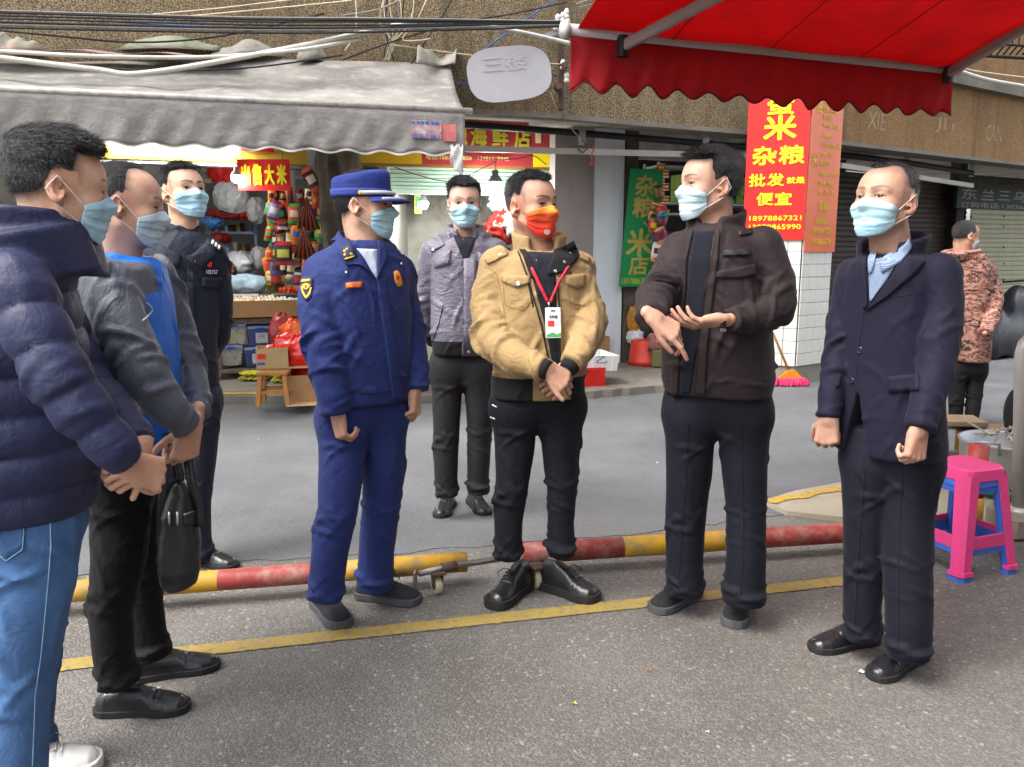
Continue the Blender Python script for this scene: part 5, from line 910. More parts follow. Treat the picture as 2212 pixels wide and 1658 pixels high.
def crate(x0, y0, x1, y1, Y, m, label, z, D=0.35, rows=8, cols=14):
    f = face(x0, y0, x1, y1, Y, Y + 0.06); a, ax, W, H = f; a = A(a[0], a[1], z); H = H; B = empty('crate', a, label, 'crate'); c = a + ax[0] * W / 2 - ax[2] * D / 2
    for off, w_, d_ in ((ax[2] * D / 2, ax[0], W), (-ax[2] * D / 2, ax[0], W), (ax[0] * W / 2, ax[2], D), (-ax[0] * W / 2, ax[2], D)):
        mb = MB(); nn = np.cross(w_, ax[1])
        for r in range(rows + 1): mb.box(c + off + ax[1] * (H * (r + 0.2) / (rows + 0.4)), (d_, H * 0.45 / rows, 0.008), np.stack([w_, ax[1], nn]))
        for k in range(cols + 1): mb.box(c + off + w_ * d_ * (k / cols - 0.5) + ax[1] * H / 2, (d_ * 0.45 / cols, H, 0.0085), np.stack([w_, ax[1], nn]))
        mb.build('lattice_side', m, B)
    mb = MB(); mb.box(c + ax[1] * 0.006, (W, 0.01, D), ax); mb.build('base', m, B); mb = MB(); mb.box(c + ax[1] * H + ax[2] * D / 2, (W + 0.02, 0.02, 0.02), ax); mb.build('rim', m, B); return a, ax, W, H, B
REDC = mat('red_crate_plastic', 'c8231c', 0.4, var=0.06); cr = crate(1225, 808, 1305, 846, 8.02, REDC, 'red lattice crate on the kerb under the white foam box', kz + 0.002)
mb = MB(); mb.box(cr[0] + cr[1][0] * 0.10 + cr[1][1] * 0.11 + cr[1][2] * 0.010, (0.10, 0.16, 0.004), cr[1]); mb.build('paper_label', MATS['paper_white'], cr[4])
# stack left of the grey man
zz = kz + 0.002
cr2 = crate(905, 822, 985, 868, 8.0, CRW, 'pale lattice crate at the bottom of the stack behind the grey-jacketed man', zz, 0.4)
tz = zz + cr2[3] + 0.012
for i, (h_, lab, w_) in enumerate(((0.22, 'foam box in the middle of the stack behind the grey-jacketed man', '2'), (0.20, 'foam box second from the top behind the grey-jacketed man', '4'), (0.16, 'foam box at the top of the stack behind the grey-jacketed man', None))):
    y1_ = 822 - i * 44; a, ax, W, H, B = foam_box(900, y1_ - h_ / 8.0 * F, 990, y1_, 8.0, lab, 0.42, w_, tz, mat('cream_foam', 'c9c2ab', 0.8, var=0.06)); tz += H + 0.003
# red bucket, bottle, crate and sacks at the rice shop
bc = G(1392, 788, kz) * 1.0; bk = empty('bucket', bc, 'upturned red plastic bucket on the pavement in front of the rice shop', 'bucket'); mb = MB(); mb.lathe([(0.20, 0.0), (0.20, 0.05), (0.19, 0.06), (0.17, 0.28), (0.165, 0.30), (0.14, 0.305)], A(*bc), 24); mb.build('pail', mat('red_bucket_plastic', 'cc3a28', 0.45, var=0.06), bk, smooth=True); mb = MB(); mb.lathe([(0.208, 0.03), (0.208, 0.05)], A(*bc), 24, cap=False); mb.build('rim', mat('red_bucket_rim', 'b53122', 0.45), bk)
c = G(1432, 792, kz); mb = MB(); mb.box(A(c[0] + 0.02, c[1], kz + 0.11), (0.34, 0.3, 0.2), bev=0.01); tag(mb.build('low_crate', mat('olive_crate', '6b643c', 0.7, dirt=0.4), loc=c), 'low olive crate beside the red bucket', 'crate')
blob('sack', 'reddish mesh sack of onions standing on the low olive crate', 'sack', 1432, 742, 9.5, 0.17, 0.15, 0.17, mat('red_mesh_sack', '8a5a52', 0.8, var=0.25, vs_=30, bump=0.5, bs=40), 51); blob('plastic_bag', 'red and yellow packet bag hanging on the post above the bucket', 'bag', 1372, 690, 9.8, 0.09, 0.07, 0.16, mat('red_yellow_bag', 'b8862a', 0.5, var=0.3, dirt=0.7, dcol='c22a1c', ds=6), 52); blob('plastic_bag', 'pale bag hanging below the packet bag on the post', 'bag', 1372, 728, 9.8, 0.10, 0.06, 0.10, WHTP, 53)
bottle(G(1300, 785, kz) + A(-0.02, 0.0, 0.34), 'c9841c', 'b8b4a8', 0.42, 0.06, 'tall orange bottle standing beside the tan sleeve, at the grey wall', None, 'c9841c'); mb = MB(); q = G(1300, 785, kz) + A(-0.02, 0.0, 0.17); mb.box(q, (0.2, 0.2, 0.34), bev=0.006); tag(mb.build('card_box', CARD, loc=q), 'brown box under the orange bottle at the grey wall', 'box')
# broom with pink bristles leaning on the pillar
bp = G(1706, 834, 0.004); BM = empty('broom', bp, 'broom with shaggy pink head leaning on the tiled pillar', 'broom'); mb = MB(); mb.tube([bp + A(0, 0, 0.12), bp + A(-0.42, 0.38, 1.25)], 0.012, 8); mb.build('handle', mat('tan_broom_stick', '9c7038', 0.6), BM, smooth=True)
mb = MB(); mb.prism([(-0.16, 0.06), (0.16, 0.06), (0.05, 0.17), (-0.03, 0.17)], np.stack([A(1, 0, 0), A(0, 0, 1), A(0, -1, 0)]), bp + A(0, 0.015, 0), 0.03); mb.build('head', mat('orange_broom_head', 'cf7f22', 0.5), BM)
mb = MB(); rb_ = np.random.RandomState(3)
for k in range(420):
    x, y = rb_.uniform(-0.19, 0.19), rb_.uniform(-0.05, 0.05); p = bp + A(x * 0.85, y, 0.085); q = bp + A(x + rb_.normal() * 0.02, y * 1.5 + rb_.normal() * 0.015, 0.004 + rb_.uniform(0, 0.02)); mb.tube([p, (p + q) / 2 + A(0, 0, 0.01), q], [0.005, 0.0055, 0.004], 4)
mb.build('bristles', mat('pink_bristle', 'd8386a', 0.7, var=0.2, vs_=40), BM, kind='stuff')
# ================================================================== right foreground: stools, post, pot, pole
def plastic_stool(c, w_, h_, yaw, m, label, base=0.0):
    S = empty('plastic_stool', A(c[0], c[1], base), label, 'stool'); d = A(math.cos(yaw), math.sin(yaw), 0); e = A(-d[1], d[0], 0); o = A(c[0], c[1], base); ax = np.stack([d, e, A(0, 0, 1)])
    t = w_ * 0.70; mb = MB(); n = 8
    def ring(s, z, rr):
        out = []
        for (cx, cy, a0) in ((1, 1, 0), (-1, 1, 90), (-1, -1, 180), (1, -1, 270)):
            for k in range(5): a_ = math.radians(a0 + 22.5 * k); out.append(o + d * (cx * (s / 2 - rr) + rr * math.cos(a_)) + e * (cy * (s / 2 - rr) + rr * math.sin(a_)) + A(0, 0, z))
        return out
    R_ = [ring(t + 0.012, h_ - 0.055, 0.05), ring(t, h_ - 0.010, 0.05), ring(t - 0.02, h_, 0.04), ring(t * 0.5, h_ - 0.003, 0.02), ring(t * 0.06, h_ - 0.004, 0.005)]; mb.add([p for r in R_ for p in r], [(i * 20 + k, i * 20 + (k + 1) % 20, (i + 1) * 20 + (k + 1) % 20, (i + 1) * 20 + k) for i in range(4) for k in range(20)] + [tuple(range(80, 100))]); mb.build('seat', m, S, smooth=False)
    for sx in (-1, 1):
        for sy in (-1, 1):
            mb = MB(); top = o + d * sx * (t / 2 - 0.032) + e * sy * (t / 2 - 0.032) + A(0, 0, h_ - 0.03); bot = o + d * sx * (w_ / 2 - 0.03) + e * sy * (w_ / 2 - 0.03)
            prof = [(-1, -1), (-1, 1), (1, 1), (1, -1)]; s1, s2 = 0.036, 0.030; v = []
            for p, s_ in ((top, s1), (bot + A(0, 0, 0.02), s2), (bot + A(0, 0, 0.019), s2 * 1.25), (bot, s2 * 1.3)):
                q = [(1, -0.9), (1, 0.55), (0.55, 1), (-0.9, 1), (-0.9, 0.2), (0.2, -0.9)]
                for a1, b1 in q: v.append(p + d * sx * a1 * s_ + e * sy * b1 * s_)
            mb.add(v, [(i * 6 + k, i * 6 + (k + 1) % 6, (i + 1) * 6 + (k + 1) % 6, (i + 1) * 6 + k) for i in range(3) for k in range(6)] + [tuple(range(18, 24))]); mb.build('leg', m, S)
    for s in (-1, 1):
        for (u, v_) in ((d, e), (e, d)):
            z = h_ * 0.30; ww = t + (w_ - t) * 0.70 - 0.07; mb = MB(); mb.box(o + v_ * s * (ww / 2 + 0.028) + A(0, 0, z), (ww, 0.012, 0.055), np.stack([u, v_, A(0, 0, 1)])); mb.build('crosspiece', m, S)
            z = h_ - 0.06; mb = MB(); mb.box(o + v_ * s * (t / 2 - 0.004) + A(0, 0, z), (t - 0.06, 0.010, 0.05), np.stack([u, v_, A(0, 0, 1)])); mb.build('apron', m, S)
PINK = mat('pink_plastic', 'cf3f7d', 0.35, var=0.05, dirt=0.15, dcol='a8406e'); BLUEP = mat('blue_stool_plastic', '3a5fb8', 0.4, var=0.05)
sc = G(2092, 1238); plastic_stool((sc[0] + 0.0, sc[1] + 0.10), 0.335, 0.46, 0.35, BLUEP, 'blue plastic stool nested under the pink stool'); plastic_stool((sc[0] + 0.0, sc[1] + 0.10), 0.34, 0.465, 0.35, PINK, 'pink plastic stool stacked on a blue one beside the man in the suit', 0.024)
c = G(2097, 1150, 0.03); BP = empty('bollard', c, 'short red and yellow painted bollard behind the pink stool', 'bollard'); hb = P(2098, 962, c[1])[2] - 0.03
for z0, z1, m in ((0, 0.42, MATS['barrier_yellow_paint']), (0.42, 1.0, mat('bollard_red', 'a02a22', 0.5, var=0.15, dirt=0.4, dcol='8a837c', ds=8))): mb = MB(); mb.tube([A(c[0], c[1], 0.03 + hb * z0), A(c[0], c[1], 0.03 + hb * z1)], 0.047, 18); mb.build('painted_band', m, BP, smooth=True)
pc = G(2170, 1075, 0.03); pc = A(pc[0] + 0.05, pc[1] + 0.1, 0.03); PT = empty('cooking_pot', pc, 'large aluminium pot with white strips in it, on a green basin', 'pot'); zb_, zt_ = P(2150, 1062, pc[1] - 0.2)[2], P(2150, 968, pc[1] - 0.2)[2]; ALP = mat('pot_aluminium', 'b4b6b8', 0.35, 0.75, var=0.08)
mb = MB(); mb.lathe([(0.20, zb_), (0.235, zb_ + 0.02), (0.25, zt_ - 0.02), (0.262, zt_), (0.255, zt_ + 0.003), (0.24, zt_ - 0.01), (0.23, zb_ + 0.10)], A(pc[0], pc[1], 0), 32); mb.build('pot_body', ALP, PT, smooth=True)
mb = MB(); h0 = A(pc[0] - 0.17, pc[1] - 0.21, zt_ - 0.04); mb.tube([h0, h0 + A(-0.03, -0.03, 0.07), h0 + A(-0.10, 0.02, 0.075), h0 + A(-0.10, 0.05, 0.0)], 0.010, 8); mb.build('handle', ALP, PT, smooth=True)
mb = MB(); rn = np.random.RandomState(6)
for k in range(60): q = A(pc[0], pc[1], zt_ + 0.01) + A(rn.uniform(-0.1, 0.15), rn.uniform(-0.18, 0.1), rn.uniform(-0.02, 0.05)); mb.tube([q, q + rn.normal(size=3) * 0.03, q + rn.normal(size=3) * 0.05], 0.006, 4)
mb.build('noodles', mat('white_noodle', 'b8b0a0', 0.6), PT, kind='stuff')
mb = MB(); mb.lathe([(0.17, 0.031), (0.19, 0.04), (0.235, zb_ - 0.03), (0.25, zb_ - 0.02), (0.24, zb_ - 0.004)], A(pc[0], pc[1], 0), 30); tag(mb.build('basin', mat('green_basin', '2d8a5c', 0.4, var=0.06), loc=pc, smooth=True), 'green plastic basin under the aluminium pot', 'basin')
# wooden bench block, yellow crate, red scoop
q = G(2070, 985, 0.03); WB = empty('wooden_bench', q, 'low weathered wooden bench behind the man in the suit', 'bench'); zq = P(2060, 912, q[1])[2]; axb = ax_of(-0.15)
mb = MB(); mb.box(A(q[0], q[1] + 0.05, zq), (0.30, 0.035, 0.26), axb, bev=0.004); mb.build('seat', mat('grey_brown_plank', '7d6a52', 0.8, var=0.2, bump=0.3), WB)
for s in (-1, 1): mb = MB(); mb.box(A(q[0], q[1] + 0.05, (zq + 0.03) / 2) + axb[0] * s * 0.12, (0.04, zq - 0.05, 0.24), axb); mb.build('side', MATS['grey_brown_plank'], WB)
q = G(2140, 985, 0.03); zq = P(2130, 935, q[1])[2]; YC = empty('yellow_crate', q, 'yellow plastic crate behind the aluminium pot', 'crate'); mb = MB(); mb.box(A(q[0], q[1], (zq + 0.03) / 2), (0.36, 0.3, zq - 0.04), bev=0.01); mb.build('crate_body', mat('yellow_crate_plastic', 'c08a1c', 0.5, var=0.1), YC); mb = MB(); mb.box(A(q[0], q[1], zq + 0.01), (0.40, 0.34, 0.03), bev=0.006); mb.build('crate_rim', mat('brown_rim', '6e5238', 0.7), YC)
q = P(2195, 1150, 3.95); mb = MB(); mb.sheet(lambda u, v: q + A(-0.10 + 0.16 * u, 0.05 - 0.1 * v, -0.02 + 0.13 * u + 0.02 * math.sin(3 * v)), 6, 4, 0.006); tag(mb.build('scoop', mat('orange_red_plastic', 'c2452c', 0.45), loc=q), 'orange-red plastic scoop leaning by the foot of the steel pole', 'scoop')
mb = MB(); q = P(2192, 892, 4.6); mb.ball(q, (0.048, 0.08, 0.145), 18); BB = mb.build('unknown_black_item', mat('black_item_cloth', '15161a', 0.8), loc=q, smooth=True); tag(BB, 'rounded unidentified black thing with a rainbow band, just left of the steel pole', 'bundle')  # unidentified black thing; the bundle shape is made up
for k, c_ in enumerate(('c22a2a', 'd8b52a', '2f6fae')): mb = MB(); mb.lathe([(0.052, -0.112 - 0.012 * k), (0.050, -0.124 - 0.012 * k)], q + A(0.01, -0.02, 0), 16, cap=False); mb.build('band', mat('band_' + c_, c_, 0.6), BB)
# steel pole on a concrete foot
pp = G(2188, 1155, 0.0); PO = empty('steel_pole', A(pp[0] + 0.02, pp[1], 0), 'bent stainless steel pole on a concrete foot at the right edge', 'pole'); x0, y0 = pp[0] + 0.02, pp[1]; zt_ = P(2210, 735, y0)[2]; STL = mat('brushed_stainless', 'b0aeaa', 0.42, 0.3, var=0.1, dirt=0.25, dcol='5e574e', ds=6)
mb = MB(); xt = P(2211, 735, y0)[0]; mb.tube([A(x0, y0, 0.10), A(xt, y0, zt_ - 0.06), A(xt + 0.01, y0, zt_ - 0.02), A(xt + 0.05, y0, zt_ + 0.02), A(xt + 0.12, y0, zt_ + 0.035), A(xt + 0.9, y0 + 0.1, zt_ + 0.035)], 0.034, 16); mb.build('tube', STL, PO, smooth=True); mb = MB(); mb.lathe([(0.06, 0.12), (0.058, 0.135), (0.045, 0.15)], A(x0, y0, 0), 18); mb.build('flange', STL, PO, smooth=True); mb = MB(); mb.box(A(x0 + 0.06, y0 + 0.02, 0.06), (0.30, 0.26, 0.13), bev=0.02); mb.build('concrete_foot', CONC, PO)
# motorbikes under black sheeting at the far right
for i, (x, Y, lab) in enumerate(((2158, 11.2, 'motorbike under black sheeting behind the camouflage jacket, nearer one'), (2215, 11.9, 'motorbike under black sheeting at the right edge, farther one'))):
    g = G(x, 745, 0.0); s_ = Y / g[1]; o = A(0, 0, CAMH) + (g - A(0, 0, CAMH)) * 1.0; o = A(P(x, 745, Y)[0], Y, 0.02); MC = empty('motorbike', o, lab, 'motorbike'); d = nrm(A(0.85, 0.5, 0)); e = A(-d[1], d[0], 0)
    def cov(u, v):
        a_ = math.pi * v; prof = 0.55 + 0.42 * math.exp(-((u - 0.78) / 0.13) ** 2) + 0.12 * math.exp(-((u - 0.3) / 0.2) ** 2); env = min(1, u * 8 + 0.15) * min(1, (1 - u) * 7 + 0.15)
        return o + d * (1.7 * (u - 0.5)) + e * (0.30 * math.cos(a_) * (0.6 + 0.5 * env)) + A(0, 0, prof * env * math.sin(a_) ** 0.6 * (1 + 0.05 * math.sin(19 * u + 5 * v)) + 0.04 * abs(math.sin(13 * u + 11 * v)))
    mb = MB(); mb.sheet(cov, 34, 22, 0.004); mb.build('black_cover', mat('black_sheeting', '14161a', 0.3, spec=0.6, bump=0.5, bs=14), MC, smooth=True)
    for u in (-0.62, 0.62): mb = MB(); mb.lathe([(0.2, -0.04), (0.27, -0.05), (0.29, 0), (0.27, 0.05), (0.2, 0.04)], o + d * u + A(0, 0, 0.29), 20, np.stack([d, A(0, 0, 1), e])); mb.build('wheel', MATS['sole_black'] if 'sole_black' in MATS else BLACKP, MC, smooth=True)
    mb = MB(); h0 = o + d * 0.5 + A(0, 0, 0.98); mb.tube([h0 - e * 0.3, h0 + A(0, 0, 0.03), h0 + e * 0.3], 0.014, 8); mb.build('handlebar', BLACKP, MC, smooth=True); mb = MB(); mb.ball(h0 - e * 0.28 + A(0, 0, 0.12), (0.06, 0.015, 0.04), 10); mb.build('mirror', MATS['scratched_steel'], MC, smooth=True)
# ================================================================== people
def skin_mat(name, col, hair):
    m, nb, b = newmat(name)
    at = nb('Attribute', attribute_name='tint'); sep = nb('SeparateColor', {0: at.outputs['Color']})
    co = nb('TexCoord').outputs['Object']; c = srgb(col)
    n = nb.ramp(nb.noise(co, 26, 5, 0.6), 0.3, 0.7)
    cc = nb.mix(n, (c[0] * 0.86, c[1] * 0.78, c[2] * 0.74), (min(1, c[0] * 1.1), min(1, c[1] * 1.1), min(1, c[2] * 1.1)))
    cc = nb.mix(nb.math('MULTIPLY', sep.outputs[2], 0.55), cc, (c[0] * 0.95, c[1] * 0.55, c[2] * 0.5))
    hs = nb.math('MULTIPLY', sep.outputs[0], nb.ramp(nb.noise(co, 420, 2, 0.7), 0.30, 0.62))
    hs = nb.math('ADD', nb.math('MULTIPLY', hs, 0.55), nb.math('MULTIPLY', sep.outputs[0], 0.38))
    cc = nb.mix(hs, cc, srgb(hair))
    cc = nb.mix(nb.math('MULTIPLY', sep.outputs[1], 0.9), cc, tuple(x * 0.8 for x in srgb(hair)))
    nb.l.new(cc, b.inputs['Base Color'])
    b.inputs['Roughness'].default_value = 0.52; b.inputs['Specular IOR Level'].default_value = 0.4
    b.inputs['Subsurface Weight'].default_value = 0.12; b.inputs['Subsurface Scale'].default_value = 0.006
    b.inputs['Subsurface Radius'].default_value = (1, 0.35, 0.2)
    bm = nb('Bump', {'Height': nb.noise(co, 320, 3, 0.6), 'Strength': 0.3, 'Distance': 0.005}).outputs[0]
    nb.l.new(bm, b.inputs['Normal'])
    return m
def hair_mat(name, col, grey=0.0):
    m, nb, b = newmat(name); co = nb('TexCoord').outputs['Object']; c = srgb(col)
    f = nb.ramp(nb.noise(nb('Mapping', {0: co, 3: (1, 1, 0.35)}).outputs[0], 130, 4, 0.75), 0.38, 0.72)
    cc = nb.mix(f, tuple(x * 0.35 for x in c), tuple(min(1, x * 1.2 + grey * 0.22) for x in c))
    nb.l.new(cc, b.inputs['Base Color']); b.inputs['Roughness'].default_value = 0.42; b.inputs['Specular IOR Level'].default_value = 0.5
    nb.l.new(nb('Bump', {'Height': f, 'Strength': 1.0, 'Distance': 0.008}).outputs[0], b.inputs['Normal'])
    return m
mat('eye_white', (0.55, 0.52, 0.49), 0.25, var=0.02); mat('iris', (0.012, 0.008, 0.006), 0.12, var=0.0)
mat('sole_black', (0.012, 0.012, 0.012), 0.75, bump=0.2); mat('sole_grey', (0.06, 0.06, 0.065), 0.7, bump=0.2)
mat('metal_snap', (0.6, 0.6, 0.58), 0.3, 1.0); mat('elastic_white', (0.75, 0.76, 0.76), 0.8)

def frame(yaw, pitch=0.0, roll=0.0):
    """rows: right, forward, up of a figure turned by yaw (0 = towards the camera, + = to picture right)"""
    a = math.radians(yaw)
    r = A(-math.cos(a), -math.sin(a), 0); f = A(math.sin(a), -math.cos(a), 0); u = A(0, 0, 1)
    p = math.radians(pitch); f, u = f * math.cos(p) + u * math.sin(p), u * math.cos(p) - f * math.sin(p)
    q = math.radians(roll); r, u = r * math.cos(q) + u * math.sin(q), u * math.cos(q) - r * math.sin(q)
    return np.stack([r, f, u])
def abx(q): return np.stack([np.abs(q[:, 0]), q[:, 1], q[:, 2]], 1)
def head_smooth(q):
    """skull and jaw without features (q: right, forward, up)"""
    m = abx(q)
    d = ell(q, A(0, -0.010, 0.040), (0.077, 0.096, 0.086))
    d = smin(d, ell(q, A(0, 0.034, 0.042), (0.066, 0.062, 0.064)), 0.03)
    d = smin(d, ell(q, A(0, 0.036, -0.028), (0.062, 0.057, 0.080)), 0.035)
    d = smin(d, rcone(m, A(0.051, 0.004, -0.045), A(0.020, 0.074, -0.086), 0.020, 0.017), 0.02)
    return d
def head_sdf(q, o):
    m = abx(q)
    d = head_smooth(q)
    d = smin(d, sph(q, A(0, 0.082, -0.090), 0.017), 0.02)
    d = smin(d, sph(m, A(0.043, 0.060, -0.022), 0.026), 0.02)
    d = smin(d, rcone(m, A(0.010, 0.090, 0.030), A(0.044, 0.076, 0.030), 0.0105, 0.009), 0.014)
    d = smax(d, -sph(m, A(0.033, 0.107, 0.009), 0.0185), 0.014)
    e = sph(m, A(0.032, 0.0765, 0.010), 0.0152)
    sl = np.abs(m[:, 2] - 0.0100 - 0.05 * (m[:, 0] - 0.032)) - o.get('eye', 0.0042) * np.sqrt(np.maximum(0, 1 - ((m[:, 0] - 0.032) / 0.0155) ** 2))
    e = smax(e, -np.maximum(sl, 0.080 - q[:, 1]), 0.002)
    d = smin(d, e, 0.004)
    n = rcone(q, A(0, 0.090, 0.016), A(0, 0.112, -0.024), 0.0085, 0.0115)
    n = smin(n, sph(m, A(0.0135, 0.099, -0.029), 0.0095), 0.007)
    d = smin(d, n, 0.010)
    d = smin(d, rcone(m, A(0, 0.0985, -0.052), A(0.022, 0.088, -0.055), 0.0065, 0.004), 0.006)
    d = smin(d, rcone(m, A(0, 0.0965, -0.062), A(0.018, 0.088, -0.061), 0.0068, 0.004), 0.006)
    # ears
    Mx = np.array([[0.90, -0.40, 0.15], [0.40, 0.90, 0.20], [-0.2, -0.16, 0.97]])
    er = ell(m, A(0.080, -0.014, 0.002), (0.0085, 0.0195, 0.033), Mx)
    er = smin(er, sph(m, A(0.0765, -0.004, -0.026), 0.0085), 0.008)
    er = smax(er, -ell(m, A(0.0875, -0.008, 0.004), (0.0095, 0.0115, 0.021), Mx), 0.004)
    er = smin(er, sph(m, A(0.0765, 0.004, -0.006), 0.006), 0.006)
    d = smin(d, er, 0.006)
    return d
def hair_region(q, o):
    """> 0 where hair grows, metres from the hairline"""
    x, y, z = np.abs(q[:, 0]), q[:, 1], q[:, 2]
    zf = o.get('zf', 0.088) - o.get('recede', 0.0) * np.clip((x - 0.01) / 0.05, 0, 1) * 0 + 0.0
    zf = zf + o.get('recede', 0.0) * np.exp(-((x - 0.042) / 0.02) ** 2)
    top = z - zf - np.maximum(0, y - 0.0) * o.get('fslope', 0.0)
    zs = np.interp(y, [-0.10, -0.06, -0.035, -0.012, 0.012, 0.03], [-0.062, -0.058, -0.035, 0.022, 0.006, 0.002]) + o.get('side', 0.0)
    side = np.minimum(o.get('ys', 0.040) - y - np.maximum(0, 0.055 - z) * 0.10, z - zs)
    return np.maximum(np.minimum(top, 0.11 - y), side) + 0.003 * snoise(q, 95, 3) + 0.003 * snoise(q, 210, 8, 4)
def hair_off(q, o):
    m = np.clip(hair_region(q, o) / 0.032, 0, 1); m = m * m * (3 - 2 * m)
    tall = np.clip((q[:, 2] - 0.045) / 0.06, 0, 1)
    T = o.get('tside', 0.003) + (o.get('ttop', 0.016) - o.get('tside', 0.003)) * tall
    T = T * (1 + 0.15 * snoise(q * A(1, 1, 1), 60, 5)) + o.get('front', 0.0) * np.clip((q[:, 1] - 0.02) / 0.05, 0, 1) * tall
    return -0.004 + (T + 0.004) * m
class Hand:
    """wrist point, finger direction, back-of-hand direction, thumb side (+1 / -1), curls per finger"""
    def __init__(s, w_, fdir, dorsal, side, curl=(25, 30, 35, 40), spread=4, thumb=(35, 25, 15), size=1.0, thumb_out=40):
        s.w = np.asarray(w_, float); y = nrm(fdir); z = nrm(np.asarray(dorsal) - y * np.dot(dorsal, y)); x = np.cross(y, z) * side
        s.ax = np.stack([x, y, z]); s.k = size; s.seg = []
        base = [(0.031, 0.088), (0.010, 0.092), (-0.011, 0.088), (-0.030, 0.080)]
        ln = [(0.042, 0.026, 0.021), (0.046, 0.029, 0.022), (0.042, 0.027, 0.021), (0.033, 0.020, 0.019)]
        s.f = []
        for i in range(4):
            p = A(base[i][0], base[i][1], 0.0); c = curl[i] if hasattr(curl[i], '__len__') else (curl[i], curl[i] * 1.15, curl[i] * 0.7)
            sp = math.radians(spread * (1.5 - i)); ang = 0; pts = [p]
            for j in range(3):
                ang += math.radians(c[j]); dv = A(math.sin(sp) * math.cos(ang), math.cos(sp) * math.cos(ang), -math.sin(ang))
                p = p + dv * ln[i][j]; pts.append(p)
            s.f.append((pts, [0.0098, 0.0088, 0.0082, 0.0072] if i < 3 else [0.0085, 0.0077, 0.0072, 0.0064]))
        p = A(0.020, 0.022, -0.006); o_ = math.radians(thumb_out); dn = math.radians(thumb[0]); pts = [p]
        dv = A(math.sin(o_), math.cos(o_) * math.cos(dn), -math.sin(dn) * 0.8); pts.append(pts[-1] + nrm(dv) * 0.045)
        o2 = o_ - math.radians(thumb[1]); dv = A(math.sin(o2), math.cos(o2), -math.sin(dn) * 0.7); pts.append(pts[-1] + nrm(dv) * 0.034)
        o3 = o2 - math.radians(thumb[2]); dv = A(math.sin(o3), math.cos(o3), -math.sin(dn) * 0.7); pts.append(pts[-1] + nrm(dv) * 0.026)
        s.th = (pts, [0.0150, 0.0118, 0.0102, 0.0084])
    def world(s, q): return s.w + (np.asarray(q) * s.k) @ s.ax
    def lohi(s):
        a = np.array([s.world(p) for pts, _ in s.f + [s.th] for p in pts] + [s.w]); return a.min(0) - 0.035, a.max(0) + 0.035
    def sdf(s, p):
        q = ((p - s.w) @ s.ax.T) / s.k
        d = np.full(len(q), 1e3)
        for (x0, x1, yk) in ((0.018, 0.031, 0.088), (0.006, 0.010, 0.092), (-0.006, -0.011, 0.088), (-0.016, -0.029, 0.080)):
            d = smin(d, rcone(q, A(x0, 0.0, -0.002), A(x1, yk, -0.002), 0.0165, 0.0118), 0.012)
        d = smin(d, rcone(q, A(0.018, 0.022, -0.008), A(0.030, 0.050, -0.012), 0.014, 0.011), 0.012)
        d = smin(d, rcone(q, A(-0.018, 0.02, -0.010), A(-0.022, 0.06, -0.010), 0.014, 0.010), 0.012)
        fd = np.full(len(q), 1e3)
        for pts, rs in s.f:
            c = np.minimum.reduce([rcone(q, pts[i], pts[i + 1], rs[i], rs[i + 1]) for i in range(3)])
            c = np.minimum(c, sph(q, pts[1], rs[1] + 0.0008)); fd = smin(fd, c, 0.0016)
        d = smin(d, fd, 0.006)
        pts, rs = s.th
        t = np.minimum.reduce([rcone(q, pts[i], pts[i + 1], rs[i], rs[i + 1]) for i in range(3)])
        return smin(d, t, 0.006) * s.k

def sten(x, y, hw, Y):
    """a limb station: pixel centre, half width in pixels, depth -> (point, radius)"""
    p = P(x, y, Y); r_ = ray(x, y); return p, hw * Y * math.hypot(1, 0) / F * (1 / (_cp - (y - CY) / F * _sp))
LEGZ = [(.07, .06, 8, 50, 25, .007), (.30, .12, 5, 20, 22, .005), (.50, .06, 9, 68, 22, .007), (.72, .10, 6, 35, 28, .005), (.94, .035, 11, 80, 14, .010)]
TORZ = [(.22, .10, 12, 45, 25, .007), (.50, .16, 12, 40, 30, .006), (.80, .10, 14, 65, 25, .009)]
ARMZ = [(.08, .06, 6, 40, 28, .007), (.30, .10, 5, 30, 25, .005), (.48, .08, 12, 68, 24, .009), (.72, .10, 7, 55, 30, .006), (.94, .035, 8, 80, 12, .006)]
def strokes(s, phi, rad, L, seed, zones, mult):
    """cloth folds: short ridges with a hollow on either side, scattered over a limb (s along it, phi round it)"""
    r_ = np.random.RandomState(seed + 50); o = np.zeros(len(s))
    for (s0, sp, n, a0, asd, amp) in zones:
        for _ in range(n):
            c = (s0 + r_.normal() * sp) * L; f0 = r_.uniform(-math.pi, math.pi); a = math.radians((a0 + r_.normal() * asd) * r_.choice((-1, 1))); ln = r_.uniform(0.035, 0.085); wd = r_.uniform(0.009, 0.016); am = amp * r_.uniform(0.5, 1.25) * mult
            ds = s - c; m = np.abs(ds) < 0.16
            if not m.any(): continue
            da = (np.mod(phi[m] - f0 + math.pi, 2 * math.pi) - math.pi) * rad[m]; dsm = ds[m]
            par = dsm * math.cos(a) + da * math.sin(a); x = ((-dsm * math.sin(a) + da * math.cos(a)) + 2.2 * par * par * (1 if a > 0 else -1)) / wd; x2 = x * x
            o[m] += am * (1 - 0.9 * x2) * np.exp(-x2 * 0.8) * np.exp(-(par / ln) ** 2)
    return o
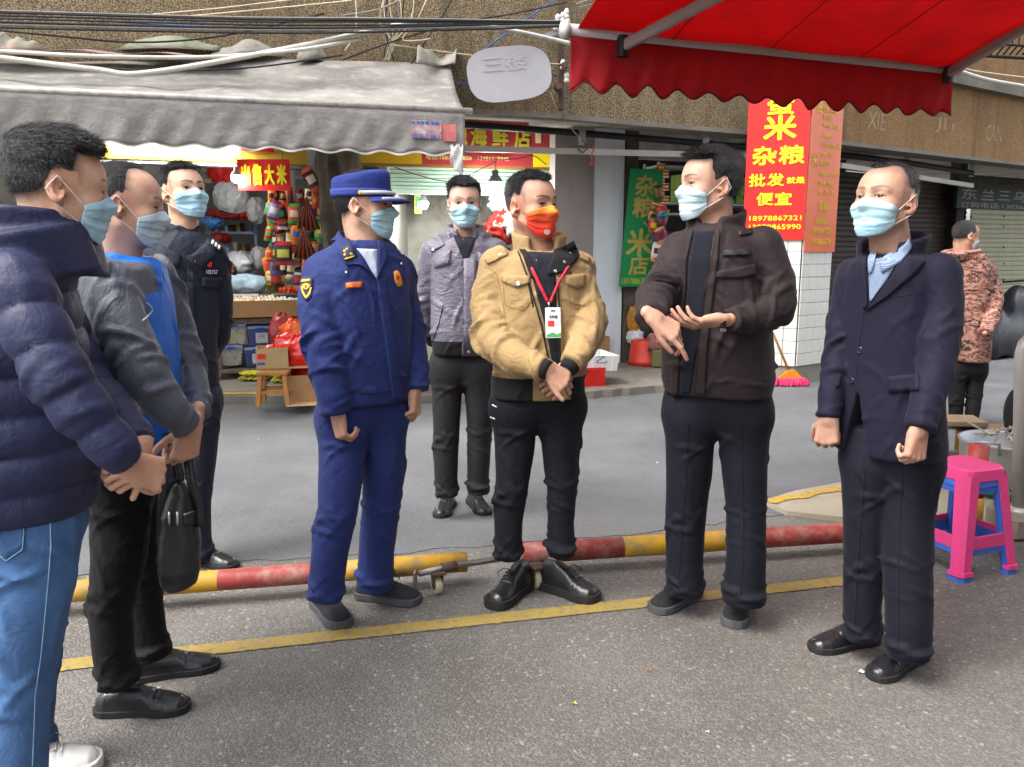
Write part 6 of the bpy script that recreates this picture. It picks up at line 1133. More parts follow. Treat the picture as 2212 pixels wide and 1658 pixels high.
def chain(p, st, folds=None, seed=0):
    pts = [s[0] for s in st]; rs = [s[1] for s in st]
    L = [0]
    for i in range(len(pts) - 1): L.append(L[-1] + np.linalg.norm(pts[i + 1] - pts[i]))
    d = np.full(len(p), 1e3); sl = np.zeros(len(p))
    for i in range(len(pts) - 1):
        di, t = rcone(p, pts[i], pts[i + 1], rs[i], rs[i + 1], True)
        b = di < d; d = np.where(b, di, d); sl = np.where(b, L[i] + t * (L[i + 1] - L[i]), sl)
    if folds:
        near = np.abs(d) < 0.045; q = p[near]; ax_ = nrm(pts[-1] - pts[0]); e1 = nrm(np.cross(ax_, A(0.3, 1, 0.2))); e2 = np.cross(ax_, e1)
        k = np.clip(np.searchsorted(L, sl[near]) - 1, 0, len(pts) - 2); La = np.array(L); Pa = np.array(pts); Ra = np.array(rs)
        t = ((sl[near] - La[k]) / (La[k + 1] - La[k]))[:, None]; c = Pa[k] * (1 - t) + Pa[k + 1] * t; rad = Ra[k] * (1 - t[:, 0]) + Ra[k + 1] * t[:, 0]
        w_ = q - c; phi = np.arctan2(w_ @ e2, w_ @ e1)
        d[near] -= strokes(sl[near], phi, rad, L[-1], seed, folds[1], folds[0]) + folds[0] * 0.0012 * snoise(q, 40, seed + 2, 4)
    return d
class Loft:
    """upright body of elliptical rings given by silhouette pixels: (y, x left, x right, half depth, depth Y, lateral yaw)"""
    def __init__(s, st, yaw, n=2.5, kb=0.012):
        rows = []
        for (y, xl, xr, hd, Y, *ww) in st:
            c = P((xl + xr) / 2, y, Y); hw = (xr - xl) / 2 * Y / F / (_cp - (y - CY) / F * _sp)
            a = math.radians(yaw) + math.atan(((xl + xr) / 2 - CX) / F); k2 = hw * hw - (hd * math.sin(a)) ** 2
            wv = math.sqrt(max(k2, (0.45 * hw) ** 2)) / max(abs(math.cos(a)), 0.35); wv = ww[0] if ww else min(wv, 0.33)
            rows.append((c[2], c[0], c[1], wv, hd))
        rows.sort(); s.r = np.array(rows); s.fr = frame(yaw); s.n = n; s.kb = kb
    def __call__(s, p):
        z = p[:, 2]; r = s.r
        cx, cy, w_, d_ = (np.interp(z, r[:, 0], r[:, i]) for i in (1, 2, 3, 4))
        dx, dy = p[:, 0] - cx, p[:, 1] - cy
        u = dx * s.fr[0][0] + dy * s.fr[0][1]; v = dx * s.fr[1][0] + dy * s.fr[1][1]
        n = s.n; k = ((np.abs(u) / w_) ** n + (np.abs(v) / d_) ** n) ** (1 / n)
        d = (k - 1) * np.minimum(w_, d_)
        return smax(smax(d, z - r[-1, 0], 0.03), r[0, 0] - z, s.kb)
def collar_sdf(p, c, fr, rx, ry, h, th, flare=0.0, gap=0.0, tilt=0.0, droop=0.0):
    """band of cloth round the neck, open by gap (half angle, rad) at the front; tilt lowers the front"""
    q = (p - c) @ fr.T; z = q[:, 2] + tilt * q[:, 1]
    t = np.clip(z / h, 0, 1); ang = np.arctan2(np.abs(q[:, 0]), q[:, 1])
    k = np.sqrt((q[:, 0] / (rx + flare * t)) ** 2 + (q[:, 1] / (ry + flare * t)) ** 2)
    d = np.abs((k - 1) * min(rx, ry)) - th
    d = smax(d, np.abs(z - h / 2) - h / 2 + droop * np.cos(ang), 0.008)
    if gap: d = smax(d, (gap - ang) * 0.05, 0.006)
    return d
def gbox(fn, lo, hi):
    lo = np.asarray(lo); hi = np.asarray(hi)
    def g(p):
        o = np.maximum(np.maximum(lo - p, p - hi).max(1), 0); m = o <= 0
        d = o + 0.02
        if m.any(): d[m] = fn(p[m])
        return d
    return g

class Person:
    pass
def bbox_of(chains, lofts=(), pad=0.04, extra=()):
    a = [np.array([s[0] for s in c]) for c in chains]; b = []
    for c in chains:
        for q, r in c: b += [q - r, q + r]
    for l in lofts:
        for z, cx, cy, w_, d_ in l.r:
            m = max(w_, d_); b += [A(cx - m, cy - m, z), A(cx + m, cy + m, z)]
    b += [np.asarray(e) for e in extra]
    b = np.array(b); return b.min(0) - pad, b.max(0) + pad
def make_body(S):
    """head, neck, hands and the frame under the clothes as one continuous mesh; face and ears included"""
    T = Person(); T.S = S; hx, hy, hY, yaw, pitch, roll, hk = S['head']
    T.hc = P(hx, hy, hY); T.hf = frame(yaw, pitch, roll); T.hk = hk; o = S.get('face', {})
    neck = S['neck']; nb_ = P(*neck[:3]); nr = neck[3] if len(neck) > 3 else 0.058
    arms = [[sten(*q) for q in S[k]] for k in ('armR', 'armL') if k in S]
    hands = S.get('hands', []); T.hands = hands
    fr = T.hf
    nt_ = T.hc + A(0, -0.022, -0.045) * hk @ fr
    core = [(nb_, 0.05), (nb_ - A(0, 0, 0.5), 0.05)]
    hlo, hhi = T.hc - 0.165 * hk, T.hc + 0.165 * hk
    def fh(p):
        q = ((p - T.hc) @ fr.T) / hk
        return head_sdf(q, o) * hk
    gh = gbox(fh, hlo, hhi); ghs = [gbox(h.sdf, *h.lohi()) for h in hands]
    def fn(p):
        d = gh(p)
        nk = rcone(p, nt_, nb_, 0.056 * hk, nr); nk = smin(nk, rcone(p, T.hc + A(0, 0.03, -0.085) * hk @ fr, nb_ + A(0, 0, -0.02), 0.022 * hk, 0.04), 0.03)
        d = smin(d, nk, 0.022)
        d = np.minimum(d, rcone(p, core[0][0], core[1][0], 0.04, 0.03))
        for a in arms:
            d = np.minimum(d, rcone(p, nb_ - A(0, 0, 0.06), a[0][0], 0.03, 0.02))
            for i in range(len(a) - 1): d = np.minimum(d, rcone(p, a[i][0], a[i + 1][0], 0.02, 0.02))
        for h, g in zip(hands, ghs):
            w0 = h.world(A(0, 0, 0)); w1 = h.world(A(0, -0.09, 0)); w2 = h.world(A(0, 0.03, 0))
            d = smin(d, np.minimum(g(p), 1e3), 0.004)
            k = h.k; q = ((p - h.w) @ h.ax.T) / k
            d = smin(d, rcone(q * A(0.80, 1, 1), A(0, -0.028, 0), A(0, 0.012, 0), 0.0195, 0.0195) * k, 0.012)
        return d
    pts = [np.array([q for q, r in a]) for a in arms] + [np.array([T.hc, nb_, nb_ - A(0, 0, 0.5)])]
    for h in hands: lo_, hi_ = h.lohi(); pts.append(np.array([lo_, hi_, h.world(A(0, -0.12, 0))]))
    pts = np.vstack(pts); lo = np.minimum(pts.min(0) - 0.05, hlo); hi = np.maximum(pts.max(0) + 0.05, hhi)
    v, f = mesh_sdf(fn, lo, hi, S.get('res', 0.0035))
    base = A(*S['base'], 0.0)
    root = mk('person', v, f, S['skin'], loc=base, smooth=True); T.root = root; T.v, T.f = v, f
    tag(root, S['label'], 'person', S.get('group'))
    # tint: r hair stubble, g eyebrows and lash line, b redness of ears and knuckles
    q = ((v - T.hc) @ fr.T) / hk; near = (np.abs(q) < 0.17).all(1)
    col = np.zeros((len(v), 4), np.float32); col[:, 3] = 1
    hr = hair_region(q, S['hair']); col[:, 0] = np.where(near & (q[:, 2] > -0.075), np.clip((hr + 0.013) / 0.034, 0, 1), 0)
    mx = np.abs(q[:, 0]); bt = np.clip((mx - 0.012) / 0.040, 0, 1); bz = 0.0325 + 0.006 * np.sin(bt * 2.4)
    brow = np.clip(1.25 - np.abs(q[:, 2] - bz) / (0.0060 * (1.1 - 0.5 * bt)), 0, 1) * (mx > 0.009) * (mx < 0.054) * (q[:, 1] > 0.05)
    lash = np.clip(1.2 - np.abs(q[:, 2] - 0.0142 + 14 * (mx - 0.032) ** 2) / 0.0036, 0, 1) * (np.abs(mx - 0.032) < 0.016) * (q[:, 1] > 0.07)
    col[:, 1] = np.where(near, np.maximum(brow * min(1, o.get('brow', 0.8) * 1.25), lash), 0)
    ear = near & (mx > 0.071) & (np.abs(q[:, 1] + 0.01) < 0.04) & (np.abs(q[:, 2]) < 0.045)
    col[ear, 0] = 0; col[:, 2] = np.where(ear, 0.5, 0)
    lip = near & (np.abs(q[:, 2] + 0.057) < 0.009) & (mx < 0.024) & (q[:, 1] > 0.085); col[lip, 2] = 0.8
    far = ~near; col[far, 2] = np.clip(snoise(v[far], 60, 2) * 0.5, 0, 0.6)
    at = root.data.attributes.new('tint', 'FLOAT_COLOR', 'POINT'); at.data.foreach_set('color', col.ravel())
    T.bvh = BVHTree.FromPolygons(v.tolist(), f.tolist())
    # eyes
    for sx in (-1, 1):
        c = T.hc + (A(sx * 0.032, 0.0780, 0.0100) * hk) @ fr; mb = MB(); gz = o.get('gaze', (0, 0))
        a1, a2 = math.radians(gz[0]), math.radians(gz[1])
        fw = A(math.sin(a1), math.cos(a1), math.sin(a2)) @ fr; fw = nrm(fw); rt = nrm(np.cross(fw, fr[2])); up = np.cross(rt, fw)
        mb.ball(c, 0.0128 * hk, 18, ax=np.stack([rt, up, fw]))
        mi = [1 if i // 18 < 3 else 0 for i in range(len(mb.f))]
        mk('eye', mb.v, mb.f, [MATS['eye_white'], MATS['iris']], root, smooth=True, midx=mi)
    if S['hair'].get('none') is None: make_hair(T)
    return T
def make_hair(T):
    S = T.S; o = S['hair']; fr, hk = T.hf, T.hk
    def fn(p):
        q = ((p - T.hc) @ fr.T) / hk
        return (head_smooth(q) - hair_off(q, o)) * hk
    v, f = mesh_sdf(gbox(fn, T.hc - 0.16 * hk, T.hc + 0.17 * hk), T.hc - 0.15 * hk, T.hc + 0.16 * hk, 0.004)
    q = ((v - T.hc) @ fr.T) / hk
    off = hair_off(q, o); keep = off > -0.0015
    fm = keep[f].any(1); f = f[fm]; used = np.unique(f); rm = np.full(len(v), -1); rm[used] = np.arange(len(used)); v = v[used]; f = rm[f]; q = q[used]; off = off[used]
    ho = mk('hair', v, f, S['hairmat'], T.root, smooth=True)
    # short strands lying along the combing direction
    rg = np.random.RandomState(o.get('seed', 1)); n = int(o.get('n', 2600) * 1.6)
    c = v[f].mean(1); oc = off[f].mean(1); ok = np.where(oc > 0.002)[0]
    if len(ok) and n:
        pick = rg.choice(ok, n); a, b, d_ = v[f[pick, 0]], v[f[pick, 1]], v[f[pick, 3]]
        nn = np.cross(b - a, d_ - a); nn /= np.linalg.norm(nn, axis=1, keepdims=True) + 1e-9
        cen = c[pick] + rg.normal(size=(n, 3)) * 0.003
        qq = ((cen - T.hc) @ fr.T) / hk
        if (np.einsum('ij,ij->i', nn, cen - T.hc)).mean() < 0: nn = -nn
        comb = np.stack([np.sign(qq[:, 0]) * 0.35 + o.get('part', 0), 0.9 * np.clip(qq[:, 2] * 12, -0.3, 1), -np.clip(0.9 - qq[:, 2] * 9, 0.0, 1)], 1) @ fr
        dv = nn * o.get('lift', 0.35) * 0.45 + comb * 0.8 + rg.normal(size=(n, 3)) * 0.16; dv /= np.linalg.norm(dv, axis=1, keepdims=True)
        dv -= nn * np.minimum(0, np.einsum('ij,ij->i', dv, nn))[:, None] * 1.1
        ln = (0.006 + oc[pick] * o.get('len', 1.0) * 0.7) * rg.uniform(0.6, 1.3, n)
        sd = np.cross(dv, nn); sd /= np.linalg.norm(sd, axis=1, keepdims=True) + 1e-9; wd = 0.0009
        p0 = cen - nn * 0.002; pm = p0 + dv * ln[:, None] * 0.55 + nn * 0.0012; p1 = p0 + dv * ln[:, None] - A(0, 0, 1) * ln[:, None] * 0.12
        V = np.stack([p0 - sd * wd, p0 + sd * wd, pm + sd * wd * 0.8, pm - sd * wd * 0.8, p1], 1).reshape(-1, 3)
        i = np.arange(n) * 5
        fs = [t for k in i for t in ((k, k + 1, k + 2, k + 3), (k + 3, k + 2, k + 4))]
        mk('hair_strands', V, fs, S['hairmat'], ho, kind='stuff')
def make_mask(T, m, top=0.004, bot=-0.112, wide=64, loopm=None, seed=0, droop=0.0):
    fr, hk = T.hf, T.hk; nu, nv = 40, 26; R = np.zeros((nu + 1, nv + 1)); Pq = np.zeros((nu + 1, nv + 1, 3))
    for i in range(nu + 1):
        u = -1 + 2 * i / nu; a = math.radians(wide) * u
        for j in range(nv + 1):
            v = j / nv
            zt = top - 0.030 * abs(u) ** 1.5; zb = bot + 0.040 * abs(u) ** 2.2
            z = zt + (zb - zt) * v; zc = max(z, -0.088)
            o = A(0, 0.01, zc); d = A(math.sin(a), math.cos(a), 0)
            ow = T.hc + (o + d * 0.2) @ fr * hk
            h = T.bvh.ray_cast(Vector(ow), Vector(-(d @ fr)), 0.3)
            r = 0.2 - h[3] / hk if h[0] is not None else 0.06
            R[i, j] = r - max(0, -0.088 - z) * 0.55; Pq[i, j] = (a, z, v)
    S0 = R.copy(); Q = R + 0.004
    for _ in range(14):
        K = Q.copy(); K[1:-1, 1:-1] = (Q[:-2, 1:-1] + Q[2:, 1:-1] + Q[1:-1, :-2] + Q[1:-1, 2:] + 2 * Q[1:-1, 1:-1]) / 6
        K[1:-1, 0] = (Q[:-2, 0] + Q[2:, 0] + 2 * Q[1:-1, 0]) / 4; K[1:-1, -1] = (Q[:-2, -1] + Q[2:, -1] + 2 * Q[1:-1, -1]) / 4
        Q = np.maximum(K, S0 + 0.003)
    rg = np.random.RandomState(seed); ph = rg.uniform(0, 6, 4)
    def fn(s, t):
        i = min(int(round(s * nu)), nu); j = min(int(round(t * nv)), nv); a, z, v = Pq[i, j]; u = -1 + 2 * s
        r = Q[i, j] + 0.0058 * (((v * 4.2 + 0.10 * math.sin(3 * u + ph[0])) % 1.0) - 0.5) * (1 - 0.6 * u * u) * min(1, 6 * v, 6 * (1 - v)) + 0.0016 * math.sin(9 * u + 6 * v + ph[1]) * v
        r += 0.004 * (1 - u * u) * math.sin(math.pi * min(1, v * 1.1))
        return T.hc + (A(0, 0.01, z) + A(math.sin(a), math.cos(a), 0) * r) @ fr * hk
    mb = MB(); mb.sheet(fn, nu, nv, 0.0016)
    mo = mb.build('face_mask', m, T.root, smooth=True)
    lm = loopm or MATS['elastic_white']
    for sx, s in ((1, 1.0), (-1, 0.0)):
        ts = T.hc + (A(sx * 0.088, -0.012, 0.030) * hk) @ fr; bs_ = T.hc + (A(sx * 0.084, -0.016, -0.028) * hk) @ fr; bk = T.hc + (A(sx * 0.082, -0.034, 0.0) * hk) @ fr
        t0 = fn(s, 0.04); b0 = fn(s, 0.93)
        def arc(p, q):
            out = []
            for k in range(9):
                t = k / 8; x = p * (1 - t) + q * t
                ql = ((x - T.hc) @ fr.T) / hk; r = math.hypot(ql[0], ql[1] - 0.0) 
                h = T.bvh.ray_cast(Vector(T.hc + (A(sx * 0.2, ql[1], ql[2]) * hk) @ fr), Vector(-(A(sx, 0, 0) @ fr)), 0.25)
                if h[0] is not None:
                    xs = 0.2 - h[3] / hk + 0.002
                    if abs(ql[0]) < xs and 0 < k < 8 and xs < 0.083: x = T.hc + (A(sx * xs, ql[1], ql[2]) * hk) @ fr
                out.append(x)
            return out
        l = MB(); l.tube(arc(t0, ts) + [bk] + arc(bs_, b0), 0.0011, 6); l.build('ear_loop', lm, mo, smooth=True)
    return mo

# ------------------------------------------------------------------ pieces lying on a surface, given by photo pixels
def resample(pl, n):
    pl = np.asarray(pl, float); d = np.r_[0, np.cumsum(np.linalg.norm(np.diff(pl, axis=0), axis=1))]
    t = np.linspace(0, d[-1], n); return np.stack([np.interp(t, d, pl[:, 0]), np.interp(t, d, pl[:, 1])], 1)
CAMP = A(0, 0, CAMH)
class Surf:
    def __init__(s, *meshes):
        V = []; Fc = []; k = 0
        for v, f in meshes:
            V += np.asarray(v).tolist(); Fc += (np.asarray(f) + k).tolist(); k = len(V)
        s.b = BVHTree.FromPolygons(V, Fc); s.last = None
    def hit(s, x, y, off=0.0):
        r = nrm(ray(x, y)); h = s.b.ray_cast(Vector(CAMP), Vector(r), 60)
        if h[0] is None:
            if s.last is None: s.last = (CAMP + r * 3, -r, 3.0)
            return CAMP + r * s.last[2], -r
        n = np.array(h[1])
        if np.dot(n, r) > 0: n = -n
        n = nrm(n * 0.5 + s.last[1] * 0.5) if s.last is not None and np.linalg.norm(s.last[0] - np.array(h[0])) < 0.04 else n
        s.last = (np.array(h[0]), n, h[3]); return np.array(h[0]) + n * off, n
def strip(sf, Apx, Bpx, name, m, parent, th=0.004, off=0.001, nu=None, nv=4, smooth=True, puff=0.0, kind=None):
    """sheet of cloth lofted between two pixel polylines, lying on the surface"""
    nu = nu or max(4, int(max(np.linalg.norm(np.diff(np.asarray(Apx, float), axis=0), axis=1).sum(), np.linalg.norm(np.diff(np.asarray(Bpx, float), axis=0), axis=1).sum()) / 7))
    a = resample(Apx, nu + 1); b = resample(Bpx, nu + 1); q = np.zeros((nu + 1, nv + 1, 3)); nn = np.zeros_like(q)
    s_ = sf; s_.last = None
    for i in range(nu + 1):
        for j in range(nv + 1):
            t = j / nv; x = a[i] * (1 - t) + b[i] * t; q[i, j], nn[i, j] = s_.hit(*x)
    for _ in range(2):
        K = nn.copy(); K[1:-1] = (nn[:-2] + nn[2:] + 2 * nn[1:-1]) / 4; nn = K / (np.linalg.norm(K, axis=2, keepdims=True) + 1e-9)
    pf = np.array([[math.sin(math.pi * i / nu) ** 0.5 * math.sin(math.pi * j / nv) ** 0.5 for j in range(nv + 1)] for i in range(nu + 1)])[..., None] * puff
    lo_ = (q + nn * off).reshape(-1, 3); hi_ = (q + nn * (off + th + pf)).reshape(-1, 3); N = len(lo_); W = nv + 1
    fs = []
    for i in range(nu):
        for j in range(nv):
            k = i * W + j; fs.append((N + k, N + k + 1, N + k + W + 1, N + k + W))
    for i in range(nu):
        for j in (0, nv):
            k = i * W + j; fs.append((k, N + k, N + k + W, k + W) if j == 0 else (k, k + W, N + k + W, N + k))
    for j in range(nv):
        for i in (0, nu):
            k = i * W + j; fs.append((k, k + 1, N + k + 1, N + k) if i == 0 else (k, N + k, N + k + 1, k + 1))
    return mk(name, np.vstack([lo_, hi_]), fs, m, parent, smooth=smooth, kind=kind)
def seam(sf, px, name, m, parent, r=0.0015, off=0.0005, step=6, n=5):
    L = np.linalg.norm(np.diff(np.asarray(px, float), axis=0), axis=1).sum(); q = resample(px, max(3, int(L / step)))
    sf.last = None; pts = [sf.hit(x, y, off)[0] for x, y in q]
    out = [pts[0]]
    for p in pts[1:]:
        out.append(p)
    mb = MB(); mb.tube(out, r, n); return mb.build(name, m, parent, smooth=True)
def stud(sf, x, y, r, name, m, parent, h=0.3, n=14, off=0.0):
    sf.last = None; p, nn = sf.hit(x, y); u = nrm(np.cross(nn, A(0, 0, 1))); w_ = np.cross(nn, u)
    mb = MB(); mb.lathe([(r, -r * 0.4), (r, r * h * 0.6), (r * 0.82, r * h), (r * 0.6, r * h * 0.8), (r * 0.01, r * h * 0.75)], p + nn * off, n, np.stack([u, w_, nn])); return mb.build(name, m, parent, smooth=False)
def print_on(sf, s, x0, y0, x1, y1, m, name, parent, bold=0.02, off=0.0035, skew=0.0):
    """lettering printed on a surface, in the pixel box"""
    v, f = text_geo(s, bold); lo, hi = v.min(0), v.max(0); d = np.maximum(hi - lo, 1e-6); out = []
    sf.last = None
    for a in v:
        u, t = (a[0] - lo[0]) / d[0], (a[1] - lo[1]) / d[1]
        out.append(sf.hit(x0 + (x1 - x0) * u, y1 + (y0 - y1) * t + skew * u, off)[0])
    return mk(name, out, f, m, parent)

# ------------------------------------------------------------------ garments
def cut_end(d, p, st, ext=0.0):
    a, b = st[-2][0], st[-1][0]; n = nrm(b - a); return smax(d, (p - b) @ n - ext, 0.008)
def garment(T, name, fn, lo, hi, mats, h=0.0075, pick=None):
    v, f = mesh_sdf(fn, lo, hi, h, 0.014)
    midx = pick(v[f].mean(1)) if pick else None
    o = mk(name, v, f, mats, T.root, smooth=True, midx=midx); return o, v, f
def make_jacket(T, mats, torso, fold=1.0, k=0.05, collars=(), pick=None, h=0.0075, sleeve_folds=None, extra=None, puffer=None, name='jacket', n=2.5, tw=1.0, cuff=None):
    S = T.S; up = S.get('cup', 0.035); y0, *rest = torso[0]; torso = [(y0 - S.get('tup', -0.006) * F / rest[3], *rest)] + list(torso[1:]); collars = [(c[0] + A(0, 0, up), c[1], c[2], c[3], c[4] * 1.15, c[5], c[6] * 0.35, *c[7:]) for c in collars]
    lf = Loft(torso, S['psi'], n); T.loft = lf
    arms = [[sten(*q) for q in S[k_]] for k_ in ('armR', 'armL') if k_ in S]
    sf_ = (sleeve_folds or 1.0, ARMZ)
    base = P(*S['neck'][:3]); cols = [c for c in collars]
    def fn(p):
        d = lf(p); near = np.abs(d) < 0.06
        if near.any():
            q = p[near]; z = q[:, 2]
            cz = np.interp(z, lf.r[:, 0], lf.r[:, 1]); cy_ = np.interp(z, lf.r[:, 0], lf.r[:, 2]); ph = np.arctan2(q[:, 1] - cy_, q[:, 0] - cz); H_ = lf.r[-1, 0] - lf.r[0, 0]
            dis = fold * 0.002 * snoise(q * A(1, 1, 0.55), 26, 1, 4) - strokes(lf.r[-1, 0] - z, ph, np.full(len(z), 0.19), H_, S.get('fseed', 5), TORZ, fold)
            if puffer: dis = dis - 0.012 * np.abs(np.sin((z - puffer[1]) * math.pi / puffer[0] + 0.7 * snoise(q, 8, 2, 4))) ** 0.5
            d[near] += dis
        for i, a in enumerate(arms):
            sl = chain(p, a, sf_, 3 + 4 * i)
            if puffer:
                L = np.zeros(len(p)); acc = 0; best = np.full(len(p), 1e3)
                for j in range(len(a) - 1):
                    di, t = rcone(p, a[j][0], a[j + 1][0], a[j][1], a[j + 1][1], True); ln = np.linalg.norm(a[j + 1][0] - a[j][0])
                    b = di < best; best = np.where(b, di, best); L = np.where(b, acc + t * ln, L); acc += ln
                sl = sl - 0.011 * np.abs(np.sin(L * math.pi / puffer[0] + 0.9 * snoise(p, 8, 7, 4))) ** 0.5
            sl = cut_end(sl, p, a)
            kk = 0.006 + k * np.exp(-(np.linalg.norm(p - a[0][0], axis=1) / 0.11) ** 2)
            d = smin(d, sl, kk)
        for c in cols: d = smin(d, collar_sdf(p, *c), 0.012)
        if extra is not None: d = extra(p, d)
        return d
    ex = [c[0] + A(0, 0, c[4]) for c in cols] + [c[0] + A(s * 0.16, s * 0.16, 0) for c in cols for s in (-1, 1)]
    lo, hi = bbox_of(arms, [lf], 0.05, ex)
    o, v, f = garment(T, name, fn, lo, hi, mats, h, pick)
    T.jacket = o; T.js = Surf((v, f)); T.jv, T.jf = v, f
    return o
def make_trousers(T, m, legs, pelvis, folds=None, h=0.008, name='trousers', k=0.05):
    S = T.S; lf = Loft(pelvis, S.get('psi_hip', S['psi']), 2.3, 0.07); lf.r[:, 4] *= 0.86; lf.r[0, 4] *= 0.8; lf.r[0, 3] *= 0.96; L = [[(p_, r_ * (0.97 if i == 0 else 0.92)) for i, (p_, r_) in enumerate(sten(*q) for q in l)] for l in legs]
    fo = (folds or 1.0, LEGZ)
    def fn(p):
        d = lf(p); ls = np.full(len(p), 1e3)
        for i, l in enumerate(L):
            c = cut_end(chain(p, l, fo, 6 + 8 * i), p, l, 0.0)
            ls = smin(ls, c, 0.012)
        return smin(d, ls, k)
    lo, hi = bbox_of(L, [lf], 0.05)
    o, v, f = garment(T, name, fn, lo, hi, m, h)
    T.trousers = o; T.ts = Surf((v, f)); return o
SHOE = {'dress': ([0, .03, .12, .3, .5, .66, .8, .92, .975, 1], [.0, .020, .033, .034, .034, .043, .046, .036, .022, .0], [.02, .055, .075, .085, .085, .066, .052, .044, .034, .02], 0.022),
        'sneaker': ([0, .03, .12, .3, .5, .66, .8, .92, .975, 1], [.0, .024, .037, .038, .040, .048, .050, .042, .026, .0], [.03, .06, .085, .092, .090, .072, .060, .052, .040, .02], 0.030),
        'boot': ([0, .03, .12, .3, .5, .66, .8, .92, .975, 1], [.0, .026, .040, .042, .043, .051, .053, .045, .028, .0], [.05, .10, .13, .135, .110, .082, .068, .060, .045, .02], 0.036)}
def make_shoe(T, toe, heel, kind, m, sole, lace=None, k=1.0):
    """toe and heel: ground points (x, y)"""
    S, W, Hh, sl = SHOE[kind]; a = A(*heel[:2], 0); b = A(*toe[:2], 0); L = 0.285 * k
    dr = nrm(b - a); c = (a + b) / 2; a = c - dr * L / 2; rt = np.cross(dr, A(0, 0, 1)); fr = np.stack([rt, dr, A(0, 0, 1)])
    def fn(p, grow=0.0):
        q = (p - a) @ fr.T; t = np.clip(q[:, 1] / L, 0, 1)
        w_ = np.interp(t, S, W) * k * 1.04 + 1e-4 + grow; h_ = np.interp(t, S, Hh) * k * 1.05
        e = np.maximum(np.maximum(-q[:, 1], q[:, 1] - L), 0)
        z = np.maximum(q[:, 2], 0); kk = ((np.abs(q[:, 0]) / w_) ** 2.6 + (z / h_) ** 2.6) ** (1 / 2.6)
        d = (kk - 1) * np.minimum(w_, h_) + e
        cr = 0.0018 * np.abs(np.sin(t * 46)) * np.exp(-((t - 0.66) / 0.07) ** 2) * (z > 0.03)
        return np.maximum(d + cr, 0.008 - q[:, 2])
    v, f = mesh_sdf(lambda p: fn(p), a - A(0.2, 0.2, 0.0) + A(min(0, (b - a)[0]), min(0, (b - a)[1]), -0.01), a + A(0.2, 0.2, 0.2) + A(max(0, (b - a)[0]), max(0, (b - a)[1]), 0), 0.0042)
    so = mk('shoe', v, f, m, T.root, smooth=True)
    mb = MB(); n = 40; ring = []
    for i in range(n + 1):
        t = i / n; ring.append((t, np.interp(t, S, W) * k * 1.04 + 0.004))
    out = [(w_, t) for t, w_ in ring] + [(-w_, t) for t, w_ in reversed(ring)]
    vb = []; top = sl * k
    for z_, g in ((0.001, -0.004), (0.006, 0.001), (top, 0.001), (top + 0.002, -0.003)):
        for w_, t in out: vb.append(a + rt * (w_ + (g if w_ > 0 else -g)) + dr * (t * (L + 0.012) - 0.006) + A(0, 0, z_ + (0.010 * k if t > .35 and t < .52 and z_ < 0.005 and kind == 'dress' else 0)))
    N = len(out); fs = [(r * N + i, r * N + (i + 1) % N, (r + 1) * N + (i + 1) % N, (r + 1) * N + i) for r in range(3) for i in range(N)] + [tuple(reversed(range(N))), tuple(range(3 * N, 4 * N))]
    mk('sole', vb, fs, sole, so)
    if lace is not None:
        bv = BVHTree.FromPolygons(v.tolist(), f.tolist()); mb = MB()
        def top_at(t, x):
            o_ = a + dr * t * L + rt * x * k + A(0, 0, 0.3); h_ = bv.ray_cast(Vector(o_), Vector((0, 0, -1)), 0.4)
            return np.array(h_[0]) + A(0, 0, 0.002) if h_[0] is not None else o_ - A(0, 0, 0.2)
        for i in range(4):
            t = 0.50 + 0.055 * i
            mb.tube([top_at(t, -0.022), top_at(t + 0.01, 0.0), top_at(t + 0.02, 0.022)], 0.0022, 5); mb.tube([top_at(t, 0.022), top_at(t + 0.02, -0.022)], 0.0022, 5)
        for s in (-1, 1):
            p0 = top_at(0.5, 0); mb.tube([p0, p0 + rt * s * 0.025 + A(0, 0, 0.012) + dr * 0.01, p0 + rt * s * 0.045 + dr * 0.03 - A(0, 0, 0.005), p0 + rt * s * 0.03 + dr * 0.045 - A(0, 0, 0.012)], 0.0020, 5)
        mb.build('lace', lace, so, smooth=True)
    return so
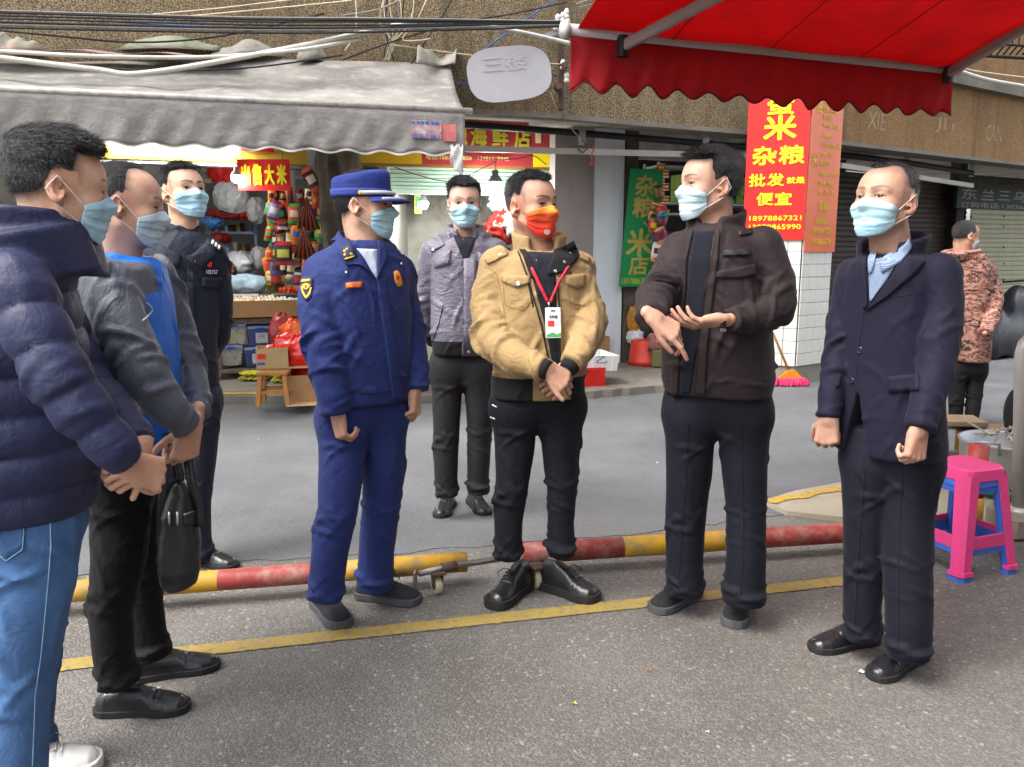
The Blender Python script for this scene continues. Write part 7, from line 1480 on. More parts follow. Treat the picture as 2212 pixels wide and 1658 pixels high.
# ------------------------------------------------------------------ the nine men
def Wy(x, a): return a - math.degrees(math.atan((x - CX) / F))
def xy(x, y): return tuple(G(x, y)[:2])
def st_y(lst, Y): return [(*q, Y) if len(q) == 4 else q for q in lst]
CLOTHM = dict(
    puffer=cloth('navy_puffer_nylon', '1e2342', 0.55, 0.22, 16, 0.02, 0.05, 0.08, 0.35, stretch=(1, 1, 1)),
    jeans=cloth('blue_denim', '40608a', 0.85, 0.45, 9, 0.30, 0.1, 0.30),
    shell=cloth('charcoal_shell', '50555f', 0.55, 0.60, 13, 0.03, 0.05, 0.1, 0.4, ridged=True, stretch=(1, 1, 0.6)),
    blue=cloth('bright_blue_shell', '1468c8', 0.55, 0.30, 8, 0.03, 0.05, 0.1, 0.4, ridged=True, stretch=(1, 1, 0.5)),
    blacktr=cloth('black_trouser_cloth', '161517', 0.8, 0.35, 12, 0.06, 0.05, 0.1, 0.2),
    police=cloth('dark_navy_uniform', '1a1e2c', 0.7, 0.5, 12, 0.06, 0.08, 0.1, 0.3, ridged=True),
    fire=cloth('royal_blue_uniform', '1e2b5e', 0.75, 0.45, 8, 0.08, 0.12, 0.08, 0.25),
    grey=cloth('lavender_grey_nylon', '66616f', 0.42, 0.6, 18, 0.02, 0.05, 0.12, 0.5, ridged=True, stretch=(1, 1, 1.8)),
    grtr=cloth('charcoal_trouser_cloth', '222124', 0.75, 0.25, 10, 0.06, 0.08, 0.08, 0.2),
    tan=cloth('tan_cotton_twill', '9a8059', 0.85, 0.5, 13, 0.15, 0.12, 0.10, 0.2, ridged=True),
    rib=cloth('black_rib_knit', '1d1d20', 0.9, 0.1, 60, 0.3, 0.1, 0.1, 0.2),
    bjeans=cloth('black_denim', '17181f', 0.85, 0.40, 16, 0.2, 0.05, 0.15, 0.2, ridged=True),
    brown=cloth('dark_brown_microfibre', '261d1f', 0.72, 0.40, 7, 0.03, 0.15, 0.08, 0.22),
    navytr=cloth('navy_trouser_cloth', '11131d', 0.75, 0.2, 8, 0.06, 0.08, 0.08, 0.2),
    suit=cloth('navy_suit_wool', '151527', 0.75, 0.25, 6, 0.10, 0.12, 0.06, 0.2),
    suittr=cloth('navy_suit_trouser_wool', '12121f', 0.75, 0.2, 8, 0.08, 0.1, 0.06, 0.2),
)
def camo_mat():
    m, nb, b = newmat('brown_camouflage'); co = nb('Mapping', {0: nb('TexCoord').outputs['Object'], 3: (1, 1, 1.9)}).outputs[0]
    c = nb.mix(nb.ramp(nb.noise(co, 13, 3, 0.6, 1.5), 0.50, 0.52), srgb('9c7263'), srgb('74483e'))
    c = nb.mix(nb.ramp(nb.noise(nb('Mapping', {0: co, 1: (3, 7, 1)}).outputs[0], 15, 3, 0.6, 1.5), 0.55, 0.57), c, srgb('2c211f'))
    c = nb.mix(nb.ramp(nb.noise(nb('Mapping', {0: co, 1: (9, 2, 5)}).outputs[0], 14, 3, 0.6, 1.5), 0.60, 0.62), c, srgb('a98070'))
    nb.l.new(c, b.inputs['Base Color']); b.inputs['Roughness'].default_value = 0.85
    nb.l.new(nb('Bump', {'Height': nb.noise(co, 16, 3), 'Strength': 0.4, 'Distance': 0.02}).outputs[0], b.inputs['Normal']); return m
CLOTHM['camo'] = camo_mat()
def mask_mat(name, c1, c2):
    m, nb, b = newmat(name); co = nb('TexCoord').outputs['Object']
    n = nb.ramp(nb.noise(co, 20, 3), 0.3, 0.7); nb.l.new(nb.mix(n, srgb(c1), srgb(c2)), b.inputs['Base Color'])
    b.inputs['Roughness'].default_value = 0.8; b.inputs['Specular IOR Level'].default_value = 0.2
    wv = nb('TexNoise', {'Vector': nb('Mapping', {0: co, 3: (0.35, 0.35, 1.6)}).outputs[0], 'Scale': 70, 'Detail': 3}).outputs[0]
    nb.l.new(nb('Bump', {'Height': wv, 'Strength': 0.5, 'Distance': 0.006}).outputs[0], b.inputs['Normal']); return m
MASKB = mask_mat('surgical_mask_blue', '8fbccf', 'b5d3dc'); MASKP = mask_mat('surgical_mask_pale', 'a9c2cd', 'c4d5dc')
def mask_orange():
    m, nb, b = newmat('printed_mask_red_to_yellow'); g = nb('Attribute', attribute_name='ramp').outputs['Fac']
    r = nb('ValToRGB', {0: g}); e = r.color_ramp.elements; e[0].position = 0.15; e[0].color = (*srgb('d8341f'), 1); e[1].position = 0.95; e[1].color = (*srgb('f0b01f'), 1)
    k = r.color_ramp.elements.new(0.6); k.color = (*srgb('e8641f'), 1)
    nb.l.new(r.outputs[0], b.inputs['Base Color']); b.inputs['Roughness'].default_value = 0.75; return m
LEATHER = mat('black_leather', (0.012, 0.012, 0.014), 0.28, spec=0.55, bump=0.15, bs=120, var=0.2)
NUBUCK = mat('black_nubuck', (0.010, 0.010, 0.012), 0.9, bump=0.3, bs=300)
KNIT = mat('dark_knit_shoe', (0.018, 0.016, 0.021), 0.85, bump=0.4, bs=350)
WHITELEATHER = mat('white_leather', (0.62, 0.61, 0.58), 0.6, dirt=0.2, dcol='9a948a', bump=0.1)
LACEB = mat('black_lace', (0.012, 0.012, 0.012), 0.8); LACEW = mat('white_lace', (0.6, 0.6, 0.58), 0.85)
SHIRTW = cloth('pale_shirt_cotton', 'b9c3d3', 0.85, 0.25, 16, 0.1, 0.05); SHIRTN = cloth('dark_shirt_cotton', '1b1c26', 0.85, 0.25, 16, 0.1, 0.05)
SEAMD = mat('dark_seam', (0.006, 0.006, 0.009), 0.8); YELLOW = mat('yellow_embroidery', srgb('d9ad2c'), 0.7, var=0.05)
PRINTW = mat('white_print', (0.7, 0.7, 0.7), 0.7, var=0.03); REDE = mat('red_emblem', srgb('c9392b'), 0.6)
def skin(i, c, h): return skin_mat('skin_tone_%d' % i, c, h)

def shirt_front(T, m, name, rx, ry, h, dz=-0.02, dy=0.012, gap=0.25):
    """undergarment filling the neck opening"""
    nb_ = P(*T.S['neck'][:3]); fr = frame(T.S['psi'])
    def fn(p):
        d = rcone(p, nb_ + A(0, 0, -0.30) + fr[1] * 0.06, nb_ + A(0, 0, -0.03), 0.085, 0.072)
        return d
    return fn

def man_puffer():
    Y = 1.85; hx = 137
    S = dict(label='man in navy puffer jacket and blue jeans, nearest the camera at the left edge', base=(-1.12, 1.88), psi=Wy(100, 92), cup=0.0, tup=0.0,
        head=(124, 416, Y, Wy(130, 97), -6, 0, 0.98), neck=(95, 520, 1.87, 0.062), res=0.0035,
        skin=skin(1, 'c29c82', '15141a'), hairmat=hair_mat('hair_black_greying', '16171c', 0.6), face=dict(eye=0.0035, brow=0.7),
        hair=dict(zf=0.080, ttop=0.024, tside=0.0025, side=0.024, front=0.0, n=5200, len=0.9, lift=0.45, ys=0.035, seed=11),
        armR=[(36, 612, 62, 1.66), (82, 722, 60, 1.63), (136, 832, 56, 1.61), (194, 906, 48, 1.62), (246, 966, 40, 1.63), (276, 1000, 33, 1.65)],
        armL=[(80, 600, 56, 2.04), (135, 730, 52, 2.08), (182, 830, 46, 2.06), (250, 895, 40, 1.98), (300, 962, 30, 1.86)])
    S['hands'] = [Hand(P(278, 1004, 1.66), A(0.42, 0.66, -0.42), A(0.75, -0.60, 0.15), 1, curl=((45, 40, 30), (48, 45, 30), (50, 48, 30), (52, 50, 30)), thumb=(30, 10, 10), thumb_out=20, size=0.92),
                  Hand(P(304, 966, 1.86), A(-0.15, -0.70, -0.62), A(0.9, -0.15, 0.35), -1, curl=((60, 55, 30), (62, 55, 30), (64, 55, 30), (66, 55, 30)), thumb=(20, 10, 10), size=0.92)]
    T = make_body(S); make_mask(T, MASKB, seed=1)
    fr = frame(S['psi']); nb_ = P(*S['neck'][:3])
    tor = [(505, -35, 135, 0.10, Y, 0.12), (560, -100, 132, 0.125, Y, 0.19), (650, -130, 145, 0.145, Y, 0.21), (760, -140, 168, 0.16, Y, 0.215), (860, -142, 186, 0.17, Y, 0.22), (960, -142, 198, 0.178, Y, 0.23), (1035, -138, 200, 0.175, Y, 0.23), (1078, -132, 194, 0.17, Y, 0.225)]
    make_jacket(T, CLOTHM['puffer'], tor, fold=0.4, puffer=(0.088, 0.9), collars=[(nb_ + A(0, 0, -0.075), frame(S['psi'], 12), 0.098, 0.105, 0.13, 0.021, 0.015, 0.0, 0.30), (nb_ + A(0, 0, -0.09) - fr[1] * 0.03, frame(S['psi'], 22), 0.135, 0.135, 0.10, 0.034, 0.02, 0.55, 0.2)],
        sleeve_folds=0.35)
    make_trousers(T, CLOTHM['jeans'], [[(78, 1130, 96, 1.76), (70, 1260, 90, 1.75), (52, 1400, 78, 1.75), (40, 1520, 66, 1.74), (38, 1700, 62, 1.74), (42, 1760, 62, 1.74)],
        [(70, 1130, 80, 1.98), (75, 1300, 68, 2.0), (68, 1450, 58, 2.02), (62, 1560, 52, 2.03), (70, 1630, 48, 2.04)]], [(1060, -110, 195, 0.16, Y, 0.17), (1110, -108, 196, 0.16, Y, 0.18), (1180, -100, 185, 0.15, Y, 0.18)],
        folds=1.5)
    ts = T.ts
    seam(ts, [(108, 1112), (110, 1180), (100, 1300), (88, 1420), (76, 1500), (72, 1600), (70, 1657)], 'side_seam', mat('pale_denim_seam', '7f9dc0', 0.9), T.trousers, 0.0016)
    strip(ts, [(2, 1118), (54, 1116)], [(2, 1200), (16, 1212), (50, 1186)], 'back_pocket', CLOTHM['jeans'], T.trousers, 0.003)
    seam(ts, [(3, 1200), (15, 1211), (50, 1186), (54, 1118)], 'pocket_seam', MATS['pale_denim_seam'], T.trousers, 0.0012, 0.004)
    t = G(212, 1655); make_shoe(T, t, t - A(0.26, 0.07, 0), 'sneaker', WHITELEATHER, mat('white_rubber', (0.6, 0.59, 0.56), 0.7), LACEW)
    t2 = A(-0.93, 1.78, 0); make_shoe(T, t2, t2 - A(0.25, 0.10, 0), 'sneaker', WHITELEATHER, MATS['white_rubber'])
def man_blue():
    Y = 2.40
    S = dict(label='balding man in blue and charcoal jacket holding a black bag by its straps', base=(-1.12, 2.42), psi=Wy(290, 72), cup=0.015,
        head=(268, 449, Y, Wy(280, 84), -7, 0, 1.0), neck=(262, 575, 2.42, 0.06), res=0.0035,
        skin=skin(2, 'c59d86', '1c1a1b'), hairmat=hair_mat('hair_thin_black', '252122', 0.2), face=dict(eye=0.0032, brow=0.7),
        hair=dict(zf=0.084, recede=0.010, ttop=0.006, tside=0.003, side=0.004, n=2600, len=0.8, lift=0.3, ys=0.022, fslope=0.40, seed=12),
        armR=[(228, 612, 54, 2.24), (262, 710, 58, 2.2), (306, 812, 56, 2.16), (362, 880, 42, 2.18), (412, 922, 26, 2.23)],
        armL=[(335, 600, 44, 2.58), (380, 715, 42, 2.62), (408, 805, 36, 2.6), (428, 865, 27, 2.5), (425, 902, 21, 2.40)])
    S['hands'] = [Hand(P(414, 922, 2.24), A(-0.25, -0.05, -0.95), A(0.75, -0.6, 0.1), 1, curl=((50, 70, 40), (52, 72, 40), (54, 74, 40), (56, 74, 40)), thumb=(35, 10, 15)),
                  Hand(P(424, 900, 2.39), A(-0.2, -0.25, -0.95), A(0.95, 0.2, 0.1), -1, curl=((55, 70, 40), (57, 72, 40), (60, 74, 40), (62, 74, 40)))]
    T = make_body(S); make_mask(T, MASKP, seed=2)
    fr = frame(S['psi']); nb_ = P(*S['neck'][:3])
    tor = [(555, 215, 318, 0.09, Y, 0.10), (580, 195, 338, 0.105, Y, 0.17), (640, 188, 358, 0.115, Y, 0.20), (740, 188, 372, 0.125, Y, 0.20), (850, 190, 376, 0.13, Y, 0.20), (950, 196, 366, 0.125, Y, 0.20), (1005, 198, 358, 0.125, Y, 0.20)]
    arm = [sten(*q) for q in S['armR']]; armL = [sten(*q) for q in S['armL']]
    def pick(c):
        def dist(ch):
            return np.minimum.reduce([rcone(c, ch[i][0], ch[i + 1][0], ch[i][1], ch[i + 1][1]) for i in range(len(ch) - 1)])
        da, dl = dist(arm), dist(armL)
        yoke = (c[:, 2] - (P(300, 636, Y)[2] + 0.35 * ((c - nb_) @ fr[1] - 0.10)) > 0)
        cl = np.linalg.norm((c - nb_)[:, :2], axis=1) < 0.125
        inner = cl & (c[:, 2] > nb_[2] - 0.035)
        front = np.abs((c - nb_) @ fr[0]) < 0.075
        out = np.where((da < 0.018) | (dl < 0.014), 0, np.where(yoke & ~front, 0, 1)); out[inner] = 1
        return out
    make_jacket(T, [CLOTHM['shell'], CLOTHM['blue']], tor, fold=1.1, pick=pick, collars=[(nb_ + A(0, 0, -0.06), frame(S['psi'], 10), 0.085, 0.09, 0.075, 0.010, 0.02, 0.35, 0.35), (nb_ + A(0, 0, -0.075) - fr[1] * 0.03, frame(S['psi'], 25), 0.115, 0.11, 0.075, 0.022, 0.02, 0.8, 0.25)],
        sleeve_folds=1.2)
    js = T.js
    strip(js, [(178, 566), (238, 566)], [(184, 592), (236, 598)], 'shoulder_tab', CLOTHM['shell'], T.jacket, 0.004)
    seam(js, [(316, 655), (326, 662), (330, 672), (308, 694)], 'reflective_piping', mat('grey_piping', (0.4, 0.41, 0.42), 0.5), T.jacket, 0.003)
    make_trousers(T, CLOTHM['blacktr'], [[(262, 1050, 66, 2.34), (258, 1200, 62, 2.3), (240, 1320, 48, 2.28), (246, 1420, 45, 2.27), (262, 1480, 44, 2.27)],
        [(300, 1050, 58, 2.5), (305, 1200, 50, 2.52), (310, 1300, 42, 2.53), (318, 1370, 44, 2.54), (335, 1420, 38, 2.54)]], [(960, 205, 352, 0.11, Y, 0.16), (1020, 200, 350, 0.115, Y, 0.165), (1090, 205, 345, 0.11, Y, 0.16)])
    make_shoe(T, G(408, 1532), G(207, 1542), 'dress', LEATHER, MATS['sole_black']); make_shoe(T, G(456, 1442), G(300, 1468), 'dress', LEATHER, MATS['sole_black'])
    shirt = MB(); c = nb_ + fr[1] * 0.055 + A(0, 0, -0.02)
    def sh(u, v):
        a = (u - 0.5) * 3.6; r = 0.066 + 0.008 * v
        return nb_ + A(0, 0, 0.012 - 0.05 * v - 0.028 * math.cos(a)) + (fr[0] * math.sin(a) + fr[1] * math.cos(a)) * r
    shirt.sheet(sh, 24, 4, 0.004); shirt.build('shirt_collar', SHIRTW, T.root, smooth=True)
    return T
def man_police():
    Y = 3.5
    S = dict(label='tall man in dark navy police uniform with silver badge, standing behind the others', base=(-1.42, 3.52), psi=Wy(400, 14), tup=0.02,
        head=(396, 422, Y, Wy(396, 30), 10, 0, 1.0), neck=(400, 512, 3.52, 0.062), res=0.004,
        skin=skin(3, 'cfa88e', '121214'), hairmat=hair_mat('hair_black_short', '141417', 0.1), face=dict(eye=0.0042, brow=0.9),
        hair=dict(zf=0.080, ttop=0.016, tside=0.003, side=0.010, n=1500, seed=13),
        armL=[(458, 550, 31, 3.5), (472, 640, 31, 3.56), (466, 726, 30, 3.64), (430, 790, 24, 3.74)],
        armR=[(338, 550, 31, 3.5), (322, 640, 30, 3.56), (325, 726, 28, 3.64), (365, 790, 24, 3.74)], hands=[])
    T = make_body(S); make_mask(T, MASKB, seed=3)
    fr = frame(S['psi']); nb_ = P(*S['neck'][:3])
    tor = [(512, 365, 438, 0.085, Y), (535, 335, 466, 0.11, Y), (570, 322, 478, 0.125, Y), (650, 326, 468, 0.13, Y), (740, 330, 462, 0.13, Y), (800, 330, 466, 0.13, Y), (835, 330, 468, 0.125, Y)]
    make_jacket(T, CLOTHM['police'], tor, collars=[(nb_ + A(0, 0, -0.045), frame(S['psi'], 8), 0.080, 0.082, 0.06, 0.009, 0.03, 0.5, 0.35), (nb_ + A(0, 0, -0.03), fr, 0.062, 0.064, 0.05, 0.006, 0.0, 0.0, 0.25)], h=0.008)
    js, j = T.js, T.jacket
    strip(js, [(336, 524), (392, 552)], [(330, 560), (386, 580)], 'collar_flap', CLOTHM['police'], j, 0.006); strip(js, [(412, 552), (452, 520)], [(436, 584), (468, 552)], 'collar_flap', CLOTHM['police'], j, 0.006)
    strip(js, [(404, 552), (418, 552)], [(402, 832), (424, 832)], 'placket', CLOTHM['police'], j, 0.004, nv=3)
    for a, b in ((332, 380), (436, 478)):
        strip(js, [(a, 600), (b, 600)], [(a, 620), ((a + b) / 2, 626), (b, 620)], 'pocket_flap', CLOTHM['police'], j, 0.005); stud(js, (a + b) / 2 + 2, 617, 0.008, 'snap_button', MATS['metal_snap'], j)
    strip(js, [(324, 577), (362, 577)], [(326, 590), (364, 590)], 'chest_badge', mat('silver_badge', (0.5, 0.5, 0.5), 0.4, 0.8), j, 0.004)
    stud(js, 344, 583, 0.016, 'badge_shield', mat('dark_badge_core', (0.03, 0.03, 0.04), 0.5), j, 0.3, off=0.004)
    strip(js, [(443, 581), (471, 583)], [(443, 592), (471, 594)], 'number_plate', mat('black_plate', (0.01, 0.01, 0.012), 0.6), j, 0.004); print_on(js, '103757', 445, 583, 469, 592, PRINTW, 'number_print', j, 0.01, 0.0065)
    strip(js, [(447, 566), (458, 566)], [(448, 576), (453, 579), (457, 576)], 'enamel_emblem', REDE, j, 0.005)
    stud(js, 425, 563, 0.010, 'snap_button', MATS['metal_snap'], j)
    strip(js, [(448, 514), (480, 536)], [(444, 524), (476, 548)], 'shoulder_board', MATS['black_plate'], j, 0.006)
    for k in range(3): strip(js, [(458 + 7 * k, 521 + 5 * k), (462 + 7 * k, 524 + 5 * k)], [(455 + 7 * k, 528 + 5 * k), (459 + 7 * k, 531 + 5 * k)], 'rank_bar', PRINTW, j, 0.003, off=0.008)
    make_trousers(T, CLOTHM['police'], [[(435, 870, 44, 3.5), (430, 980, 40, 3.5), (424, 1080, 33, 3.5), (428, 1150, 29, 3.5), (434, 1205, 28, 3.5)], [(366, 870, 44, 3.5), (362, 980, 40, 3.5), (358, 1080, 33, 3.5), (356, 1150, 29, 3.5), (354, 1205, 28, 3.5)]],
        [(800, 332, 464, 0.115, Y), (850, 328, 468, 0.12, Y), (900, 328, 466, 0.115, Y)])
    make_shoe(T, G(490, 1226), G(420, 1216), 'dress', LEATHER, MATS['sole_black']); make_shoe(T, G(352, 1245), G(362, 1205), 'dress', LEATHER, MATS['sole_black'])
    return T
def man_fire():
    Y = 3.0
    S = dict(label='man in royal blue uniform and peaked cap with silver cord, arms hanging', base=(-0.56, 3.0), psi=Wy(790, 24), cup=0.012,
        head=(785, 449, Y, Wy(785, 76), 0, 0, 1.02), neck=(790, 540, 3.0, 0.062), res=0.0038,
        skin=skin(4, 'c39b84', '131317'), hairmat=hair_mat('hair_black_cropped', '14141a', 0.1), face=dict(eye=0.004),
        hair=dict(zf=0.09, ttop=0.008, tside=0.004, side=0.008, n=1500, ys=0.03, seed=14),
        armR=[(697, 592, 44, 2.95), (690, 660, 45, 2.9), (700, 750, 43, 2.86), (720, 850, 37, 2.84), (727, 894, 32, 2.84)],
        armL=[(856, 592, 36, 3.1), (874, 660, 34, 3.14), (889, 740, 32, 3.12), (897, 800, 30, 3.08), (899, 845, 27, 3.05)])
    S['hands'] = [Hand(P(727, 890, 2.84), A(0.08, 0.05, -1), A(-0.75, -0.65, 0), 1, curl=((45, 50, 30), (50, 55, 30), (55, 60, 30), (60, 62, 30)), thumb=(40, 20, 10)),
                  Hand(P(898, 842, 3.05), A(-0.02, -0.10, -1), A(0.9, -0.2, 0), -1, curl=((35, 40, 25), (48, 55, 30), (55, 60, 30), (60, 62, 30)), thumb=(30, 15, 15))]
    T = make_body(S); make_mask(T, MASKB, seed=4)
    fr = frame(S['psi']); nb_ = P(*S['neck'][:3])
    tor = [(516, 732, 836, 0.09, Y), (545, 700, 860, 0.11, Y), (590, 690, 878, 0.125, Y), (680, 692, 886, 0.13, Y), (770, 690, 884, 0.13, Y), (868, 690, 878, 0.125, Y)]
    make_jacket(T, CLOTHM['fire'], tor, fold=1.0, collars=[(nb_ + A(0, 0, -0.05), frame(S['psi'], 6), 0.082, 0.085, 0.07, 0.008, 0.035, 0.45, 0.45)])
    js, j = T.js, T.jacket; M = CLOTHM['fire']
    strip(js, [(736, 500), (758, 526), (780, 552), (812, 602)], [(716, 518), (732, 548), (748, 574), (780, 566)], 'lapel', M, j, 0.006, 0.003, nv=6); strip(js, [(816, 515), (815, 560), (814, 602)], [(822, 518), (838, 554), (824, 576)], 'lapel', M, j, 0.006, 0.003)
    strip(js, [(758, 538), (782, 560), (812, 602)], [(814, 540), (815, 568), (814, 603)], 'shirt', SHIRTW, j, 0.002, 0.003)
    strip(js, [(813, 604), (822, 680), (836, 780), (848, 866)], [(830, 600), (846, 680), (860, 780), (868, 864)], 'placket', M, j, 0.004, nv=3)
    seam(js, [(748, 848), (800, 850), (846, 846)], 'waist_seam', SEAMD, j, 0.0015)
    strip(js, [(735, 537), (757, 528)], [(748, 566), (771, 556)], 'collar_tab', mat('navy_tab', '1b2450', 0.7), j, 0.004, off=0.008)
    for dx, dy in ((0, 0), (7, -3), (3, 7), (10, 4)): stud(js, 746 + dx, 546 + dy, 0.0055, 'rank_star', YELLOW, j, 0.4, 5, 0.012)
    strip(js, [(748, 560), (764, 553)], [(749, 563), (765, 556)], 'rank_bar', YELLOW, j, 0.003, off=0.012)
    strip(js, [(746, 612), (782, 608)], [(748, 624), (782, 621)], 'name_bar', mat('orange_bar', srgb('c0532e'), 0.7), j, 0.004); print_on(js, '消防 111207', 750, 612, 779, 620, YELLOW, 'name_print', j, 0.01, 0.0065)
    strip(js, [(850, 588), (856, 584), (862, 590), (864, 598)], [(852, 606), (858, 620), (864, 622), (868, 612)], 'flame_emblem', mat('orange_emblem', srgb('cf8a2c'), 0.6), j, 0.004); stud(js, 858, 600, 0.009, 'emblem_core', REDE, j, 0.3, 12, 0.004)
    strip(js, [(650, 602), (664, 597), (677, 602)], [(652, 638), (664, 654), (674, 640)], 'arm_patch', MATS['navy_tab'], j, 0.004, nv=6)
    for a, b in (([(654, 606), (672, 604)], [(654, 611), (672, 609)]), ([(653, 620), (656, 636), (664, 648), (672, 638), (675, 622)], [(656, 620), (659, 634), (664, 643), (669, 636), (672, 622)]), ([(655, 618), (664, 613), (673, 617)], [(658, 624), (664, 629), (670, 623)])):
        strip(js, a, b, 'patch_emblem', YELLOW, j, 0.002, off=0.0055)
    stud(js, 664, 621, 0.005, 'patch_flame', REDE, j, 0.4, 8, 0.008)
    stud(js, 748, 589, 0.004, 'snap_button', MATS['metal_snap'], j, off=0.006); stud(js, 864, 569, 0.005, 'snap_button', MATS['metal_snap'], j, off=0.006)
    make_trousers(T, M, [[(742, 915, 56, 2.96), (738, 1010, 53, 2.92), (730, 1100, 47, 2.88), (712, 1200, 43, 2.86), (702, 1295, 41, 2.85)], [(826, 915, 54, 3.05), (830, 1010, 50, 3.05), (823, 1100, 44, 3.06), (813, 1190, 42, 3.07), (810, 1270, 42, 3.07)]],
        [(840, 692, 876, 0.115, Y), (880, 688, 882, 0.12, Y), (930, 690, 880, 0.115, Y)])
    make_shoe(T, G(738, 1354), G(688, 1308), 'sneaker', KNIT, MATS['sole_grey'], LACEB); make_shoe(T, G(904, 1304), G(772, 1290), 'sneaker', KNIT, MATS['sole_grey'], LACEB)
    # peaked cap: band, crown, peak, silver cord
    hf, hk = T.hf, T.hk; Lc = lambda x, y, z: T.hc + (A(x, y, z) * hk) @ hf
    cm = cloth('cap_cloth', '222f72', 0.8, 0.25, 20, 0.1, 0.1); cap = MB(); n = 40
    prof = [(0.0850, 0.106, 0.046), (0.0855, 0.107, 0.060), (0.0850, 0.106, 0.075), (0.0850, 0.106, 0.078), (0.0860, 0.106, 0.100), (0.0850, 0.104, 0.118), (0.0800, 0.098, 0.127), (0.05, 0.065, 0.131), (0.01, 0.01, 0.130)]
    vs_ = []
    for rx, ry, z in prof:
        for k in range(n):
            a = 2 * math.pi * k / n; zz = z + 0.016 * (z - 0.046) / 0.1 * math.cos(a) - 0.012
            wob = 1 + 0.012 * math.sin(5 * a + z * 60) * (z > 0.08)
            vs_.append(Lc(rx * math.sin(a) * wob, -0.006 + ry * math.cos(a) * wob, zz))
    cap.add(vs_, [(i * n + k, i * n + (k + 1) % n, (i + 1) * n + (k + 1) % n, (i + 1) * n + k) for i in range(len(prof) - 1) for k in range(n)])
    co = cap.build('cap', cm, T.root, smooth=True)
    def band(u, v):
        a = 2 * math.pi * u; return Lc(0.0870 * math.sin(a), -0.006 + 0.1085 * math.cos(a), 0.037 + 0.026 * v)
    b = MB(); b.sheet(band, 40, 3, 0.003); b.build('cap_band', mat('blue_braid', '24388c', 0.6, bump=0.6, bs=300), co, smooth=True)
    def peak(u, v):
        a = (u - 0.5) * 2.3; r = 0.108 + 0.066 * v * math.cos(a * 0.9) ** 0.7
        return Lc(0.80 * r * math.sin(a), -0.006 + r * math.cos(a) * 1.02, 0.040 - 0.020 * v + 0.010 * (1 - math.cos(a)) * -1)
    b = MB(); b.sheet(peak, 20, 6, 0.004); b.build('cap_peak', cm, co, smooth=True)
    def pk(u): p = np.array(peak(u, 0.72)); return p + hf[2] * 0.0035
    b = MB(); b.tube([pk(0.12 + 0.76 * k / 14) for k in range(15)], 0.0048, 6); b.build('peak_braid', mat('silver_braid', (0.62, 0.62, 0.60), 0.45, 0.2, bump=0.8, bs=300), co, smooth=True)
    b = MB(); pts = []
    for k in range(25):
        a = math.radians(-80 + 160 * k / 24); pts.append(Lc(0.0945 * math.sin(a), -0.006 + 0.1165 * math.cos(a), 0.045 + 0.004 * math.cos(a)))
    b.tube(pts, 0.0075, 8); o = b.build('silver_cord', MATS['silver_braid'], co, smooth=True)
    for s in (-1, 1):
        a = math.radians(80 * s); b = MB(); b.ball(Lc(0.096 * math.sin(a), -0.006 + 0.117 * math.cos(a), 0.046), 0.008, 10); b.build('cord_button', YELLOW, co, smooth=True)
    return T
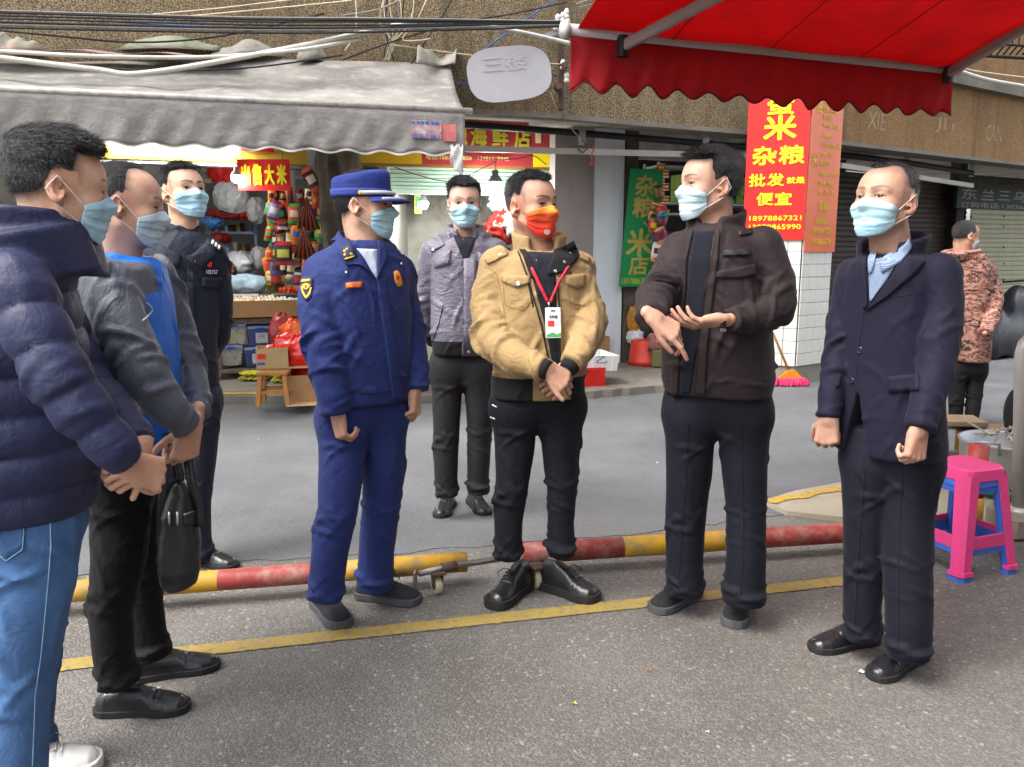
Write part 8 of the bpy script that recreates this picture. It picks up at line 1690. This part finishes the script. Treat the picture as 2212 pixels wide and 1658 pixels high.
def man_grey():
    Y = 4.16
    S = dict(label='man in lavender grey quilted jacket and blue mask, hands behind his back', base=(-0.25, 4.18), psi=Wy(1003, 4),
        head=(1003, 444, Y, Wy(1003, 2), -2, 0, 1.0), neck=(1004, 518, 4.18, 0.058), res=0.004,
        skin=skin(5, 'c4a08c', '17171c'), hairmat=hair_mat('hair_black_side', '17181e', 0.15), face=dict(eye=0.0036, brow=0.55),
        hair=dict(zf=0.078, recede=0.006, ttop=0.022, tside=0.004, side=0.006, front=0.004, n=1500, part=0.5, seed=15),
        armR=[(938, 544, 29, 4.16), (924, 625, 27, 4.22), (915, 690, 27, 4.28), (945, 735, 22, 4.38)], armL=[(1066, 544, 29, 4.16), (1084, 625, 28, 4.22), (1092, 690, 27, 4.28), (1062, 735, 22, 4.38)], hands=[])
    T = make_body(S); make_mask(T, MASKB, seed=5)
    fr = frame(S['psi']); nb_ = P(*S['neck'][:3])
    tor = [(512, 974, 1034, 0.085, Y), (530, 946, 1062, 0.11, Y), (565, 930, 1078, 0.125, Y), (640, 932, 1076, 0.13, Y), (715, 930, 1074, 0.135, Y), (735, 932, 1070, 0.13, Y), (764, 934, 1066, 0.12, Y)]
    zr = P(1000, 733, Y)[2]
    def pick(c): u = (c - nb_) @ fr[0]; return np.where((c[:, 2] < zr) & (u > -0.02 + 0.05) , 1, 0)
    make_jacket(T, [CLOTHM['grey'], CLOTHM['rib']], tor, fold=1.0, pick=pick, h=0.008, collars=[(nb_ + A(0, 0, -0.05), frame(S['psi'], 5), 0.080, 0.085, 0.075, 0.010, 0.02, 0.45, 0.3), (nb_ + A(0, 0, -0.07) - fr[1] * 0.02, frame(S['psi'], 14), 0.115, 0.11, 0.06, 0.022, 0.025, 0.6, 0.2)])
    js, j = T.js, T.jacket; M = CLOTHM['grey']; SM = mat('grey_seam', (0.05, 0.045, 0.06), 0.6)
    strip(js, [(978, 508), (988, 532), (1004, 568)], [(1030, 508), (1022, 532), (1008, 568)], 'shirt', SHIRTN, j, 0.003, 0.002, nv=6)
    strip(js, [(1002, 560), (1026, 556)], [(1000, 768), (1030, 768)], 'placket', M, j, 0.006, nv=4, puff=0.004)
    for x in (1001, 1029): seam(js, [(x, 562), (x, 700), (x + 1, 766)], 'seam', SM, j, 0.0016, 0.004)
    strip(js, [(938, 560), (975, 540)], [(940, 580), (972, 572)], 'pocket_flap', M, j, 0.007, puff=0.004); strip(js, [(1032, 545), (1066, 560)], [(1034, 574), (1064, 582)], 'pocket_flap', M, j, 0.007, puff=0.004)
    seam(js, [(958, 660), (948, 700), (934, 740)], 'pocket_zip', SEAMD, j, 0.003); seam(js, [(1050, 660), (1060, 700), (1068, 735)], 'pocket_zip', SEAMD, j, 0.003)
    seam(js, [(950, 590), (975, 606), (988, 600), (1000, 560)], 'quilt_seam', SM, j, 0.0015); seam(js, [(945, 610), (978, 622)], 'quilt_seam', SM, j, 0.0015)
    strip(js, [(928, 535), (958, 520)], [(932, 546), (962, 530)], 'epaulette', M, j, 0.006); stud(js, 936, 540, 0.007, 'snap_button', MATS['metal_snap'], j, off=0.006); stud(js, 1012, 760, 0.008, 'snap_button', MATS['metal_snap'], j, off=0.008)
    make_trousers(T, CLOTHM['grtr'], [[(966, 800, 37, 4.16), (965, 880, 34, 4.15), (964, 960, 29, 4.14), (963, 1030, 27, 4.14), (966, 1072, 26, 4.14)], [(1034, 800, 37, 4.16), (1037, 880, 33, 4.16), (1035, 960, 28, 4.16), (1033, 1030, 26, 4.16), (1034, 1066, 26, 4.16)]],
        [(745, 936, 1064, 0.105, Y), (785, 930, 1070, 0.11, Y), (830, 930, 1070, 0.105, Y)])
    make_shoe(T, G(948, 1124), G(976, 1086), 'dress', LEATHER, MATS['sole_black'], LACEB); make_shoe(T, G(1050, 1116), G(1016, 1084), 'dress', LEATHER, MATS['sole_black'], LACEB)
    return T
def man_tan():
    Y = 3.12
    S = dict(label='man in tan jacket with orange mask, red lanyard and clasped hands', base=(0.11, 3.14), psi=Wy(1165, 8),
        head=(1147, 452, Y, Wy(1150, 46), 2, 0, 1.03), neck=(1165, 545, 3.14, 0.066), res=0.0036,
        skin=skin(6, 'b48d77', '18181b'), hairmat=hair_mat('hair_dark_grey', '222226', 0.3), face=dict(eye=0.0035, brow=0.9),
        hair=dict(zf=0.083, recede=0.007, ttop=0.014, tside=0.0015, side=0.022, n=2400, seed=16, lift=0.5),
        armR=[(1076, 576, 42, 3.12), (1060, 660, 42, 3.10), (1068, 735, 44, 3.02), (1120, 777, 35, 2.92), (1176, 797, 25, 2.86)],
        armL=[(1240, 580, 38, 3.14), (1254, 630, 39, 3.12), (1268, 680, 40, 3.08), (1268, 722, 38, 3.02), (1250, 762, 31, 2.93), (1232, 790, 24, 2.89)])
    S['hands'] = [Hand(P(1180, 793, 2.86), A(0.72, -0.05, -0.55), A(0.25, -0.85, 0.45), 1, curl=((38, 45, 30), (42, 50, 30), (46, 52, 30), (50, 55, 30)), thumb=(5, 10, 10), thumb_out=30),
                  Hand(P(1230, 795, 2.90), A(-0.75, -0.05, -0.62), A(-0.3, -0.85, -0.3), -1, curl=((35, 40, 30), (38, 42, 30), (40, 45, 30), (42, 45, 30)), thumb=(15, 10, 10), thumb_out=30)]
    T = make_body(S); mo = make_mask(T, mask_orange(), loopm=mat('red_elastic', srgb('c03a28'), 0.8), seed=6)
    me = mo.data; hz = np.array([tuple(v.co) for v in me.vertices]) + np.array(T.root['_b']); q = (hz - T.hc) @ T.hf.T
    at = me.attributes.new('ramp', 'FLOAT', 'POINT'); at.data.foreach_set('value', np.clip((q[:, 2] + 0.085) / 0.095 + 0.25 * np.clip(q[:, 0] * -8 - 0.1, -0.5, 1), 0, 1).astype(np.float32))
    msf = Surf((hz, [tuple(p.vertices) for p in me.polygons if len(p.vertices) == 4])); 
    stud(msf, 1182, 501, 0.012, 'printed_oval', mat('pale_print', (0.6, 0.35, 0.3), 0.8), mo, 0.05, 14)
    fr = frame(S['psi']); nb_ = P(*S['neck'][:3])
    tor = [(540, 1118, 1214, 0.09, Y), (560, 1086, 1244, 0.115, Y), (600, 1070, 1264, 0.135, Y), (690, 1066, 1270, 0.15, Y), (770, 1066, 1268, 0.155, Y), (803, 1066, 1266, 0.15, Y), (812, 1062, 1262, 0.138, Y), (856, 1062, 1262, 0.132, Y)]
    zr = P(1165, 807, Y)[2]
    def pick(c):
        u = (c - nb_) @ fr[0]; f_ = (c - nb_) @ fr[1]
        return np.where((c[:, 2] < zr) & (f_ < 0.5) & ~((np.abs(u + 0.03) < 0.075) & (f_ > 0)), 1, 0)
    make_jacket(T, [CLOTHM['tan'], CLOTHM['rib']], tor, fold=1.2, pick=pick, h=0.007, collars=[(nb_ + A(0, 0, -0.055), frame(S['psi'], 8), 0.086, 0.092, 0.085, 0.011, 0.03, 0.5, 0.35)],
        sleeve_folds=1.2)
    js, j = T.js, T.jacket; M = CLOTHM['tan']; SM = mat('tan_stitch', srgb('8a6b41'), 0.9); BLK = CLOTHM['rib']
    strip(js, [(1136, 545), (1150, 600), (1176, 700), (1196, 800), (1204, 856)], [(1196, 548), (1200, 600), (1204, 700), (1208, 800), (1206, 856)], 'black_shirt', SHIRTN, j, 0.003, 0.001, nv=8)
    strip(js, [(1124, 538), (1132, 560), (1146, 600)], [(1136, 540), (1158, 585), (1160, 604)], 'collar_lining', BLK, j, 0.008)
    strip(js, [(1196, 544), (1180, 585), (1182, 596)], [(1240, 520), (1250, 556), (1222, 590)], 'collar_flap', BLK, j, 0.010, nv=6)
    for x, y in ((1198, 588), (1217, 568), (1231, 552)): stud(js, x, y, 0.006, 'snap_button', MATS['metal_snap'], j, off=0.010)
    seam(js, [(1120, 545), (1140, 600), (1168, 700), (1190, 800), (1200, 856)], 'front_zip', SEAMD, j, 0.003, 0.003)
    seam(js, [(1205, 610), (1208, 700), (1210, 800)], 'front_zip', SEAMD, j, 0.003, 0.003)
    strip(js, [(1082, 594), (1146, 597)], [(1085, 608), (1118, 622), (1144, 612)], 'pocket_flap', M, j, 0.006); stud(js, 1120, 613, 0.008, 'snap_button', MATS['metal_snap'], j, off=0.006)
    strip(js, [(1220, 596), (1262, 592)], [(1222, 614), (1244, 624), (1262, 618)], 'pocket_flap', M, j, 0.006); stud(js, 1229, 591, 0.008, 'snap_button', mat('dark_bronze', (0.08, 0.06, 0.04), 0.35, 0.9), j, off=0.006)
    seam(js, [(1086, 612), (1092, 660), (1130, 672), (1146, 652)], 'pocket_seam', SM, j, 0.0018); seam(js, [(1140, 606), (1152, 664)], 'pocket_zip', SEAMD, j, 0.003)
    seam(js, [(1224, 618), (1230, 655), (1262, 660)], 'pocket_seam', SM, j, 0.0018)
    strip(js, [(1048, 562), (1092, 540)], [(1054, 572), (1098, 552)], 'epaulette', M, j, 0.006); stud(js, 1080, 552, 0.007, 'snap_button', MATS['metal_snap'], j, off=0.006); strip(js, [(1236, 540), (1276, 560)], [(1232, 550), (1272, 570)], 'epaulette', M, j, 0.006)
    seam(js, [(1048, 575), (1072, 590), (1085, 640), (1092, 700)], 'armhole_seam', SM, j, 0.0016); seam(js, [(1140, 775), (1150, 800)], 'cuff_seam', SM, j, 0.002); stud(js, 1169, 797, 0.008, 'cuff_button', MATS['dark_bronze'], j)
    for w_, dr in (((1176, 797, 25, 2.86), 0), ((1232, 790, 24, 2.89), 1)):
        p, r = sten(*w_); a = sten(*S['armR' if not dr else 'armL'][-2])[0]; d = nrm(p - a); b = MB(); b.tube([p - d * 0.012, p + d * 0.006, p + d * 0.022], [r * 0.95, r * 0.9, r * 0.82], 16); b.build('knit_cuff', BLK, j, smooth=True)
    # lanyard and card
    RD = mat('red_ribbon', srgb('c8283a'), 0.6)
    for px in ([(1146, 580), (1160, 615), (1180, 655)], [(1222, 578), (1200, 615), (1184, 656)]):
        strip(js, px, [(x + 7, y - 1) for x, y in px], 'lanyard_ribbon', RD, T.root, 0.002, 0.010, nv=2)
    seam(js, [(1184, 654), (1186, 666)], 'lanyard_clip', MATS['metal_snap'], T.root, 0.004, 0.010)
    c0, n0 = js.hit(1195, 698); n0 = A(0.15, -0.95, 0.15); n0 = nrm(n0); up = nrm(A(0, 0, 1) - n0 * n0[2]); rt = np.cross(up, n0); c0 = P(1195, 698, c0[1] - 0.035)
    rt = -np.cross(n0, up)
    b = MB(); b.box(c0, (0.058, 0.112, 0.004), np.stack([rt, up, n0]), bev=0.0015); cd = b.build('name_card', mat('card_white', (0.72, 0.75, 0.74), 0.3, var=0.03), T.root)
    b = MB(); letters(b, '工作证', c0 - rt * 0.016 + up * 0.018 + n0 * 0.0026, np.stack([rt, up]), 0.032, 0.010, 0.02); b.build('card_print', mat('dark_print', (0.05, 0.05, 0.06), 0.6), cd)
    b = MB(); b.box(c0 - rt * 0.008 - up * 0.003 + n0 * 0.0022, (0.024, 0.022, 0.001), np.stack([rt, up, n0])); b.build('card_red_panel', REDE, cd)
    b = MB(); b.prism([(-0.027, -0.052), (0.027, -0.052), (0.027, -0.036), (0.012, -0.042), (-0.004, -0.035), (-0.027, -0.044)], np.stack([rt, up, n0]), c0 + n0 * 0.0021, 0.0006); b.build('card_green_hills', mat('print_green', srgb('4fa05c'), 0.5), cd)
    b = MB(); b.box(c0 + up * 0.044 + n0 * 0.0022, (0.016, 0.005, 0.001), np.stack([rt, up, n0])); b.build('card_slot', MATS['dark_print'], cd)
    make_trousers(T, CLOTHM['bjeans'], [[(1113, 885, 52, 3.12), (1112, 960, 47, 3.12), (1106, 1050, 38, 3.11), (1098, 1130, 33, 3.12), (1098, 1205, 32, 3.13)], [(1211, 885, 52, 3.13), (1211, 960, 46, 3.13), (1214, 1050, 36, 3.13), (1211, 1130, 31, 3.14), (1213, 1198, 33, 3.15)]],
        [(830, 1066, 1258, 0.12, Y), (870, 1062, 1262, 0.125, Y), (915, 1064, 1260, 0.12, Y)], folds=1.3)
    for x, y in ((1072, 852), (1068, 876), (1064, 902)): seam(T.ts, [(x - 4, y), (x + 6, y + 4)], 'hook_clasp', MATS['metal_snap'], T.trousers, 0.004)
    make_shoe(T, G(1076, 1309), G(1128, 1274), 'boot', LEATHER, MATS['sole_black'], LACEB, 1.0); make_shoe(T, G(1270, 1297), G(1186, 1272), 'boot', LEATHER, MATS['sole_black'], LACEB, 1.0)
    return T
def man_brown():
    Y = 2.95
    S = dict(label='tall man in dark brown jacket gesturing with both hands, wearing a watch', base=(0.78, 2.95), psi=Wy(1545, -14), tup=0.025,
        head=(1534, 408, Y, Wy(1530, -62), 2, 0, 1.05), neck=(1545, 505, 2.97, 0.068), res=0.0036,
        skin=skin(7, 'bb947f', '121216'), hairmat=hair_mat('hair_black_wavy', '121218', 0.1), face=dict(eye=0.0034, brow=0.7),
        hair=dict(zf=0.083, ttop=0.022, tside=0.006, side=0.004, front=0.004, n=2600, seed=17, lift=0.3),
        armR=[(1470, 544, 44, 3.01), (1440, 604, 38, 2.95), (1410, 652, 37, 2.82), (1408, 680, 33, 2.68), (1412, 688, 29, 2.62)],
        armL=[(1644, 537, 48, 2.91), (1668, 604, 47, 2.88), (1674, 662, 45, 2.84), (1630, 690, 35, 2.80), (1572, 693, 23, 2.70)])
    S['hands'] = [Hand(P(1412, 684, 2.62), A(0.70, -0.10, -0.50), A(0.25, -0.75, 0.62), 1, curl=((10, 15, 10), (32, 40, 20), (45, 50, 30), (50, 55, 30)), thumb=(25, 15, 10), thumb_out=25),
                  Hand(P(1560, 693, 2.69), A(-0.97, -0.12, -0.12), A(0.12, -0.35, -0.92), -1, curl=((22, 25, 15), (25, 28, 15), (28, 30, 15), (30, 32, 20)), thumb=(10, 15, 10), thumb_out=25)]
    T = make_body(S); make_mask(T, MASKP, seed=7)
    fr = frame(S['psi']); nb_ = P(*S['neck'][:3])
    tor = [(500, 1496, 1594, 0.095, Y), (522, 1464, 1630, 0.12, Y), (560, 1448, 1648, 0.14, Y), (650, 1440, 1660, 0.15, Y), (750, 1434, 1666, 0.155, Y), (815, 1432, 1668, 0.15, Y), (850, 1440, 1660, 0.14, Y)]
    make_jacket(T, CLOTHM['brown'], tor, fold=1.2, collars=[(nb_ + A(0, 0, -0.055), frame(S['psi'], 4), 0.088, 0.094, 0.085, 0.011, 0.022, 0.35, 0.3)],
        sleeve_folds=1.1)
    js, j = T.js, T.jacket; M = CLOTHM['brown']; DK = mat('dark_panel', (0.012, 0.011, 0.013), 0.6)
    strip(js, [(1500, 502), (1492, 560), (1484, 650), (1476, 750), (1472, 850)], [(1546, 500), (1536, 560), (1522, 650), (1506, 750), (1490, 850)], 'navy_sweater', cloth('navy_knit', '11141f', 0.9, 0.15, 30, 0.3, 0.15), j, 0.003, 0.001, nv=8)
    strip(js, [(1500, 498), (1486, 560), (1480, 650), (1470, 760), (1466, 852)], [(1490, 500), (1472, 560), (1464, 650), (1456, 760), (1450, 852)], 'front_edge', M, j, 0.009); strip(js, [(1546, 498), (1538, 560), (1524, 650), (1510, 760), (1504, 852)], [(1556, 500), (1552, 560), (1540, 650), (1528, 760), (1524, 852)], 'front_edge', M, j, 0.009)
    seam(js, [(1544, 510), (1537, 560), (1523, 650), (1508, 760), (1503, 848)], 'front_zip', MATS['dark_bronze'], j, 0.0025, 0.010)
    strip(js, [(1540, 590), (1630, 570)], [(1540, 600), (1600, 602), (1632, 594)], 'pocket_flap', M, j, 0.006); strip(js, [(1415, 590), (1466, 596)], [(1416, 606), (1468, 618)], 'pocket_flap', M, j, 0.006)
    strip(js, [(1561, 542), (1619, 540)], [(1561, 554), (1619, 553)], 'name_strip', DK, j, 0.004, 0.005); strip(js, [(1593, 501), (1624, 496)], [(1596, 511), (1626, 507)], 'name_strip', DK, j, 0.004, 0.003)
    seam(js, [(1624, 520), (1636, 580), (1640, 650)], 'armhole_seam', SEAMD, j, 0.0015); seam(js, [(1434, 822), (1560, 826), (1660, 822)], 'hem_seam', SEAMD, j, 0.0015)
    p, r = sten(1560, 693, 23, 2.69); d = A(-1, -0.1, 0); b = MB(); b.tube([p + A(0.006, 0, 0), p + A(-0.012, 0, 0)], 0.031, 20); wt = b.build('wristwatch', mat('watch_black', (0.01, 0.01, 0.012), 0.35), T.root, smooth=True)
    b = MB(); b.box(p + A(-0.003, -0.018, -0.030), (0.022, 0.022, 0.010), bev=0.002); b.build('watch_case', MATS['metal_snap'], wt)
    make_trousers(T, CLOTHM['navytr'], [[(1492, 905, 58, 2.97), (1488, 1010, 53, 2.98), (1482, 1100, 47, 2.99), (1479, 1200, 43, 3.0), (1480, 1280, 44, 3.0)], [(1604, 905, 58, 2.93), (1608, 1010, 52, 2.91), (1611, 1100, 46, 2.9), (1612, 1200, 45, 2.88), (1606, 1300, 50, 2.88)]],
        [(825, 1440, 1658, 0.125, Y), (870, 1434, 1664, 0.13, Y), (930, 1436, 1662, 0.125, Y)])
    for pl in ([(1486, 915), (1484, 1010), (1476, 1110), (1470, 1200), (1466, 1262)], [(1600, 915), (1604, 1010), (1606, 1110), (1606, 1200), (1600, 1285)]): seam(T.ts, pl, 'crease', CLOTHM['navytr'], T.trousers, 0.0026, 0.0)
    make_shoe(T, G(1420, 1322), G(1500, 1288), 'sneaker', NUBUCK, MATS['sole_grey']); make_shoe(T, G(1583, 1358), G(1604, 1296), 'sneaker', NUBUCK, MATS['sole_grey'])
    return T
def man_suit():
    Y = 2.60
    S = dict(label='man in navy suit with open checked shirt collar, looking up, beside the pink stool', base=(1.24, 2.60), psi=Wy(1925, -26),
        head=(1914, 443, Y, Wy(1915, -32), 8, 0, 1.02), neck=(1925, 545, 2.62, 0.062), res=0.0036,
        skin=skin(8, 'b8927d', '29282b'), hairmat=hair_mat('hair_grey_cropped', '343234', 0.4), face=dict(eye=0.0034, brow=0.6),
        hair=dict(zf=0.084, recede=0.010, ttop=0.006, tside=0.0015, side=0.010, n=2200, seed=18, ys=0.034),
        armR=[(1842, 592, 34, 2.70), (1822, 690, 33, 2.69), (1806, 790, 30, 2.65), (1794, 865, 25, 2.61), (1790, 905, 21, 2.59)],
        armL=[(2028, 592, 46, 2.52), (2034, 690, 43, 2.47), (2022, 800, 38, 2.41), (1996, 890, 33, 2.36), (1985, 930, 29, 2.34)])
    S['hands'] = [Hand(P(1790, 902, 2.59), A(0.0, 0.05, -1), A(-0.55, -0.80, 0), 1, curl=((55, 70, 45), (60, 72, 45), (62, 74, 45), (64, 74, 45)), thumb=(40, 25, 15), size=0.95),
                  Hand(P(1986, 928, 2.34), A(-0.10, -0.05, -1), A(0.35, -0.92, 0), -1, curl=((60, 70, 45), (62, 72, 45), (64, 74, 45), (66, 74, 45)), thumb=(45, 25, 15), size=0.95)]
    T = make_body(S); make_mask(T, MASKB, seed=8)
    fr = frame(S['psi']); nb_ = P(*S['neck'][:3])
    tor = [(545, 1880, 1972, 0.09, Y), (565, 1848, 2008, 0.115, Y), (600, 1832, 2024, 0.12, Y), (690, 1830, 2026, 0.125, Y), (780, 1826, 2024, 0.125, Y), (880, 1816, 2026, 0.13, Y), (950, 1810, 2030, 0.13, Y), (978, 1812, 2028, 0.13, Y)]
    def extra(p, d):
        # front vent between the quarters
        u = (p - nb_) @ fr[0]; f_ = (p - nb_) @ fr[1]; z = p[:, 2]; zt = P(1900, 840, Y)[2]
        w_ = np.clip((zt - z) * 0.22, 0, 0.05)
        return smax(d, -np.maximum(np.abs(u - 0.015) - w_, 0.02 - f_) + 0.0, 0.01) if True else d
    make_jacket(T, CLOTHM['suit'], tor, fold=0.6, collars=[(nb_ + A(0, 0, -0.06), frame(S['psi'], 8), 0.090, 0.094, 0.065, 0.008, 0.03, 0.6, 0.35)],
        sleeve_folds=0.7, extra=extra)
    js, j = T.js, T.jacket; M = CLOTHM['suit']
    CH = newmat('checked_shirt'); m, nb, b_ = CH; co = nb('TexCoord').outputs['Object']
    wv = nb('TexChecker', {'Vector': co, 'Scale': 330.0, 1: (*srgb('8fa3bd'), 1), 2: (*srgb('4a5570'), 1)}); nb.l.new(wv.outputs[0], b_.inputs['Base Color']); b_.inputs['Roughness'].default_value = 0.85
    strip(js, [(1884, 562), (1878, 600), (1880, 650)], [(1944, 556), (1916, 606), (1882, 652)], 'shirt', m, j, 0.003, 0.002, nv=6)
    strip(js, [(1884, 524), (1878, 560), (1880, 590)], [(1894, 540), (1892, 570), (1884, 592)], 'shirt_collar', m, j, 0.006, 0.006); strip(js, [(1962, 520), (1930, 548), (1902, 566)], [(1966, 536), (1946, 570), (1908, 590)], 'shirt_collar', m, j, 0.006, 0.006)
    strip(js, [(1964, 520), (1930, 590), (1880, 664)], [(1986, 548), (1996, 566), (1978, 590), (1920, 640), (1872, 672)], 'lapel', M, j, 0.007, 0.002, nv=6)
    strip(js, [(1876, 530), (1872, 590), (1876, 664)], [(1864, 548), (1852, 590), (1868, 668)], 'lapel', M, j, 0.006, 0.002, nv=5)
    seam(js, [(1868, 668), (1856, 740), (1848, 820), (1846, 880)], 'front_edge', SEAMD, j, 0.0022)
    for x, y in ((1858, 757), (1840, 823)): stud(js, x, y, 0.011, 'button', mat('navy_button', (0.015, 0.015, 0.03), 0.25), j, 0.35, 14, 0.001)
    strip(js, [(1917, 813), (1986, 808)], [(1920, 848), (1986, 844)], 'pocket_flap', M, j, 0.006); strip(js, [(1808, 810), (1816, 808)], [(1804, 838), (1812, 836)], 'pocket_flap', M, j, 0.005)
    seam(js, [(1920, 646), (1972, 634)], 'breast_pocket', SEAMD, j, 0.0016)
    make_trousers(T, CLOTHM['suittr'], [[(1878, 1010, 60, 2.62), (1872, 1120, 52, 2.62), (1868, 1220, 46, 2.63), (1862, 1310, 42, 2.64), (1866, 1375, 40, 2.65)], [(1966, 1010, 62, 2.56), (1962, 1120, 57, 2.54), (1960, 1220, 54, 2.52), (1964, 1330, 52, 2.5), (1962, 1418, 48, 2.5)]],
        [(920, 1822, 2026, 0.125, Y), (970, 1820, 2026, 0.13, Y), (1030, 1822, 2024, 0.125, Y)])
    for pl in ([(1868, 1010), (1860, 1120), (1852, 1230), (1846, 1350)], [(1950, 1010), (1944, 1120), (1940, 1240), (1940, 1400)]): seam(T.ts, pl, 'crease', CLOTHM['suittr'], T.trousers, 0.0026, 0.0)
    make_shoe(T, G(1768, 1405), G(1880, 1388), 'dress', LEATHER, MATS['sole_black']); make_shoe(T, G(1888, 1470), G(1982, 1422), 'dress', LEATHER, MATS['sole_black'])
    return T
def man_camo():
    Y = 6.4
    S = dict(label='man in pinkish brown camouflage jacket walking away on the far road', base=(3.62, 6.4), psi=Wy(2090, 158), cup=0.0, 
        head=(2084, 513, Y, Wy(2084, 128), -10, 0, 1.0), neck=(2078, 545, 6.4, 0.058), res=0.006,
        skin=skin(9, 'b98f78', '1f1c1d'), hairmat=hair_mat('hair_dark_short', '201c1d', 0.15),
        hair=dict(zf=0.088, ttop=0.006, tside=0.003, side=0.004, n=500, seed=19),
        armR=[(2132, 585, 18, 6.38), (2148, 645, 17, 6.34), (2142, 690, 16, 6.22), (2128, 720, 13, 6.1)], armL=[(2048, 585, 18, 6.46), (2036, 645, 17, 6.46), (2040, 700, 16, 6.36), (2056, 730, 13, 6.25)], hands=[])
    T = make_body(S); make_mask(T, MASKP, seed=9)
    fr = frame(S['psi']); nb_ = P(*S['neck'][:3])
    tor = [(540, 2060, 2108, 0.09, Y), (552, 2046, 2126, 0.12, Y), (585, 2042, 2136, 0.14, Y), (650, 2046, 2138, 0.15, Y), (720, 2050, 2136, 0.15, Y), (780, 2054, 2132, 0.14, Y)]
    make_jacket(T, CLOTHM['camo'], tor, h=0.010, collars=[(nb_ + A(0, 0, -0.05), frame(S['psi'], 20), 0.10, 0.10, 0.06, 0.03, 0.03, 0.4, 0.2)])
    make_trousers(T, CLOTHM['blacktr'], [[(2066, 800, 21, 6.4), (2066, 860, 17, 6.4), (2064, 915, 14, 6.42)], [(2106, 800, 21, 6.4), (2104, 860, 17, 6.38), (2098, 918, 14, 6.36)]], [(765, 2056, 2128, 0.11, Y), (785, 2052, 2130, 0.115, Y), (815, 2054, 2130, 0.11, Y)], h=0.010)
    make_shoe(T, G(2080, 922), G(2062, 926), 'dress', LEATHER, MATS['sole_black']); make_shoe(T, G(2112, 926), G(2096, 930), 'dress', LEATHER, MATS['sole_black'])
import time as _time
for _f in (man_puffer, man_blue, man_police, man_fire, man_grey, man_tan, man_brown, man_suit, man_camo):
    _t = _time.time(); _f(); print('built', _f.__name__, round(_time.time() - _t, 1))
# black rucksack hanging from the hands of the man in the blue jacket
def rucksack():
    Y = 2.30; top = P(385, 1010, Y); BK = LEATHER; c0 = P(386, 1160, Y)
    R = empty('rucksack', P(386, 1278, Y), 'limp black rucksack hanging from the hands of the balding man', 'bag'); NY = mat('black_nylon', (0.014, 0.014, 0.016), 0.38, spec=0.55, var=0.2, bump=0.5, bs=16)
    st = [(1030, 376, 398), (1060, 362, 412), (1110, 348, 426), (1170, 343, 430), (1230, 343, 428), (1262, 350, 418), (1276, 364, 404)]
    L = Loft([(y, a, b, 0.055 if 1080 < y < 1250 else 0.03, Y) for y, a, b in st], 0, 2.4)
    def fn(p): return L(p) + 0.010 * (np.abs(np.sin(p[:, 2] * 34 + 4 * snoise(p, 16, 3))) - 0.5) * np.clip(snoise(p, 12, 5) + 0.4, 0, 1) + 0.004 * snoise(p, 55, 2)
    lo, hi = bbox_of([], [L], 0.03); v, f = mesh_sdf(fn, lo, hi, 0.006, 0.012); o = mk('body', v, f, NY, R, smooth=True); sf = Surf((v, f))
    strip(sf, [(394, 1112), (424, 1102)], [(398, 1136), (428, 1128)], 'front_pocket', LEATHER, o, 0.006); seam(sf, [(396, 1112), (424, 1102)], 'zip', MATS['metal_snap'], o, 0.002, 0.006)
    for x in (367, 384): seam(sf, [(x, 1106), (x, 1134)], 'zip_pull', MATS['metal_snap'], o, 0.004, 0.004)
    for pts in ([(372, 950), (356, 1020), (347, 1100), (343, 1180)], [(398, 948), (408, 1010), (424, 1075), (428, 1140)], [(384, 950), (384, 1000), (386, 1040)]):
        mb = MB(); pl = resample(pts, 12); a = [P(x, y, Y - 0.015) for x, y in pl]; mb.sheet(lambda u, w_: a[min(int(round(u * 11)), 11)] + A(0.028 * (w_ - 0.5), 0.006 * math.sin(9 * u), 0), 11, 2, 0.004); mb.build('strap', NY, R, smooth=True)
rucksack()
